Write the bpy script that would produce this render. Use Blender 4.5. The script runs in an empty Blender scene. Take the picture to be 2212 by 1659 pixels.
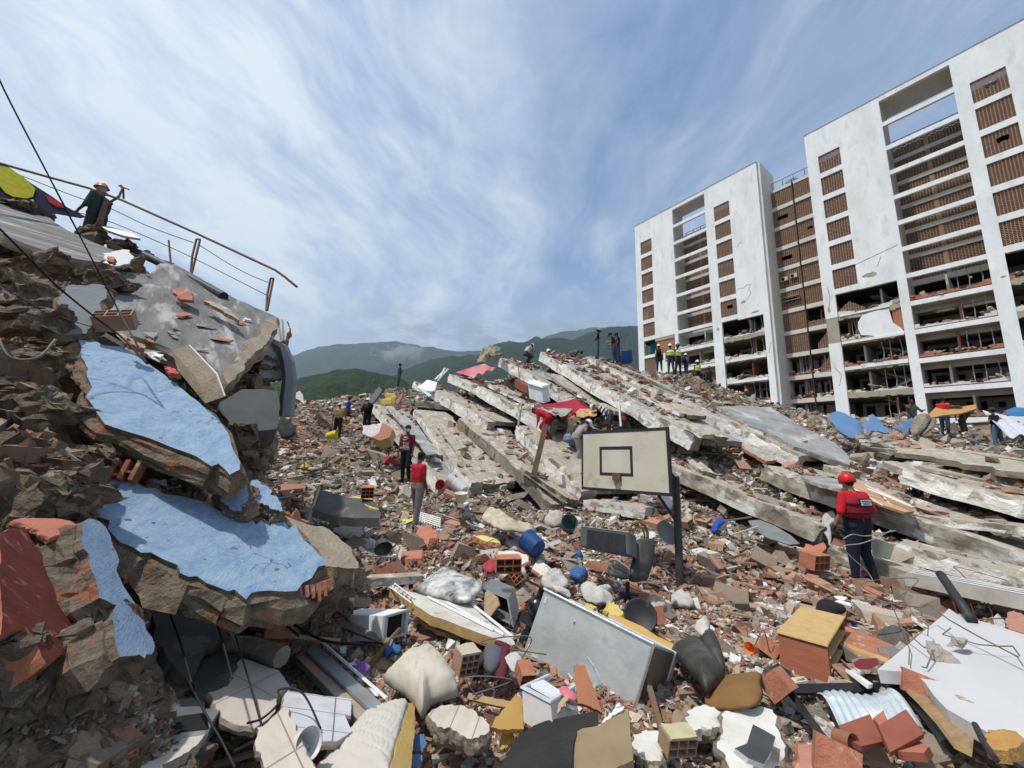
import bpy, bmesh, math, random
import numpy as np
from mathutils import Vector, Matrix
R = math.radians
random.seed(7)
rng = np.random.default_rng(11)
S = bpy.context.scene
COL = S.collection
PIT, ROL, FPX, IW, IH = 0.170287, -0.0253557, 832.0, 2212.0, 1659.0
cp, sp, cr, sr = math.cos(PIT), math.sin(PIT), math.cos(ROL), math.sin(ROL)
r0, u0, f0 = Vector((1, 0, 0)), Vector((0, -sp, cp)), Vector((0, cp, sp))
RIGHT = cr * r0 - sr * u0
UP = sr * r0 + cr * u0
cam_d = bpy.data.cameras.new('camera')
cam = bpy.data.objects.new('camera', cam_d)
COL.objects.link(cam)
cam.matrix_world = Matrix(((RIGHT.x, UP.x, -f0.x, 0), (RIGHT.y, UP.y, -f0.y, 0), (RIGHT.z, UP.z, -f0.z, 0), (0, 0, 0, 1)))
cam_d.sensor_width = 36.0
cam_d.lens = 36.0 * FPX / IW
cam_d.clip_start = 0.05
cam_d.clip_end = 60000
S.camera = cam
SUN_EL, SUN_AZ = R(66), (-0.90, -0.36)       # azimuth vector towards the sun (from the left, a little behind us)
n_ = math.hypot(*SUN_AZ)
SV = Vector((SUN_AZ[0] / n_ * math.cos(SUN_EL), SUN_AZ[1] / n_ * math.cos(SUN_EL), math.sin(SUN_EL)))
sun_d = bpy.data.lights.new('sun', 'SUN')
sun_d.energy = 3.7
sun_d.angle = R(1.6)
sun_d.color = (1.0, 0.955, 0.88)
sun = bpy.data.objects.new('sun', sun_d)
COL.objects.link(sun)
sun.rotation_euler = SV.to_track_quat('Z', 'Y').to_euler()
S.view_settings.view_transform = 'Standard'
S.view_settings.look = 'None'
S.view_settings.exposure = 0.06
S.view_settings.gamma = 1
S.cycles.volume_bounces = 0
S.cycles.max_bounces = 6
S.cycles.diffuse_bounces = 3
class NT:
    """tiny node tree helper"""
    def __init__(s, nt):
        s.nt = nt; nt.nodes.clear()
    def n(s, typ, ins=None, **kw):
        nd = s.nt.nodes.new(typ)
        for k, v in kw.items(): setattr(nd, k, v)
        for k, v in (ins or {}).items():
            if isinstance(v, bpy.types.NodeSocket): s.nt.links.new(v, nd.inputs[k])
            else: nd.inputs[k].default_value = v
        return nd
    def math(s, op, a, b=0.0, clamp=False):
        return s.n('ShaderNodeMath', {0: a, 1: b}, operation=op, use_clamp=clamp).outputs[0]
    def mix(s, f, a, b, blend='MIX'):
        nd = s.nt.nodes.new('ShaderNodeMix'); nd.data_type = 'RGBA'; nd.blend_type = blend
        for k, v in ((0, f), (6, a), (7, b)):
            if isinstance(v, bpy.types.NodeSocket): s.nt.links.new(v, nd.inputs[k])
            else: nd.inputs[k].default_value = v if k == 0 or len(v) == 4 else (*v, 1)
        return nd.outputs[2]
    def ramp(s, f, stops, interp='LINEAR'):
        nd = s.n('ShaderNodeValToRGB', {0: f}); e = nd.color_ramp; e.interpolation = interp
        while len(e.elements) < len(stops): e.elements.new(0.5)
        for el, (p, c) in zip(e.elements, stops):
            el.position = p; el.color = (*c, 1) if not isinstance(c, (int, float)) else (c, c, c, 1)
        return nd.outputs[0]
    def noise(s, vec, scale, detail=6, rough=.55, dist=0, out=0):
        return s.n('ShaderNodeTexNoise', {'Vector': vec, 'Scale': scale, 'Detail': detail, 'Roughness': rough, 'Distortion': dist}).outputs[out]
    def mapping(s, vec, loc=(0, 0, 0), rot=(0, 0, 0), scale=(1, 1, 1)):
        return s.n('ShaderNodeMapping', {'Vector': vec, 'Location': loc, 'Rotation': rot, 'Scale': scale}).outputs[0]
world = bpy.data.worlds.new('World'); S.world = world; world.use_nodes = True
w = NT(world.node_tree)
sky = w.n('ShaderNodeTexSky', sky_type='NISHITA', sun_disc=False, sun_elevation=SUN_EL,
          sun_rotation=math.atan2(SUN_AZ[0], SUN_AZ[1]), altitude=50, air_density=1.0, dust_density=1.0, ozone_density=1.6)
dirv = w.n('ShaderNodeTexCoord').outputs['Generated']
sep = w.n('ShaderNodeSeparateXYZ', {0: dirv})
dz = w.math('MAXIMUM', sep.outputs[2], 0.0)
den = w.math('ADD', dz, 0.22)
px_ = w.math('DIVIDE', sep.outputs[0], den); py_ = w.math('DIVIDE', sep.outputs[1], den)
pv = w.n('ShaderNodeCombineXYZ', {0: px_, 1: py_, 2: 0.0}).outputs[0]
warp = w.noise(w.mapping(pv, loc=(3.1, 1.7, 0)), 0.8, 3, .5, 0, 1)
pw = w.n('ShaderNodeVectorMath', {0: pv, 1: w.n('ShaderNodeVectorMath', {0: warp, 3: 0.85}, operation='SCALE').outputs[0]}, operation='ADD').outputs[0]
m1 = w.mapping(pw, rot=(0, 0, R(-12)), scale=(1.1, 0.46, 1), loc=(0.35, 0.4, 0))
st = w.noise(m1, 1.25, 9, .60, 0.25)
m2 = w.mapping(pw, rot=(0, 0, R(-12)), scale=(4.5, 2.4, 1))
fine = w.noise(m2, 1.6, 8, .65)
cl = w.math('ADD', w.math('MULTIPLY', st, 0.66), w.math('MULTIPLY', fine, 0.34))
cl = w.ramp(cl, [(0.40, 0.05), (0.50, 0.42), (0.62, 1.0)])
bias = w.math('ADD', w.math('MULTIPLY', sep.outputs[0], -0.75), 0.55, clamp=True)
low = w.ramp(dz, [(0.0, 1.0), (0.30, 0.62), (0.5, 0.0)])
cov = w.math('MULTIPLY', cl, w.math('ADD', w.math('MULTIPLY', bias, 0.62), 0.42), clamp=True)
cov = w.math('MAXIMUM', cov, w.math('MULTIPLY', low, w.math('ADD', w.math('MULTIPLY', fine, 0.25), w.math('MULTIPLY', bias, 0.75)), clamp=True))
skyc = w.n('ShaderNodeHueSaturation', {'Saturation': 1.10, 'Value': 1.12, 'Color': sky.outputs[0]}).outputs[0]
SKY_STR = 0.146
HAZE_D = 6e-5
cloudc = w.n('ShaderNodeRGB').outputs[0]; cloudc.default_value = (5.6, 6.25, 6.7, 1)
col = w.mix(cov, skyc, cloudc)
lowc = w.noise(w.mapping(dirv, scale=(1, 1, 2.4), loc=(0.4, 0, 0)), 7.5, 7, .6, .2)
band = w.ramp(dz, [(0.20, 0.0), (0.27, 1.0), (0.315, 0.75), (0.35, 0.0)])
xm = w.ramp(w.math('ADD', w.math('MULTIPLY', sep.outputs[0], 0.5), 0.5), [(0.26, 0.0), (0.38, 1.0), (0.62, 1.0), (0.72, 0.0)])
lc = w.math('MULTIPLY', w.math('MULTIPLY', w.ramp(lowc, [(0.45, 0.0), (0.55, 1.0)]), band), xm)
greyc = w.n('ShaderNodeRGB').outputs[0]; greyc.default_value = (2.3, 2.75, 3.2, 1)
col = w.mix(w.math('MULTIPLY', lc, 0.8), col, greyc)
bg = w.n('ShaderNodeBackground', {'Color': col, 'Strength': SKY_STR})
w.n('ShaderNodeOutputWorld', {'Surface': bg.outputs[0]})
def ray(px, py):
    return RIGHT * ((px - IW / 2) / FPX) - UP * ((py - IH / 2) / FPX) + f0
def at(px, py, y):
    d = ray(px, py)
    return d * (y / d.y)
def atz(px, py, z):
    d = ray(px, py)
    return d * (z / d.z)
def topx(p):
    x, y, z = p.dot(RIGHT), p.dot(UP), p.dot(f0)
    return IW / 2 + FPX * x / z, IH / 2 - FPX * y / z
def _v(x0, y0, s): return lambda x, y: (x0 + s * x, y0 + s * y)
vA = _v(921.7, 645.2, .29167); vB = _v(553, 645.2, .25); vC = _v(553, 1013.8, .25); vD = _v(553, 1244.2, .25)
vE = _v(1013.8, 1013.8, .25); vF = _v(1013.8, 1244.2, .25); vG = _v(1566.8, 1244.2, .29167); vH = _v(1474.7, 829.5, .33333)
vL = _v(0, 322.6, .29167); vM = _v(0, 783.4, .3545); vN = _v(0, 1244.2, .29167); vK = _v(1705.1, 506.9, .27776)
vP = _v(1511.5, 599.1, .18336); vQ = _v(1152.1, 857.1, .10415)
def tag(o, label=None, cat=None, group=None, kind=None):
    if label: o['label'] = label
    if cat: o['category'] = cat
    if group: o['group'] = group
    if kind: o['kind'] = kind
    return o
def link(name, me, m=None, parent=None):
    o = bpy.data.objects.new(name, me); COL.objects.link(o)
    if m is not None and me is not None:
        for x in (m if isinstance(m, (list, tuple)) else [m]): me.materials.append(x)
    if parent: o.parent = parent
    return o
def empty(name, loc=(0, 0, 0), rz=0):
    o = bpy.data.objects.new(name, None); COL.objects.link(o)
    o.location = loc; o.rotation_euler = (0, 0, rz); o.empty_display_size = .2
    bpy.context.view_layer.update()
    return o
def me_from(name, vs, fs, smooth=False):
    me = bpy.data.meshes.new(name); me.from_pydata([tuple(v) for v in vs], [], fs)
    if smooth: me.polygons.foreach_set('use_smooth', [True] * len(me.polygons))
    me.update(); return me
def bm_done(name, bm, m=None, parent=None, smooth=False, mat=None):
    """link bm (in world or local coordinates)"""
    bmesh.ops.recalc_face_normals(bm, faces=bm.faces)
    me = bpy.data.meshes.new(name); bm.to_mesh(me); bm.free()
    if smooth: me.polygons.foreach_set('use_smooth', [True] * len(me.polygons))
    o = link(name, me, m, parent)
    return o
def rebase(o, org=None):
    """move a mesh's world coordinates into an object placed at its own base (no parent)"""
    me = o.data; n = len(me.vertices); c = np.empty(n * 3, np.float32); me.vertices.foreach_get('co', c); c = c.reshape(-1, 3)
    if org is None: org = Vector(((c[:, 0].min() + c[:, 0].max()) / 2, (c[:, 1].min() + c[:, 1].max()) / 2, c[:, 2].min()))
    c -= np.array(org, np.float32); me.vertices.foreach_set('co', c.ravel()); me.update(); o.location = org
    return o
def keep_parent(o, parent):
    """parent a mesh holding world coordinates: shift its vertices into the parent's frame"""
    bpy.context.view_layer.update()
    o.data.transform(parent.matrix_world.inverted()); o.data.update(); o.parent = parent
    return o
def box(bm, a, b, mi=0, M=None):
    """axis aligned box between corners a and b, optional matrix"""
    x0, y0, z0 = a; x1, y1, z1 = b
    vs = [(x0, y0, z0), (x1, y0, z0), (x1, y1, z0), (x0, y1, z0), (x0, y0, z1), (x1, y0, z1), (x1, y1, z1), (x0, y1, z1)]
    v = [bm.verts.new(M @ Vector(p) if M else p) for p in vs]
    for f in ((0, 3, 2, 1), (4, 5, 6, 7), (0, 1, 5, 4), (1, 2, 6, 5), (2, 3, 7, 6), (3, 0, 4, 7)):
        bm.faces.new([v[i] for i in f]).material_index = mi
    return v
def tube(bm, pts, r, seg=8, mi=0, cap=True):
    pts = [Vector(p) for p in pts]; rs = r if isinstance(r, (list, tuple)) else [r] * len(pts); rings = []
    ref = Vector((0, 0, 1))
    for i, p in enumerate(pts):
        t = (pts[min(i + 1, len(pts) - 1)] - pts[max(i - 1, 0)]).normalized()
        a = t.cross(ref if abs(t.dot(ref)) < .95 else Vector((1, 0, 0))).normalized(); b = t.cross(a)
        rings.append([bm.verts.new(p + (a * math.cos(q) + b * math.sin(q)) * rs[i]) for q in [2 * math.pi * k / seg for k in range(seg)]])
    for A, B in zip(rings, rings[1:]):
        for k in range(seg): bm.faces.new((A[k], A[(k + 1) % seg], B[(k + 1) % seg], B[k])).material_index = mi
    if cap:
        bm.faces.new(rings[0][::-1]).material_index = mi; bm.faces.new(rings[-1]).material_index = mi
def lathe(bm, prof, seg=20, M=None, mi=0):
    """prof list of (r,z)"""
    rings = []
    for r_, z_ in prof:
        rings.append([bm.verts.new((M @ Vector(q)) if M else q) for q in [(r_ * math.cos(t), r_ * math.sin(t), z_) for t in [2 * math.pi * k / seg for k in range(seg)]]])
    for A, B in zip(rings, rings[1:]):
        for k in range(seg): bm.faces.new((A[k], A[(k + 1) % seg], B[(k + 1) % seg], B[k])).material_index = mi
def bez(p0, p1, sag=0, n=12, wob=0):
    p0, p1 = Vector(p0), Vector(p1)
    return [p0.lerp(p1, t) + Vector((random.uniform(-wob, wob), random.uniform(-wob, wob), -sag * 4 * t * (1 - t) + random.uniform(-wob, wob))) for t in [i / n for i in range(n + 1)]]
def _h(ix, iy, iz, seed=0):
    n = (ix.astype(np.int64) * 374761393 + iy.astype(np.int64) * 668265263 + iz.astype(np.int64) * 2147483647 + seed * 1274126177) & 0xffffffff
    n = ((n ^ (n >> 13)) * 1274126177) & 0xffffffff
    return ((n ^ (n >> 16)) & 0xffff) / 65535.0
def vnoise(x, y, z=None, seed=0):
    x = np.asarray(x, float); y = np.asarray(y, float); z = np.zeros_like(x) if z is None else np.asarray(z, float)
    ix, iy, iz = np.floor(x), np.floor(y), np.floor(z); fx, fy, fz = x - ix, y - iy, z - iz
    fx, fy, fz = [t * t * (3 - 2 * t) for t in (fx, fy, fz)]
    r_ = 0
    for a in (0, 1):
        for b in (0, 1):
            for c in (0, 1):
                r_ = r_ + _h(ix + a, iy + b, iz + c, seed) * (fx if a else 1 - fx) * (fy if b else 1 - fy) * (fz if c else 1 - fz)
    return r_
def fbm(x, y, z=None, o=5, seed=0, g=.5):
    s = 0; a = 1; t = 0; f = 1
    for k in range(o):
        s = s + a * vnoise(np.asarray(x) * f, np.asarray(y) * f, None if z is None else np.asarray(z) * f, seed + k); t += a; a *= g; f *= 2.03
    return s / t
def roughen(o, amp, freq, seed=0, o_=4, world=True, mask=None):
    """displace the vertices of a mesh with 3d noise"""
    me = o.data; n = len(me.vertices); c = np.empty(n * 3, np.float32); me.vertices.foreach_get('co', c); c = c.reshape(-1, 3).astype(float)
    p = c * freq
    d = np.stack([fbm(p[:, 0] + 17 * k, p[:, 1] + 5 * k, p[:, 2] - 9 * k, o_, seed + 10 * k) - .5 for k in range(3)], 1) * 2 * amp
    if mask is not None: d *= mask(c)[:, None]
    me.vertices.foreach_set('co', (c + d).astype(np.float32).ravel()); me.update()
MATS = {}
def mat(name, c1, c2=None, scale=3, rough=.85, bump=.25, bscale=30, c3=None, thr=.58, s3=2.0, metal=0, spec=.3, det=6, bdist=.02, stretch=(1, 1, 1), w3=.03, coat=0):
    if name in MATS: return MATS[name]
    m = bpy.data.materials.new(name); m.use_nodes = True; t = NT(m.node_tree)
    co = t.mapping(t.n('ShaderNodeTexCoord').outputs['Object'], scale=stretch)
    c2 = c2 or tuple(x * .75 for x in c1)
    n1 = t.noise(co, scale, det, .6, .2)
    col = t.mix(t.ramp(n1, [(.32, 0.), (.68, 1.)]), c1, c2)
    if c3:
        n3 = t.noise(t.mapping(co, loc=(5, 3, 1)), s3, 8, .62, .3)
        col = t.mix(t.ramp(n3, [(thr - w3, 0.), (thr + w3, 1.)]), col, c3)
    b = t.n('ShaderNodeBump', {'Height': t.noise(co, bscale, 8, .65), 'Strength': bump, 'Distance': bdist})
    bs = t.n('ShaderNodeBsdfPrincipled', {'Base Color': col, 'Roughness': rough, 'Metallic': metal, 'Specular IOR Level': spec, 'Normal': b.outputs[0], 'Coat Weight': coat})
    t.n('ShaderNodeOutputMaterial', {0: bs.outputs[0]})
    MATS[name] = m; m.diffuse_color = (*c1, 1)
    return m
def flat(name, c, rough=.6, metal=0, spec=.3):
    return mat(name, c, tuple(x * .82 for x in c), 6, rough, .12, 40, metal=metal, spec=spec)
def tiles_mat(name, c1, c2, grout, tx, ty, rough=.35, vein=None):
    if name in MATS: return MATS[name]
    m = bpy.data.materials.new(name); m.use_nodes = True; t = NT(m.node_tree)
    oc = t.n('ShaderNodeTexCoord').outputs['Object']
    s = t.n('ShaderNodeSeparateXYZ', {0: oc})
    def line(v, p):
        fr = t.math('FRACT', t.math('ADD', t.math('DIVIDE', v, p), 100.3)); return t.math('LESS_THAN', t.math('ABSOLUTE', t.math('SUBTRACT', fr, .5)), .006 / p * .5 + .004)
    g = t.math('MAXIMUM', line(s.outputs[0], tx), line(s.outputs[1], ty))
    n1 = t.noise(t.mapping(oc, scale=(1, 5, 1) if vein else (1, 1, 1)), 3, 7, .6, .4)
    col = t.mix(t.ramp(n1, [(.35, 0.), (.65, 1.)]), c1, c2)
    dirt = t.noise(t.mapping(oc, loc=(3, 1, 2)), 5, 8, .65)
    col = t.mix(t.ramp(dirt, [(.52, 0.), (.75, .6)]), col, (.30, .25, .19))
    top = t.math('GREATER_THAN', s.outputs[2], -.004)
    col = t.mix(g, col, grout)
    col = t.mix(top, t.mix(n1, (.22, .18, .14), (.34, .29, .23)), col)
    b = t.n('ShaderNodeBump', {'Height': t.math('SUBTRACT', dirt, g), 'Strength': .25, 'Distance': .004})
    bs = t.n('ShaderNodeBsdfPrincipled', {'Base Color': col, 'Roughness': t.math('ADD', rough, t.math('MULTIPLY', dirt, .3)), 'Normal': b.outputs[0]})
    t.n('ShaderNodeOutputMaterial', {0: bs.outputs[0]})
    MATS[name] = m; return m
CONC = mat('concrete', (.40, .355, .29), (.24, .21, .165), 2.2, .92, .8, 18, c3=(.52, .47, .40), thr=.60, s3=5)
CONC_D = mat('dirty_concrete', (.25, .215, .165), (.13, .11, .085), 1.7, .95, .9, 14, c3=(.34, .29, .22), thr=.6, s3=4)
CONC_G = mat('grey_screed', (.30, .30, .295), (.17, .17, .168), 1.1, .85, .4, 25, c3=(.42, .41, .39), thr=.60, s3=1.6, w3=.08)
WHITE_W = mat('white_paint', (.80, .80, .77), (.70, .70, .67), 2.0, .8, .35, 22, c3=(.45, .43, .38), thr=.73, s3=1.5)
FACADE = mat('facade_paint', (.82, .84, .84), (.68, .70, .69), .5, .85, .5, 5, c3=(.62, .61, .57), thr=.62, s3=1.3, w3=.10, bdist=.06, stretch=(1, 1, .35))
FACADE2 = mat('shaded_facade_paint', (.66, .65, .60), (.56, .55, .50), .6, .85, .3, 6, c3=(.45, .43, .38), thr=.68, s3=1.1)  # facade paint darkened; the side walls' shade is put into the colour
SLABP = mat('exposed_beam_edge', (.40, .36, .27), (.30, .27, .20), 1.5, .9, .6, 8)
PEEL = mat('peeled_white_edge', (.82, .80, .75), (.64, .61, .55), 3.5, .85, .9, 12, c3=(.36, .32, .26), thr=.59, s3=2.6, w3=.035, bdist=.04)
BRICK = mat('hollow_brick', (.42, .17, .10), (.30, .115, .065), 6, .9, .5, 40, c3=(.42, .33, .25), thr=.62, s3=9)
BRICK_L = mat('pale_brick', (.36, .25, .18), (.27, .18, .125), 6, .9, .5, 40)
SCREEN = mat('brick_screen', (.34, .22, .15), (.26, .16, .11), 3, .9, .3, 30, c3=(.36, .29, .22), thr=.60, s3=2)
DARK = mat('dark_interior', (.02, .019, .018), (.012, .011, .01), 3, .9, .1, 10)  # near-black paint that stands in for shade inside rooms and openings
BLACK = mat('black_plastic', (.018, .018, .02), (.035, .034, .033), 5, .55, .15, 30, c3=(.12, .11, .10), thr=.66, s3=6)
RUST = mat('rusty_steel', (.17, .09, .055), (.09, .055, .04), 14, .8, .4, 60)
STEEL = mat('galvanised_steel', (.50, .53, .53), (.36, .39, .40), 3, .38, .25, 6, metal=.75, c3=(.42, .38, .30), thr=.66, s3=2.5, w3=.06)
WOOD = mat('wood', (.38, .25, .14), (.26, .16, .085), 4, .7, .3, 30, stretch=(1, 8, 8))
WOODR = mat('red_brown_board', (.24, .075, .03), (.19, .055, .022), 3, .5, .15, 30, stretch=(1, 1, 6))
CARD = mat('brown_hardboard', (.36, .22, .11), (.28, .165, .08), 3, .7, .2, 30)
CHIP = mat('raw_chipboard', (.50, .34, .15), (.42, .27, .11), 14, .85, .4, 60, c3=(.25, .15, .07), thr=.70)
SOIL = mat('dusty_brown_earth', (.17, .125, .085), (.09, .065, .045), 2.5, .97, 1.0, 9, c3=(.30, .25, .19), thr=.58, s3=6, bdist=.05)
def blue_mat():
    m = bpy.data.materials.new('blue_plaster'); m.use_nodes = True; t = NT(m.node_tree)
    oc = t.n('ShaderNodeTexCoord').outputs['Object']
    n1 = t.noise(t.mapping(oc, scale=(1, 2.2, 1)), 4, 9, .68, .5); n2 = t.noise(oc, 26, 6, .7); n3 = t.noise(t.mapping(oc, loc=(4, 4, 4)), 15, 4, .5)
    col = t.mix(t.ramp(n1, [(.36, 0.), (.62, 1.)]), (.17, .275, .43), (.29, .40, .51))
    col = t.mix(t.ramp(n2, [(.48, 0.), (.66, .45)]), col, (.44, .49, .54))
    col = t.mix(t.ramp(n3, [(.665, 0.), (.69, 1.)]), col, (.17, .13, .10))
    vor = t.n('ShaderNodeTexVoronoi', {'Vector': t.n('ShaderNodeVectorMath', {0: oc, 1: t.n('ShaderNodeVectorMath', {0: t.noise(oc, 3, 6, .6, 0, 1), 3: .5}, operation='SCALE').outputs[0]}, operation='ADD').outputs[0], 'Scale': 2.1}, feature='DISTANCE_TO_EDGE').outputs[0]
    crack = t.ramp(vor, [(.0, .8), (.003, .5), (.006, 0.)])
    gate = t.ramp(t.noise(t.mapping(oc, loc=(9, 2, 1)), 1.7, 3, .5), [(.60, 0.), (.64, 1.)])
    ck = t.math('MULTIPLY', crack, gate)
    col = t.mix(ck, col, (.10, .10, .12))
    hgt = t.math('ADD', t.noise(t.mapping(oc, scale=(1, 3, 1)), 30, 7, .7), t.math('MULTIPLY', n1, .6))
    b = t.n('ShaderNodeBump', {'Height': t.math('SUBTRACT', hgt, t.math('MULTIPLY', ck, 2.0)), 'Strength': .9, 'Distance': .014})
    bs = t.n('ShaderNodeBsdfPrincipled', {'Base Color': col, 'Roughness': .85, 'Normal': b.outputs[0], 'Specular IOR Level': .25})
    t.n('ShaderNodeOutputMaterial', {0: bs.outputs[0]}); return m
BLUE = blue_mat()
def debris_mat(name='rubble_pieces'):
    m = bpy.data.materials.new(name); m.use_nodes = True; t = NT(m.node_tree)
    c = t.n('ShaderNodeAttribute', attribute_name='Col').outputs[0]
    oc = t.n('ShaderNodeTexCoord').outputs['Object']
    n1 = t.noise(oc, 9, 6, .65); n2 = t.noise(oc, 45, 4, .6)
    col = t.mix(t.ramp(n1, [(.40, 0.), (.75, .55)]), c, (.31, .25, .19))
    col = t.mix(t.ramp(n2, [(.35, .45), (.6, 0.)]), col, (.10, .08, .06))
    b = t.n('ShaderNodeBump', {'Height': n2, 'Strength': .6, 'Distance': .02})
    bs = t.n('ShaderNodeBsdfPrincipled', {'Base Color': col, 'Roughness': .9, 'Normal': b.outputs[0], 'Specular IOR Level': .2})
    t.n('ShaderNodeOutputMaterial', {0: bs.outputs[0]}); return m
DEB = debris_mat()
def rib_mat():
    m = bpy.data.materials.new('ribbed_concrete'); m.use_nodes = True; t = NT(m.node_tree)
    oc = t.n('ShaderNodeTexCoord').outputs['Object']
    n1 = t.noise(oc, 2.0, 8, .65, .3); n2 = t.noise(oc, 18, 6, .6)
    col = t.mix(t.ramp(n1, [(.40, 0.), (.60, 1.)]), (.50, .46, .38), (.21, .18, .14))
    col = t.mix(t.ramp(t.noise(t.mapping(oc, loc=(3, 0, 0)), 1.1, 8, .6), [(.58, 0.), (.62, 1.)]), col, (.66, .63, .57))
    b = t.n('ShaderNodeBump', {'Height': n2, 'Strength': .5, 'Distance': .02})
    bs = t.n('ShaderNodeBsdfPrincipled', {'Base Color': col, 'Roughness': .92, 'Normal': b.outputs[0]})
    t.n('ShaderNodeOutputMaterial', {0: bs.outputs[0]}); return m
RIBM = rib_mat()
def plane_of(refs):
    P = [at(*r_) for r_ in refs]; n = (P[1] - P[0]).cross(P[2] - P[0]).normalized()
    if n.dot(P[0]) > 0: n = -n
    return P[0], n
def forest(name, a, b, sc):
    m = bpy.data.materials.new(name); m.use_nodes = True; t = NT(m.node_tree)
    oc = t.n('ShaderNodeTexCoord').outputs['Object']
    n1 = t.noise(oc, sc, 8, .7); n2 = t.noise(oc, sc * .12, 5, .6); v = t.n('ShaderNodeTexVoronoi', {'Vector': oc, 'Scale': sc * 1.6}).outputs[0]
    col = t.mix(t.ramp(n1, [(.38, 0.), (.62, 1.)]), a, b)
    col = t.mix(t.ramp(n2, [(.45, 0.), (.65, .5)]), col, tuple(x * 1.5 for x in b))
    b_ = t.n('ShaderNodeBump', {'Height': t.math('SUBTRACT', n1, t.math('MULTIPLY', v, .5)), 'Strength': 1.0, 'Distance': 1.2 / sc})
    t.n('ShaderNodeOutputMaterial', {0: t.n('ShaderNodeBsdfPrincipled', {'Base Color': col, 'Roughness': 1.0, 'Specular IOR Level': .05, 'Normal': b_.outputs[0]}).outputs[0]})
    return m
def hill(name, pts, yr, yb, amp, fr, m, nx=420, ny=110, seed=0, zb=-30):
    prof = []
    for px, py in pts:
        p = at(px, py, yr); prof.append((p.x / p.y, p.z))
    prof.sort(); A = np.array([q[0] for q in prof]); Z = np.array([q[1] for q in prof])
    a = np.linspace(A[0], A[-1], nx); h = np.interp(a, A, Z)
    t = np.linspace(0, 1.5, ny); aa, tt = np.meshgrid(a, t)
    y = yb + (yr - yb) * tt; x = aa * y
    hh = np.interp(aa, A, Z)
    shape = np.where(tt <= 1, np.clip(tt, 0, 1) ** 1.15, 1 - (tt - 1) * 1.2)
    spur = 1 - np.abs(fbm(x * fr, y * fr * .6, None, 6, seed) * 2 - 1) * 2
    z = zb + (hh - zb) * shape + amp * (spur - .75) * (np.clip(np.sin(np.clip(tt, 0, 1) * np.pi), 0, 1) + .10)
    z += amp * .25 * (fbm(x * fr * 9, y * fr * 9, None, 4, seed + 5) - .5)
    vs = np.stack([x, y, z], -1).reshape(-1, 3)
    i = np.arange(nx * ny).reshape(ny, nx)
    f = np.stack([i[:-1, :-1], i[:-1, 1:], i[1:, 1:], i[1:, :-1]], -1).reshape(-1, 4)
    me = bpy.data.meshes.new(name); me.from_pydata(vs.tolist(), [], f.tolist()); me.polygons.foreach_set('use_smooth', [True] * len(me.polygons)); me.update()
    o = link(name, me, m); return tag(o, kind='structure')
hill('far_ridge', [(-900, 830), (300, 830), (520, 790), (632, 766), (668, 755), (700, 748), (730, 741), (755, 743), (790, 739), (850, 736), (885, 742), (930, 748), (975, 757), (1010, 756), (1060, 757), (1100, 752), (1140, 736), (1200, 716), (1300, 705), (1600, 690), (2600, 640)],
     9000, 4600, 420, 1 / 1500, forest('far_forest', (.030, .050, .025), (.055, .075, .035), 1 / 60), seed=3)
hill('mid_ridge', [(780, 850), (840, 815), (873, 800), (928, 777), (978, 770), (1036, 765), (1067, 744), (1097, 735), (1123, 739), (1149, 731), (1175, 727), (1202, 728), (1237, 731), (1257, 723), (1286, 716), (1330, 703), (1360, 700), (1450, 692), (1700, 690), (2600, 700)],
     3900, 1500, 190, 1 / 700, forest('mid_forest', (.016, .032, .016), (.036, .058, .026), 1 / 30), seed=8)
hill('near_hill', [(-700, 860), (300, 850), (560, 835), (628, 820), (678, 811), (728, 799), (773, 796), (803, 801), (828, 809), (866, 817), (885, 830), (930, 852), (1010, 880)],
     1150, 430, 42, 1 / 230, forest('near_forest', (.018, .034, .014), (.052, .078, .034), 1 / 9), nx=600, ny=170, seed=12, zb=-8)
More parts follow.
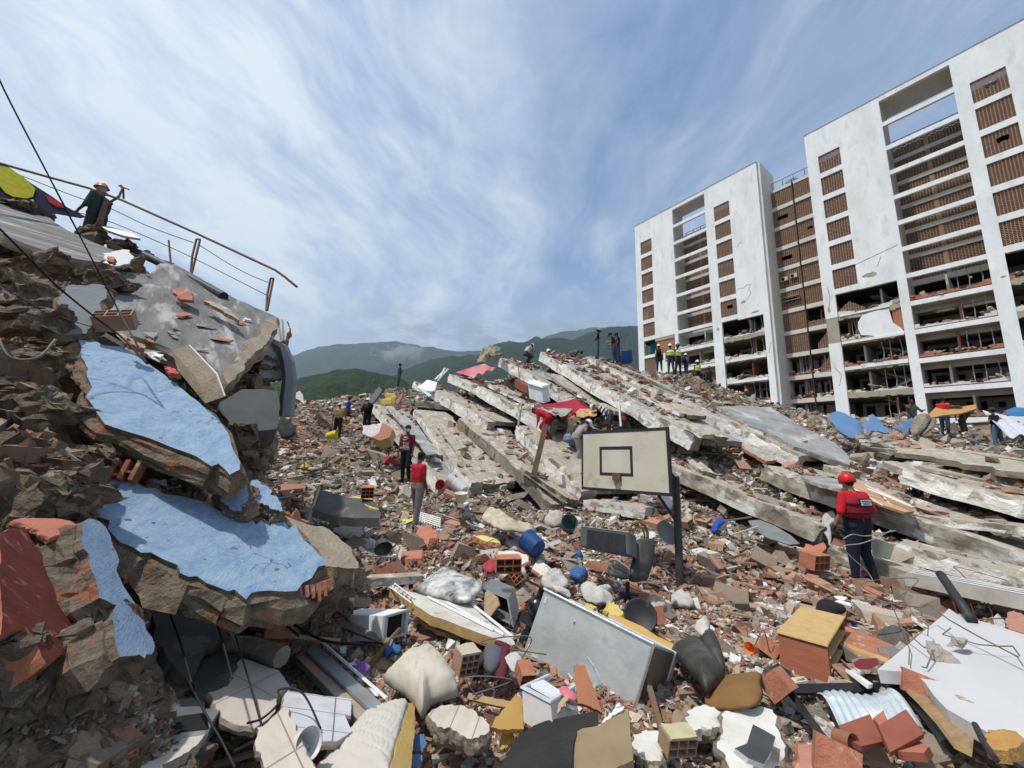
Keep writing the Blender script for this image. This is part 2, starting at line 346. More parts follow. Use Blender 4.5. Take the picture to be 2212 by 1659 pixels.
Gc = [  # px, py, distance ahead
    (-300, 1659, 2.9), (200, 1659, 2.85), (700, 1659, 2.85), (1106, 1659, 2.85), (1600, 1659, 2.85), (2212, 1659, 2.8), (2500, 1500, 3.3),
    (400, 1500, 3.6), (850, 1500, 3.5), (1106, 1450, 3.9), (1400, 1500, 3.55), (1800, 1500, 3.5), (2212, 1450, 3.6),
    (700, 1320, 5.3), (900, 1300, 5.4), (1106, 1300, 5.7), (1300, 1300, 5.8), (1470, 1300, 6.2), (1700, 1360, 5.4), (2000, 1350, 5.6), (2300, 1350, 5.4),
    (620, 1150, 7.6), (750, 1180, 7.4), (900, 1190, 7.2), (1106, 1200, 7.0), (1300, 1200, 7.1), (1470, 1230, 7.2), (1650, 1220, 7.6), (1850, 1262, 7.2), (1760, 1250, 7.2),
    (890, 1142, 8.8), (870, 1040, 12.5), (700, 1100, 9.7), (600, 1060, 10.5), (650, 1000, 13), (750, 948, 18), (610, 900, 19), (640, 870, 23), (700, 882, 26), (820, 880, 22), (860, 842, 25),
    (1000, 1100, 9.8), (1106, 1085, 10.3), (1250, 1095, 10.0), (1350, 1120, 9.5), (1550, 1150, 8.9), (1640, 1190, 8.4),
    (1450, 1040, 11.5), (1500, 1000, 12.6), (1106, 910, 16.0), (1000, 870, 19), (1106, 812, 21.8), (1200, 800, 21.5), (1290, 790, 21.5), (1400, 812, 22), (1455, 806, 24.5), (1540, 830, 24), (1600, 895, 19),
    (1700, 905, 20), (1780, 915, 19), (1780, 960, 15.5), (1900, 940, 18), (2000, 960, 16.5), (2042, 938, 19), (2155, 968, 17), (2300, 960, 17),
    (1900, 1030, 12.3), (2050, 1040, 12), (1700, 1040, 11.6), (2000, 1180, 8.6), (2212, 1240, 7.8), (2212, 1100, 10.2), (1850, 1120, 9.8), (1400, 900, 16.5), (1250, 990, 12.6), (1200, 960, 14)]
PG = [tuple(at(*c)) for c in Gc]
PG += [(0, 1.2, -2.05), (0, -3, -2.05), (-4, -3, -2.05), (4, -3, -2.05), (4, 0.5, -2.05), (-4, .5, -2.05), (9, 2, -2.1), (-9, -2, -2.0), (9, -3, -2.1),
       (0, 45, -1), (-20, 40, -1), (-40, 30, -2), (20, 50, 0), (30, 40, 2.0), (38, 30, 2.5), (34, 18, 1.8), (30, 8, 0), (-20, 20, -1), (-15, 30, 0), (-9, 31, .5), (0, 31, 1.0), (60, 20, 2), (60, 60, 1), (0, 70, -3), (-60, 60, -4), (-60, 0, -3), (-12, 10, -1.5), (-10, 6, -1.8), (10, 33, 2), (24, 26, 2.5)]
def rbf(P, c=.5, lam=1e-3):
    P = np.array(P); X = P[:, :2]; n = len(P)
    K = -np.sqrt(((X[:, None] - X[None]) ** 2).sum(-1) + c * c)
    A = np.zeros((n + 1, n + 1)); A[:n, :n] = K - lam * np.eye(n); A[:n, n] = 1; A[n, :n] = 1
    s = np.linalg.solve(A, np.append(P[:, 2], 0))
    def f(x, y):
        x = np.asarray(x, float); y = np.asarray(y, float); out = np.full(x.shape, s[n])
        for i in range(n): out = out - s[i] * np.sqrt((x - X[i, 0]) ** 2 + (y - X[i, 1]) ** 2 + c * c)
        return out
    return f
G0 = rbf(PG)
def G(x, y):
    r_ = np.hypot(x, y)
    g = G0(x, y) + .16 * (fbm(np.asarray(x) * .9, np.asarray(y) * .9, None, 4, 3) - .5) * np.clip(r_ / 5, .5, 2) + .10 * (fbm(np.asarray(x) * 4, np.asarray(y) * 4, None, 3, 9) - .5)
    far = np.clip((r_ - 75) / 120, 0, 1)
    return g * (1 - far) + far * -8
Lc = [(0, 1659, 1.75), (160, 1659, 1.95), (300, 1659, 2.35), (420, 1659, 2.75), (520, 1600, 3.0), (0, 1450, 1.62), (130, 1500, 1.8), (250, 1480, 2.1), (320, 1440, 2.6), (420, 1480, 3.0), (560, 1450, 3.6),
      (0, 1150, 1.95), (120, 1150, 2.1), (210, 1180, 2.3), (290, 1330, 2.75), (400, 1300, 3.2), (540, 1320, 3.7), (660, 1320, 4.2),
      (0, 960, 2.35), (120, 960, 2.6), (200, 1010, 2.8), (320, 1030, 3.4), (450, 1080, 3.7), (600, 1180, 3.9), (720, 1240, 4.1), (770, 1240, 4.6),
      (0, 800, 2.9), (130, 850, 3.2), (250, 930, 3.5), (400, 1000, 3.8), (500, 1030, 4.2),
      (0, 670, 3.6), (110, 680, 4.1), (200, 720, 4.3), (330, 780, 4.6), (460, 900, 4.6), (540, 960, 4.9), (560, 1040, 5.2), (600, 1080, 5.6),
      (0, 560, 4.9), (160, 590, 5.2), (260, 640, 5.5), (400, 760, 5.6), (500, 850, 5.7), (560, 870, 6.4), (600, 830, 7.3),
      (60, 500, 6.9), (200, 560, 7.4), (290, 600, 7.6), (420, 690, 7.4), (520, 750, 7.4), (590, 790, 7.4), (610, 860, 8.0), (-300, 1500, 1.2), (-300, 900, 1.7), (-300, 560, 3.5), (-300, 420, 7)]
PL = [tuple(at(c[0], c[1], c[2] * (1.12 if c[1] < 1280 else 1.22) + .15)) for c in Lc]
PL += [(-1.6, 0.0, -1.9), (-3.2, 1.2, 2.0), (-5, 1.2, 4.0), (-6, 0, 3.0), (-12, 3, 4.5), (-14, 9, 4.2), (-11, 10.5, 1.8), (-9, 11.5, 0), (-7, 10.5, -1.2), (-5.4, 9.6, -2.0), (-4.2, 7.8, -2.4), (-3.0, 6.2, -2.5), (-1.5, 5.4, -2.6), (-.6, 3.8, -2.5), (-.8, 2.6, -2.3), (2, 5, -3.5), (2, 12, -4), (-4, 15, -3), (-12, 18, -2), (5, 0, -4), (0, 0, -2.6), (-20, 12, 3)]  # raised points beyond the left frame edge shape the heap to cast shade
L0 = rbf(PL, .25, 5e-4)
BEAMS = [((*vA(845, 392), 21.0), (*vA(1990, 1040), 11.9), .52, 1.9), ((*vA(1160, 425), 21.0), (*vH(770, 462), 11.9), .50, 2.2), ((*vA(548, 432), 20.5), (*vA(1090, 745), 16.0), .50, 2.2), ((*vA(170, 552), 18.8), (*vA(925, 930), 13.9), .42, 2.6),
         ((*vH(510, 525), 11.6), (2240, 1215, 7.2), .42, 2.6), ((1446, 1002, 10.9), (*vH(890, 930), 8.4), .38, 1.1), ((*vH(1430, 562), 10.6), (2290, 1105, 8.3), .38, 2.2), ((*vH(1650, 448), 12.6), (2290, 1030, 10.2), .26, 1), ((*vA(240, 886), 15.2), (*vA(925, 1500), 10.0), .36, 1.2), ((*vA(665, 942), 14.2), (*vA(1140, 1405), 10.4), .42, 1.5), ((*vB(1510, 775), 18.2), (*vB(2005, 1045), 14.6), .42, 1.7)]
G_base = G
def G(x, y):
    g = G_base(x, y); x = np.asarray(x, float); y = np.asarray(y, float)
    for A, B, h, dk in BEAMS:
        a, b = at(*A), at(*B); ax, ay = b.x - a.x, b.y - a.y; Ln = math.hypot(ax, ay); ux, uy = ax / Ln, ay / Ln; t = ((x - a.x) * ux + (y - a.y) * uy) / Ln
        v = -(x - a.x) * uy + (y - a.y) * ux
        if -uy * 0 + ux < 0: v = -v
        out = np.maximum(0, np.maximum(-t, t - 1)) * Ln
        cap = a.z + (b.z - a.z) * np.clip(t, 0, 1) - h - .62 + 1.5 * np.clip(-v, 0, 9) + 2.0 * np.clip(v - dk, 0, 9) + 1.5 * out
        g = np.minimum(g, cap)
    return g
def L(x, y):
    x = np.asarray(x, float); y = np.asarray(y, float)
    a = np.clip(np.hypot(x, y) / 4, .5, 1.4)
    z = L0(x, y)
    for p0, n_ in (RS1, RS2):
        zp = (p0.dot(n_) - n_.x * x - n_.y * y) / n_.z
        z = np.where(np.hypot(x, y) > 5.2, np.minimum(z, zp - .38), z)
    z = np.minimum(z, -1.3 + np.clip(-31.5 - np.degrees(np.arctan2(x, y)), 0, 60) * 2.2)
    return z + .34 * a * (fbm(x * 2.1, y * 2.1, None, 4, 33) - .5) + .14 * (fbm(x * 8, y * 8, None, 4, 41) - .5)
RS1 = plane_of(((*vL(0, 372), 7.6), (*vL(830, 770), 6.9), (*vL(0, 615), 5.6))); RS2 = plane_of(((*vL(2050, 1245), 7.4), (*vL(1700, 1659), 5.0), (*vL(800, 1000), 5.9)))
AZ = np.linspace(R(-80), R(80), 1100); RR = np.concatenate([np.geomspace(.9, 75, 520), np.geomspace(80, 900, 30)])
aa, rr = np.meshgrid(AZ, RR, indexing='ij'); XX, YY = np.sin(aa) * rr, np.cos(aa) * rr
GZ = G(XX, YY); LZ = L(XX, YY); HZ = np.maximum(GZ, LZ)
def grid_mesh(name, X, Y, Z, keep, m, step=1):
    na, nr = X.shape; i = np.arange(na * nr).reshape(na, nr)
    f = np.stack([i[:-1, :-1], i[:-1, 1:], i[1:, 1:], i[1:, :-1]], -1).reshape(-1, 4)[:, ::-1]
    k = keep[:-1, :-1] & keep[1:, :-1] & keep[1:, 1:] & keep[:-1, 1:]
    f = f[k.reshape(-1)]; u, inv = np.unique(f, return_inverse=True); f = inv.reshape(-1, 4)
    vs = np.stack([X, Y, Z], -1).reshape(-1, 3)[u]
    me = bpy.data.meshes.new(name); me.vertices.add(len(vs)); me.vertices.foreach_set('co', vs.astype(np.float32).ravel())
    me.loops.add(len(f) * 4); me.loops.foreach_set('vertex_index', f.astype(np.int32).ravel())
    me.polygons.add(len(f)); me.polygons.foreach_set('loop_start', np.arange(0, len(f) * 4, 4, dtype=np.int32))
    me.update(calc_edges=True); me.validate(); return link(name, me, m)
g = grid_mesh('ground', XX, YY, GZ, np.ones_like(XX, bool), SOIL); tag(g, kind='structure')
bm = bmesh.new(); box(bm, (-30000, -30000, -40), (30000, 30000, -38)); o = bm_done('terrain', bm, forest('plain_scrub', (.04, .06, .025), (.07, .09, .04), 1 / 40)); tag(o, kind='structure')
bm = bmesh.new(); v = [bm.verts.new((math.sin(a) * 1.0, math.cos(a) * 1.0, -2.2)) for a in np.linspace(R(-80), R(80), 40)] + [bm.verts.new(p) for p in ((60, 0, -2.3), (60, -40, -2.3), (-60, -40, -2.3), (-60, 0, -2.3))]
bm.faces.new(v); o = bm_done('ground_behind', bm, SOIL); tag(o, kind='structure')
HEAPM = mat('rough_brown_rubble', (.25, .20, .15), (.11, .085, .06), 3.2, .97, 1.0, 11, c3=(.33, .27, .19), thr=.56, s3=7, bdist=.045)
hp = grid_mesh('rubble_heap', XX, YY, LZ, (LZ > GZ - .25) & (rr < 22) & (aa < R(-3)), HEAPM)
rebase(hp, Vector((-5, 4, -2)))
roughen(hp, .055, 5.0, 77, 5)
tag(hp, 'steep brown heap of crushed concrete filling the left side under the blue wall pieces', 'rubble heap')
def hits(az, tel):
    """first surface hit of rays from the camera: az, tan(elevation) -> x,y,z,r,ok"""
    ia = np.clip(((az - AZ[0]) / (AZ[1] - AZ[0])).astype(int), 0, len(AZ) - 1)
    out = np.full(len(az), -1)
    for s in range(0, len(az), 4000):
        hh = HZ[ia[s:s + 4000]]; below = RR[None] * tel[s:s + 4000, None] < hh
        j = below.argmax(1); j[~below.any(1)] = -1; out[s:s + 4000] = j
    ok = out > 0; r_ = RR[np.clip(out, 0, None)]
    return np.sin(az) * r_, np.cos(az) * r_, HZ[ia, np.clip(out, 0, None)], r_, ok
def gz(x, y, h=None):
    """height of rubble surface"""
    x = np.array([float(x)]); y = np.array([float(y)])
    return float(np.maximum(G(x, y), L(x, y))[0])
def proto_chunk(k):
    rg = np.random.default_rng(100 + k); bm = bmesh.new()
    bmesh.ops.create_cube(bm, size=1)
    for v in bm.verts: v.co += Vector(rg.uniform(-.22, .22, 3).tolist())
    if k % 2: bmesh.ops.bisect_plane(bm, geom=bm.verts[:] + bm.edges[:] + bm.faces[:], plane_co=(.18, .1, .2), plane_no=Vector(rg.uniform(-1, 1, 3).tolist()).normalized(), clear_outer=True); bmesh.ops.contextual_create(bm, geom=[e for e in bm.edges if e.is_boundary])
    bmesh.ops.triangulate(bm, faces=bm.faces); bmesh.ops.recalc_face_normals(bm, faces=bm.faces)
    bm.verts.ensure_lookup_table(); V = np.array([v.co[:] for v in bm.verts]); F = np.array([[v.index for v in f.verts] for f in bm.faces]); bm.free(); return V, F
def proto_shard(k):
    rg = np.random.default_rng(300 + k); n = rg.integers(4, 7); a = np.sort(rg.uniform(0, 2 * np.pi, n)) if k % 2 else np.linspace(0, 2 * np.pi, n, endpoint=False) + rg.uniform(-.3, .3, n)
    r_ = rg.uniform(.35, .6, n); P = np.stack([np.cos(a) * r_ * rg.uniform(.9, 1.4), np.sin(a) * r_], 1)
    V = np.concatenate([np.c_[P, np.full(n, -.5)], np.c_[P * rg.uniform(.85, 1.05), np.full(n, .5)]])
    F = [[0, i + 1, i] for i in range(1, n - 1)] + [[n, n + i, n + i + 1] for i in range(1, n - 1)]
    for i in range(n):
        j = (i + 1) % n; F += [[i, j, n + j], [i, n + j, n + i]]
    return V, np.array(F)
CH = [proto_chunk(k) for k in range(10)]; SH = [proto_shard(k) for k in range(8)]
def rotmats(n, tilt):
    """random yaw with limited tilt"""
    yw = rng.uniform(0, 2 * np.pi, n); ax = rng.uniform(0, 2 * np.pi, n); t = np.abs(rng.normal(0, tilt, n))
    c, s = np.cos(yw), np.sin(yw); Z = np.zeros(n); O = np.ones(n)
    Rz = np.stack([np.stack([c, -s, Z], -1), np.stack([s, c, Z], -1), np.stack([Z, Z, O], -1)], 1)
    kx, ky = np.cos(ax), np.sin(ax); ct, st = np.cos(t), np.sin(t)
    Rt = np.stack([np.stack([ct + kx * kx * (1 - ct), kx * ky * (1 - ct), ky * st], -1), np.stack([kx * ky * (1 - ct), ct + ky * ky * (1 - ct), -kx * st], -1), np.stack([-ky * st, kx * st, ct], -1)], 1)
    return Rt @ Rz
def scatter(name, P, dims, RM, cols, protos, m=DEB):
    """one mesh of many loose fragments; P (n,3), dims (n,3), RM (n,3,3), cols (n,3)"""
    n = len(P); pk = rng.integers(0, len(protos), n); Vs, Fs, Cs = [], [], []; off = 0
    for k, (V, F) in enumerate(protos):
        i = np.where(pk == k)[0]
        if not len(i): continue
        W = np.einsum('nij,nvj->nvi', RM[i], V[None] * dims[i][:, None]) + P[i][:, None]
        Vs.append(W.reshape(-1, 3)); Fs.append((F[None] + (np.arange(len(i)) * len(V))[:, None, None] + off).reshape(-1, 3)); Cs.append(np.repeat(cols[i], len(V), 0)); off += len(i) * len(V)
    V = np.concatenate(Vs); F = np.concatenate(Fs); Cc = np.concatenate(Cs)
    me = bpy.data.meshes.new(name); me.vertices.add(len(V)); me.vertices.foreach_set('co', V.astype(np.float32).ravel())
    me.loops.add(len(F) * 3); me.loops.foreach_set('vertex_index', F.astype(np.int32).ravel())
    me.polygons.add(len(F)); me.polygons.foreach_set('loop_start', np.arange(0, len(F) * 3, 3, dtype=np.int32))
    me.update(calc_edges=True); me.polygons.foreach_set('use_smooth', [False] * len(me.polygons))
    at_ = me.color_attributes.new('Col', 'FLOAT_COLOR', 'POINT'); at_.data.foreach_set('color', np.c_[Cc, np.ones(len(Cc))].astype(np.float32).ravel())
    return link(name, me, m)
PAL = dict(
    dust=np.array([(.40, .32, .24), (.47, .40, .31), (.31, .24, .175), (.36, .30, .24), (.23, .18, .13), (.52, .45, .36), (.28, .24, .20), (.18, .14, .10)]),
    brick=np.array([(.36, .155, .095), (.43, .20, .13), (.31, .13, .085), (.42, .24, .165), (.28, .12, .085)]),
    white=np.array([(.78, .77, .73), (.70, .69, .65), (.62, .60, .56), (.74, .74, .74)]),
    grey=np.array([(.26, .26, .26), (.20, .20, .20), (.34, .34, .33), (.12, .12, .12)]),
    brown=np.array([(.20, .14, .09), (.13, .10, .07), (.27, .19, .12)]),
    junk=np.array([(.06, .16, .45), (.55, .45, .08), (.45, .04, .05), (.10, .35, .40), (.02, .02, .02), (.55, .60, .65), (.10, .25, .12), (.40, .28, .10)]))
def pick(kind, n):
    p = PAL[kind]; return np.clip(p[rng.integers(0, len(p), n)] * rng.uniform(.78, 1.2, (n, 1)), 0, .85)
def sample(n, x0, x1, y0, y1):
    px = rng.uniform(x0, x1, n); py = rng.uniform(y0, y1, n)
    D = np.array(RIGHT)[None] * ((px - IW / 2) / FPX)[:, None] - np.array(UP)[None] * ((py - IH / 2) / FPX)[:, None] + np.array(f0)[None]
    az = np.arctan2(D[:, 0], D[:, 1]); tel = D[:, 2] / np.hypot(D[:, 0], D[:, 1])
    ok = (az > AZ[0]) & (az < AZ[-1]) & (D[:, 1] > 0); az, tel = az[ok], tel[ok]
    x, y, z, r_, k = hits(az, tel); k &= r_ < 60
    return x[k], y[k], z[k], r_[k]
def field(n, reg, smin, smax, sizer=None):
    x, y, z, r_ = sample(n, *reg)
    n2 = n // 3   # also spread over the surface itself, so hidden slopes are covered too
    a2 = rng.uniform(R(-70), R(70), n2); q = np.exp(rng.uniform(math.log(2.0), math.log(30), n2)); x2, y2 = np.sin(a2) * q, np.cos(a2) * q
    z2 = np.maximum(G(x2, y2), L(x2, y2)); x = np.r_[x, x2]; y = np.r_[y, y2]; z = np.r_[z, z2]; r_ = np.r_[r_, q]
    px = np.exp(rng.normal(math.log(smin * 1.6), .5, len(x))); px = np.clip(px, smin, smax)
    s = np.clip(px / FPX * r_, .012, .55) * np.clip(1.25 - r_ / 60, .6, 1.2)
    left = L(x, y) > G(x, y)
    return x, y, z, r_, s, left
def spread(name_kinds, n, reg, smin, smax, protos, flatness=.5, tilt=.6, lift=.25):
    x, y, z, r_, s, left = field(n, reg, smin, smax)
    redness = fbm(x * .35 + 3, y * .35, None, 4, 21) + .20 * np.exp(-((x - 1.5) ** 2 / 14 + (y - 8.0) ** 2 / 9)) - .30 * np.exp(-((x + 4) ** 2 / 8 + (y - 14) ** 2 / 30))
    u = rng.uniform(0, 1, len(x)); kind = np.where(u < np.clip((redness - .42) * 2.3, .05, .75), 'brick', 'dust')
    u2 = rng.uniform(0, 1, len(x))
    kind = np.where((u2 < .145), 'white', kind); kind = np.where((u2 > .90), 'grey', kind); kind = np.where((u2 > .955), 'brown', kind); kind = np.where(u2 > .990, 'junk', kind)
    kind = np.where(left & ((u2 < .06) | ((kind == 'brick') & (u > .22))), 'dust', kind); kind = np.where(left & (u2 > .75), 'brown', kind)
    for k, nm in name_kinds.items():
        sel = np.isin(kind, k.split('+'))
        if not sel.any(): continue
        m_ = sel.sum(); dims = np.stack([s[sel] * rng.uniform(.7, 1.6, m_), s[sel] * rng.uniform(.5, 1.0, m_), s[sel] * rng.uniform(.25, .8, m_) * flatness * 1.4], 1)
        cols = np.zeros((m_, 3)); kk = kind[sel]
        for c in PAL:
            w_ = kk == c
            if w_.any(): cols[w_] = pick(c, w_.sum())
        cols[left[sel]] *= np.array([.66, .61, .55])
        P = np.stack([x[sel], y[sel], z[sel] + s[sel] * lift * rng.uniform(-.4, 1.0, m_)], 1)
        o = scatter(nm, P, dims, rotmats(m_, tilt), cols, protos)
        tag(o, kind='stuff')
REG = (-350, 2560, 700, 2050)
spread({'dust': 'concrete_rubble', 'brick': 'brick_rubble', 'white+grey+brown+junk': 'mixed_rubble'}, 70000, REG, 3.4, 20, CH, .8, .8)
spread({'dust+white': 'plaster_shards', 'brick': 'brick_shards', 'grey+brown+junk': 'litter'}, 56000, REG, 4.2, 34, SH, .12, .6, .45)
YAWB, DB = 0.62461, 50.96
bld = empty('apartment_building', (math.cos(YAWB) * DB, math.sin(YAWB) * DB, 0), YAWB - math.pi / 2)
tag(bld, 'long white apartment block with brick lattice windows and torn open lower floors', 'apartment building')
ZK = lambda k: 34.55 - 2.8 * k
def part(name, fn, m, parent=bld, smooth=False):
    bm = bmesh.new(); fn(bm); o = bm_done(name, bm, m, parent, smooth); return o
def grid_box(bm, a, b, s=.6, mi=0):
    """box with subdivided faces so it can be roughened"""
    v = box(bm, a, b, mi)
def screen_me(w_, h_, key, hole=None, cut=None):
    bm = bmesh.new(); nc = max(2, round(w_ / .21)); cw = w_ / nc; nr = max(2, round(h_ / .155)); rh = h_ / nr
    rg = random.Random(hash(key) % 999)
    def inside(x, z):
        if hole and hole[0] < x < hole[1] and hole[2] < z < hole[3]: return False
        if cut and z > cut(x): return False
        return True
    for i in range(nc + 1):
        x = i * cw
        z1 = h_
        if cut: z1 = min(h_, max(.1, cut(min(max(x, .01), w_ - .01))))
        if hole and hole[0] < x < hole[1]:
            box(bm, (x - .025, .0, 0), (x + .025, .12, hole[2])); box(bm, (x - .025, .0, hole[3]), (x + .025, .12, z1))
        else: box(bm, (x - .025, .0, 0), (x + .025, .12, z1))
    for i in range(nc):
        for j in range(nr + 1):
            z = j * rh + (rh / 2 if i % 2 else 0)
            if z > h_: continue
            if inside((i + .5) * cw, z): box(bm, (i * cw + .025, .015, z - .030), ((i + 1) * cw - .025, .11, z + .030))
    me = bpy.data.meshes.new('brick_screen'); bmesh.ops.recalc_face_normals(bm, faces=bm.faces); bm.to_mesh(me); bm.free(); me.materials.append(SCREEN); return me
SCR = {}
def screen(x0, x1, z0, z1, y=.10, hole=None, cut=None, key=None):
    key = key or (round(x1 - x0, 2), round(z1 - z0, 2))
    if key not in SCR: SCR[key] = screen_me(x1 - x0, z1 - z0, str(key), hole, cut)
    o = link('brick_screen', SCR[key], None, bld); o.location = (x0, y, z0); return o
T = .35      # facade thickness
wins = []
def wallrects(name, rects, m=FACADE, y0=0, y1=T):
    def f(bm):
        for (x0, x1, z0, z1) in rects: box(bm, (x0, y0, z0), (x1, y1, z1))
    return part(name, f, m)
def column_strip(x0, x1, k1, kmax, ztop):
    """wall pieces of a window column: head, spandrels; returns rects"""
    r_ = [(x0, x1, ZK(0) - .35, ztop)]
    for k in range(0, kmax): r_.append((x0, x1, ZK(k + 1) - .35, ZK(k) - 2.55))
    return r_
ROOF = 37.65
A_ = [(-36.5, -35.5, 0, ROOF), (-33.45, -30.25, ZK(6) - .35, ROOF), (-30.25, -29.7, 0, ROOF), (-24.7, -23.5, 0, ROOF), (-21.45, -18.55, ZK(6) - .55, ROOF), (-18.55, -17.85, 0, ROOF)]
wallrects('facade_wall', A_ + column_strip(-35.5, -33.45, 0, 6, ROOF) + column_strip(-23.5, -21.45, 0, 6, ROOF))
B_ = [(-12.6, -11.55, 14.9, ROOF), (-12.6, -11.55, 0, 12.1), (-9.6, -6.75, ZK(6) - .4, ROOF), (-6.75, -6.08, 0, ROOF), (-1.13, -.19, 0, ROOF), (1.86, 9, 0, ROOF)]
wallrects('facade_wall', B_ + column_strip(-11.55, -9.6, 0, 6, ROOF) + column_strip(-.19, 1.86, 0, 6, ROOF))
wallrects('bare_pillar', [(-12.58, -11.57, 12.1, 14.9)], SLABP, .02, T)
wallrects('facade_wall', [(-35.5, -33.45, ZK(7) - .35, ZK(7) + .1), (-33.45, -30.25, 0, ZK(7) - .1), (-35.5, -33.45, 0, ZK(8) - .35)], FACADE)
wallrects('brick_infill', [(-33.3, -30.4, ZK(7) - .1, ZK(6) - .85)], BRICK, .12, .3)
wallrects('exposed_lintel', [(-33.5, -30.3, ZK(6) - .83, ZK(6) - .36)], SLABP, .03, .4)
wallrects('teal_wall', [(-35.4, -33.5, ZK(7) + .1, ZK(6) - .4)], flat('teal_paint', (.02, .22, .19)), 1.6, 1.75)
for k in range(6):
    for x0, x1 in ((-35.5, -33.45), (-23.5, -21.45), (-11.55, -9.6), (-.19, 1.86)):
        hole = None; key = None
        if (x0, k) in ((-23.5, 5), (-.19, 0), (-.19, 2)): hole = (.8, 1.5, 1.05, 1.5); key = 'h%s%d' % (x0, k)
        screen(x0, x1, ZK(k) - 2.55, ZK(k) - .35, hole=hole, key=key)
screen(-35.5, -33.45, ZK(7) - 2.8, ZK(7) - .35)
wallrects('parapet_cap', [(-36.55, -17.8, ROOF, ROOF + .08), (-12.65, 9, ROOF, ROOF + .08)], mat('weathered_cap', (.42, .40, .36), (.22, .20, .18), 2, .9, .5, 10), -.04, T + .04)
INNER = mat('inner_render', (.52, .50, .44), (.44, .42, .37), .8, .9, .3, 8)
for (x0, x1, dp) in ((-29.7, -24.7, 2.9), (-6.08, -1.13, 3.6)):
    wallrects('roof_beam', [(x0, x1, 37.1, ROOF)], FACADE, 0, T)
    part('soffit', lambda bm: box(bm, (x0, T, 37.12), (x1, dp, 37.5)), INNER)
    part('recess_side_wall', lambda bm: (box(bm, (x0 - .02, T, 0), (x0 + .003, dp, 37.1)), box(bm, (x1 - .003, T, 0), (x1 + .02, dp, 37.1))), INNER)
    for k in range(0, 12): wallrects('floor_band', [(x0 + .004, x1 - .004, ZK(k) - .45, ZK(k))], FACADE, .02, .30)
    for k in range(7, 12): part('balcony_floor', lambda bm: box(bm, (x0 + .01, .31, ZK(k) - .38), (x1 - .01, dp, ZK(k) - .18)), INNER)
    mx = (x0 + x1) / 2
    for k in range(0, 6):
        zt = ZK(k + 1)
        if k == 0:
            wallrects('inner_parapet', [(x0 + .02, x1 - .02, ZK(0) - 1.2, ZK(0) - .8)], INNER, dp, dp + .25)
            screen(x0 + .02, mx - .15, zt + .3, ZK(0) - 1.2, y=dp); screen(mx + .15, x1 - .02, zt + .3, ZK(0) - 1.2, y=dp)
        else:
            screen(x0 + .02, mx - .15, zt + .3, ZK(k) - .15, y=dp); screen(mx + .15, x1 - .02, zt + .3, ZK(k) - .15, y=dp)
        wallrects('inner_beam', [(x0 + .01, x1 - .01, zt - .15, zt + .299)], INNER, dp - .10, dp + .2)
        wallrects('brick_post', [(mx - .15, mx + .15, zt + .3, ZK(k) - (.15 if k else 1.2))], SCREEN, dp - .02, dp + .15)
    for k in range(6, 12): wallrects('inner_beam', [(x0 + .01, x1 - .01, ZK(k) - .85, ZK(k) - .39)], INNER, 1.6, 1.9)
    def rail(bm, x0=x0, x1=x1):
        box(bm, (x0, dp + .4, 34.35), (x1, dp + .45, 34.41)); [box(bm, (x0 + .2 + i * 1.15, dp + .4, 33.6), (x0 + .27 + i * 1.15, dp + .46, 34.35)) for i in range(5)]
    part('roof_railing', rail, flat('dark_metal', (.04, .045, .05), .5, .4))
YM = 3.08
wallrects('facade_wall', [(-17.85, -17.55, 0, ROOF)], FACADE2, T, YM + 1.6)
part('facade_wall', lambda bm: (box(bm, (-12.6, T, 0), (-12.3, 6, ROOF))), FACADE2)
def mid0(bm):
    box(bm, (-17.5, YM - .02, 34.22), (-15.2, YM + .5, 34.6)); box(bm, (-15.0, YM - .02, 34.22), (-12.6, YM + .5, 34.6))
part('floor_band', mid0, FACADE2)
for k in range(1, 12):
    z = ZK(k)
    wallrects('floor_band', [(-17.55, -15.2, z - .2, z + .3)], FACADE2, YM - .03, YM + .3); wallrects('floor_band', [(-15.0, -12.62, z - .2, z + .3)], FACADE2, YM - .12, YM + .3)
part('expansion_joint', lambda bm: box(bm, (-15.2, YM + .05, 4), (-15.0, YM + .3, 34.5)), mat('dark_joint', (.06, .03, .025), (.035, .02, .018), 3, .9, .6, 20))
part('drain_pipe', lambda bm: tube(bm, [(-15.1, YM - .1, 6), (-15.1, YM - .1, 15), (-15.14, YM - .1, 34.9)], .06, 8), mat('pipe_rust', (.10, .045, .035)))
for k in range(0, 8):
    z1 = ZK(k) - .2 if k else 34.22; z0 = ZK(k + 1) + .3
    screen(-17.5, -15.25, z0, z1, y=YM + .05, hole=(.5, 1.6, .9, 1.4) if k in (1, 3, 5) else None, key='m%d' % k)
    if k < 6: screen(-14.98, -12.62, z0, z1, y=YM + .02, hole=(.9, 1.4, 1.0, 1.35) if k in (2,) else None, key='n%d' % k)
for k in (6, 7, 8):
    z0 = ZK(k + 1) + .3; screen(-14.98 + (.0 if k == 6 else .7), -12.62, z0, z0 + (.7 if k == 6 else 2.2), y=YM + .02, cut=(None if k == 6 else (lambda x: .7 + x * 1.3 if x < 1.0 else 2.3)), key='c%d' % k)
def ac(x, z, y=YM - .25):
    o = part('air_conditioner', lambda bm: (box(bm, (x, y, z), (x + .75, y + .26, z + .5))), flat('ac_white', (.55, .54, .50)))
    p = part('fan_grille', lambda bm: lathe(bm, [(.0, 0), (.19, .0), (.2, .02), (.2, .03)], 16, Matrix.Translation((x + .25, y - .003, z + .25)) @ Matrix.Rotation(math.pi / 2, 4, 'X')), DARK, o)
ac(-17.3, ZK(4) - 1.6); ac(-16.3, ZK(4) - 1.5, YM - .22); ac(-16.6, ZK(8) - 1.2, YM + 2.6); ac(-15.9, ZK(9) - 1.1, YM + 2.6)
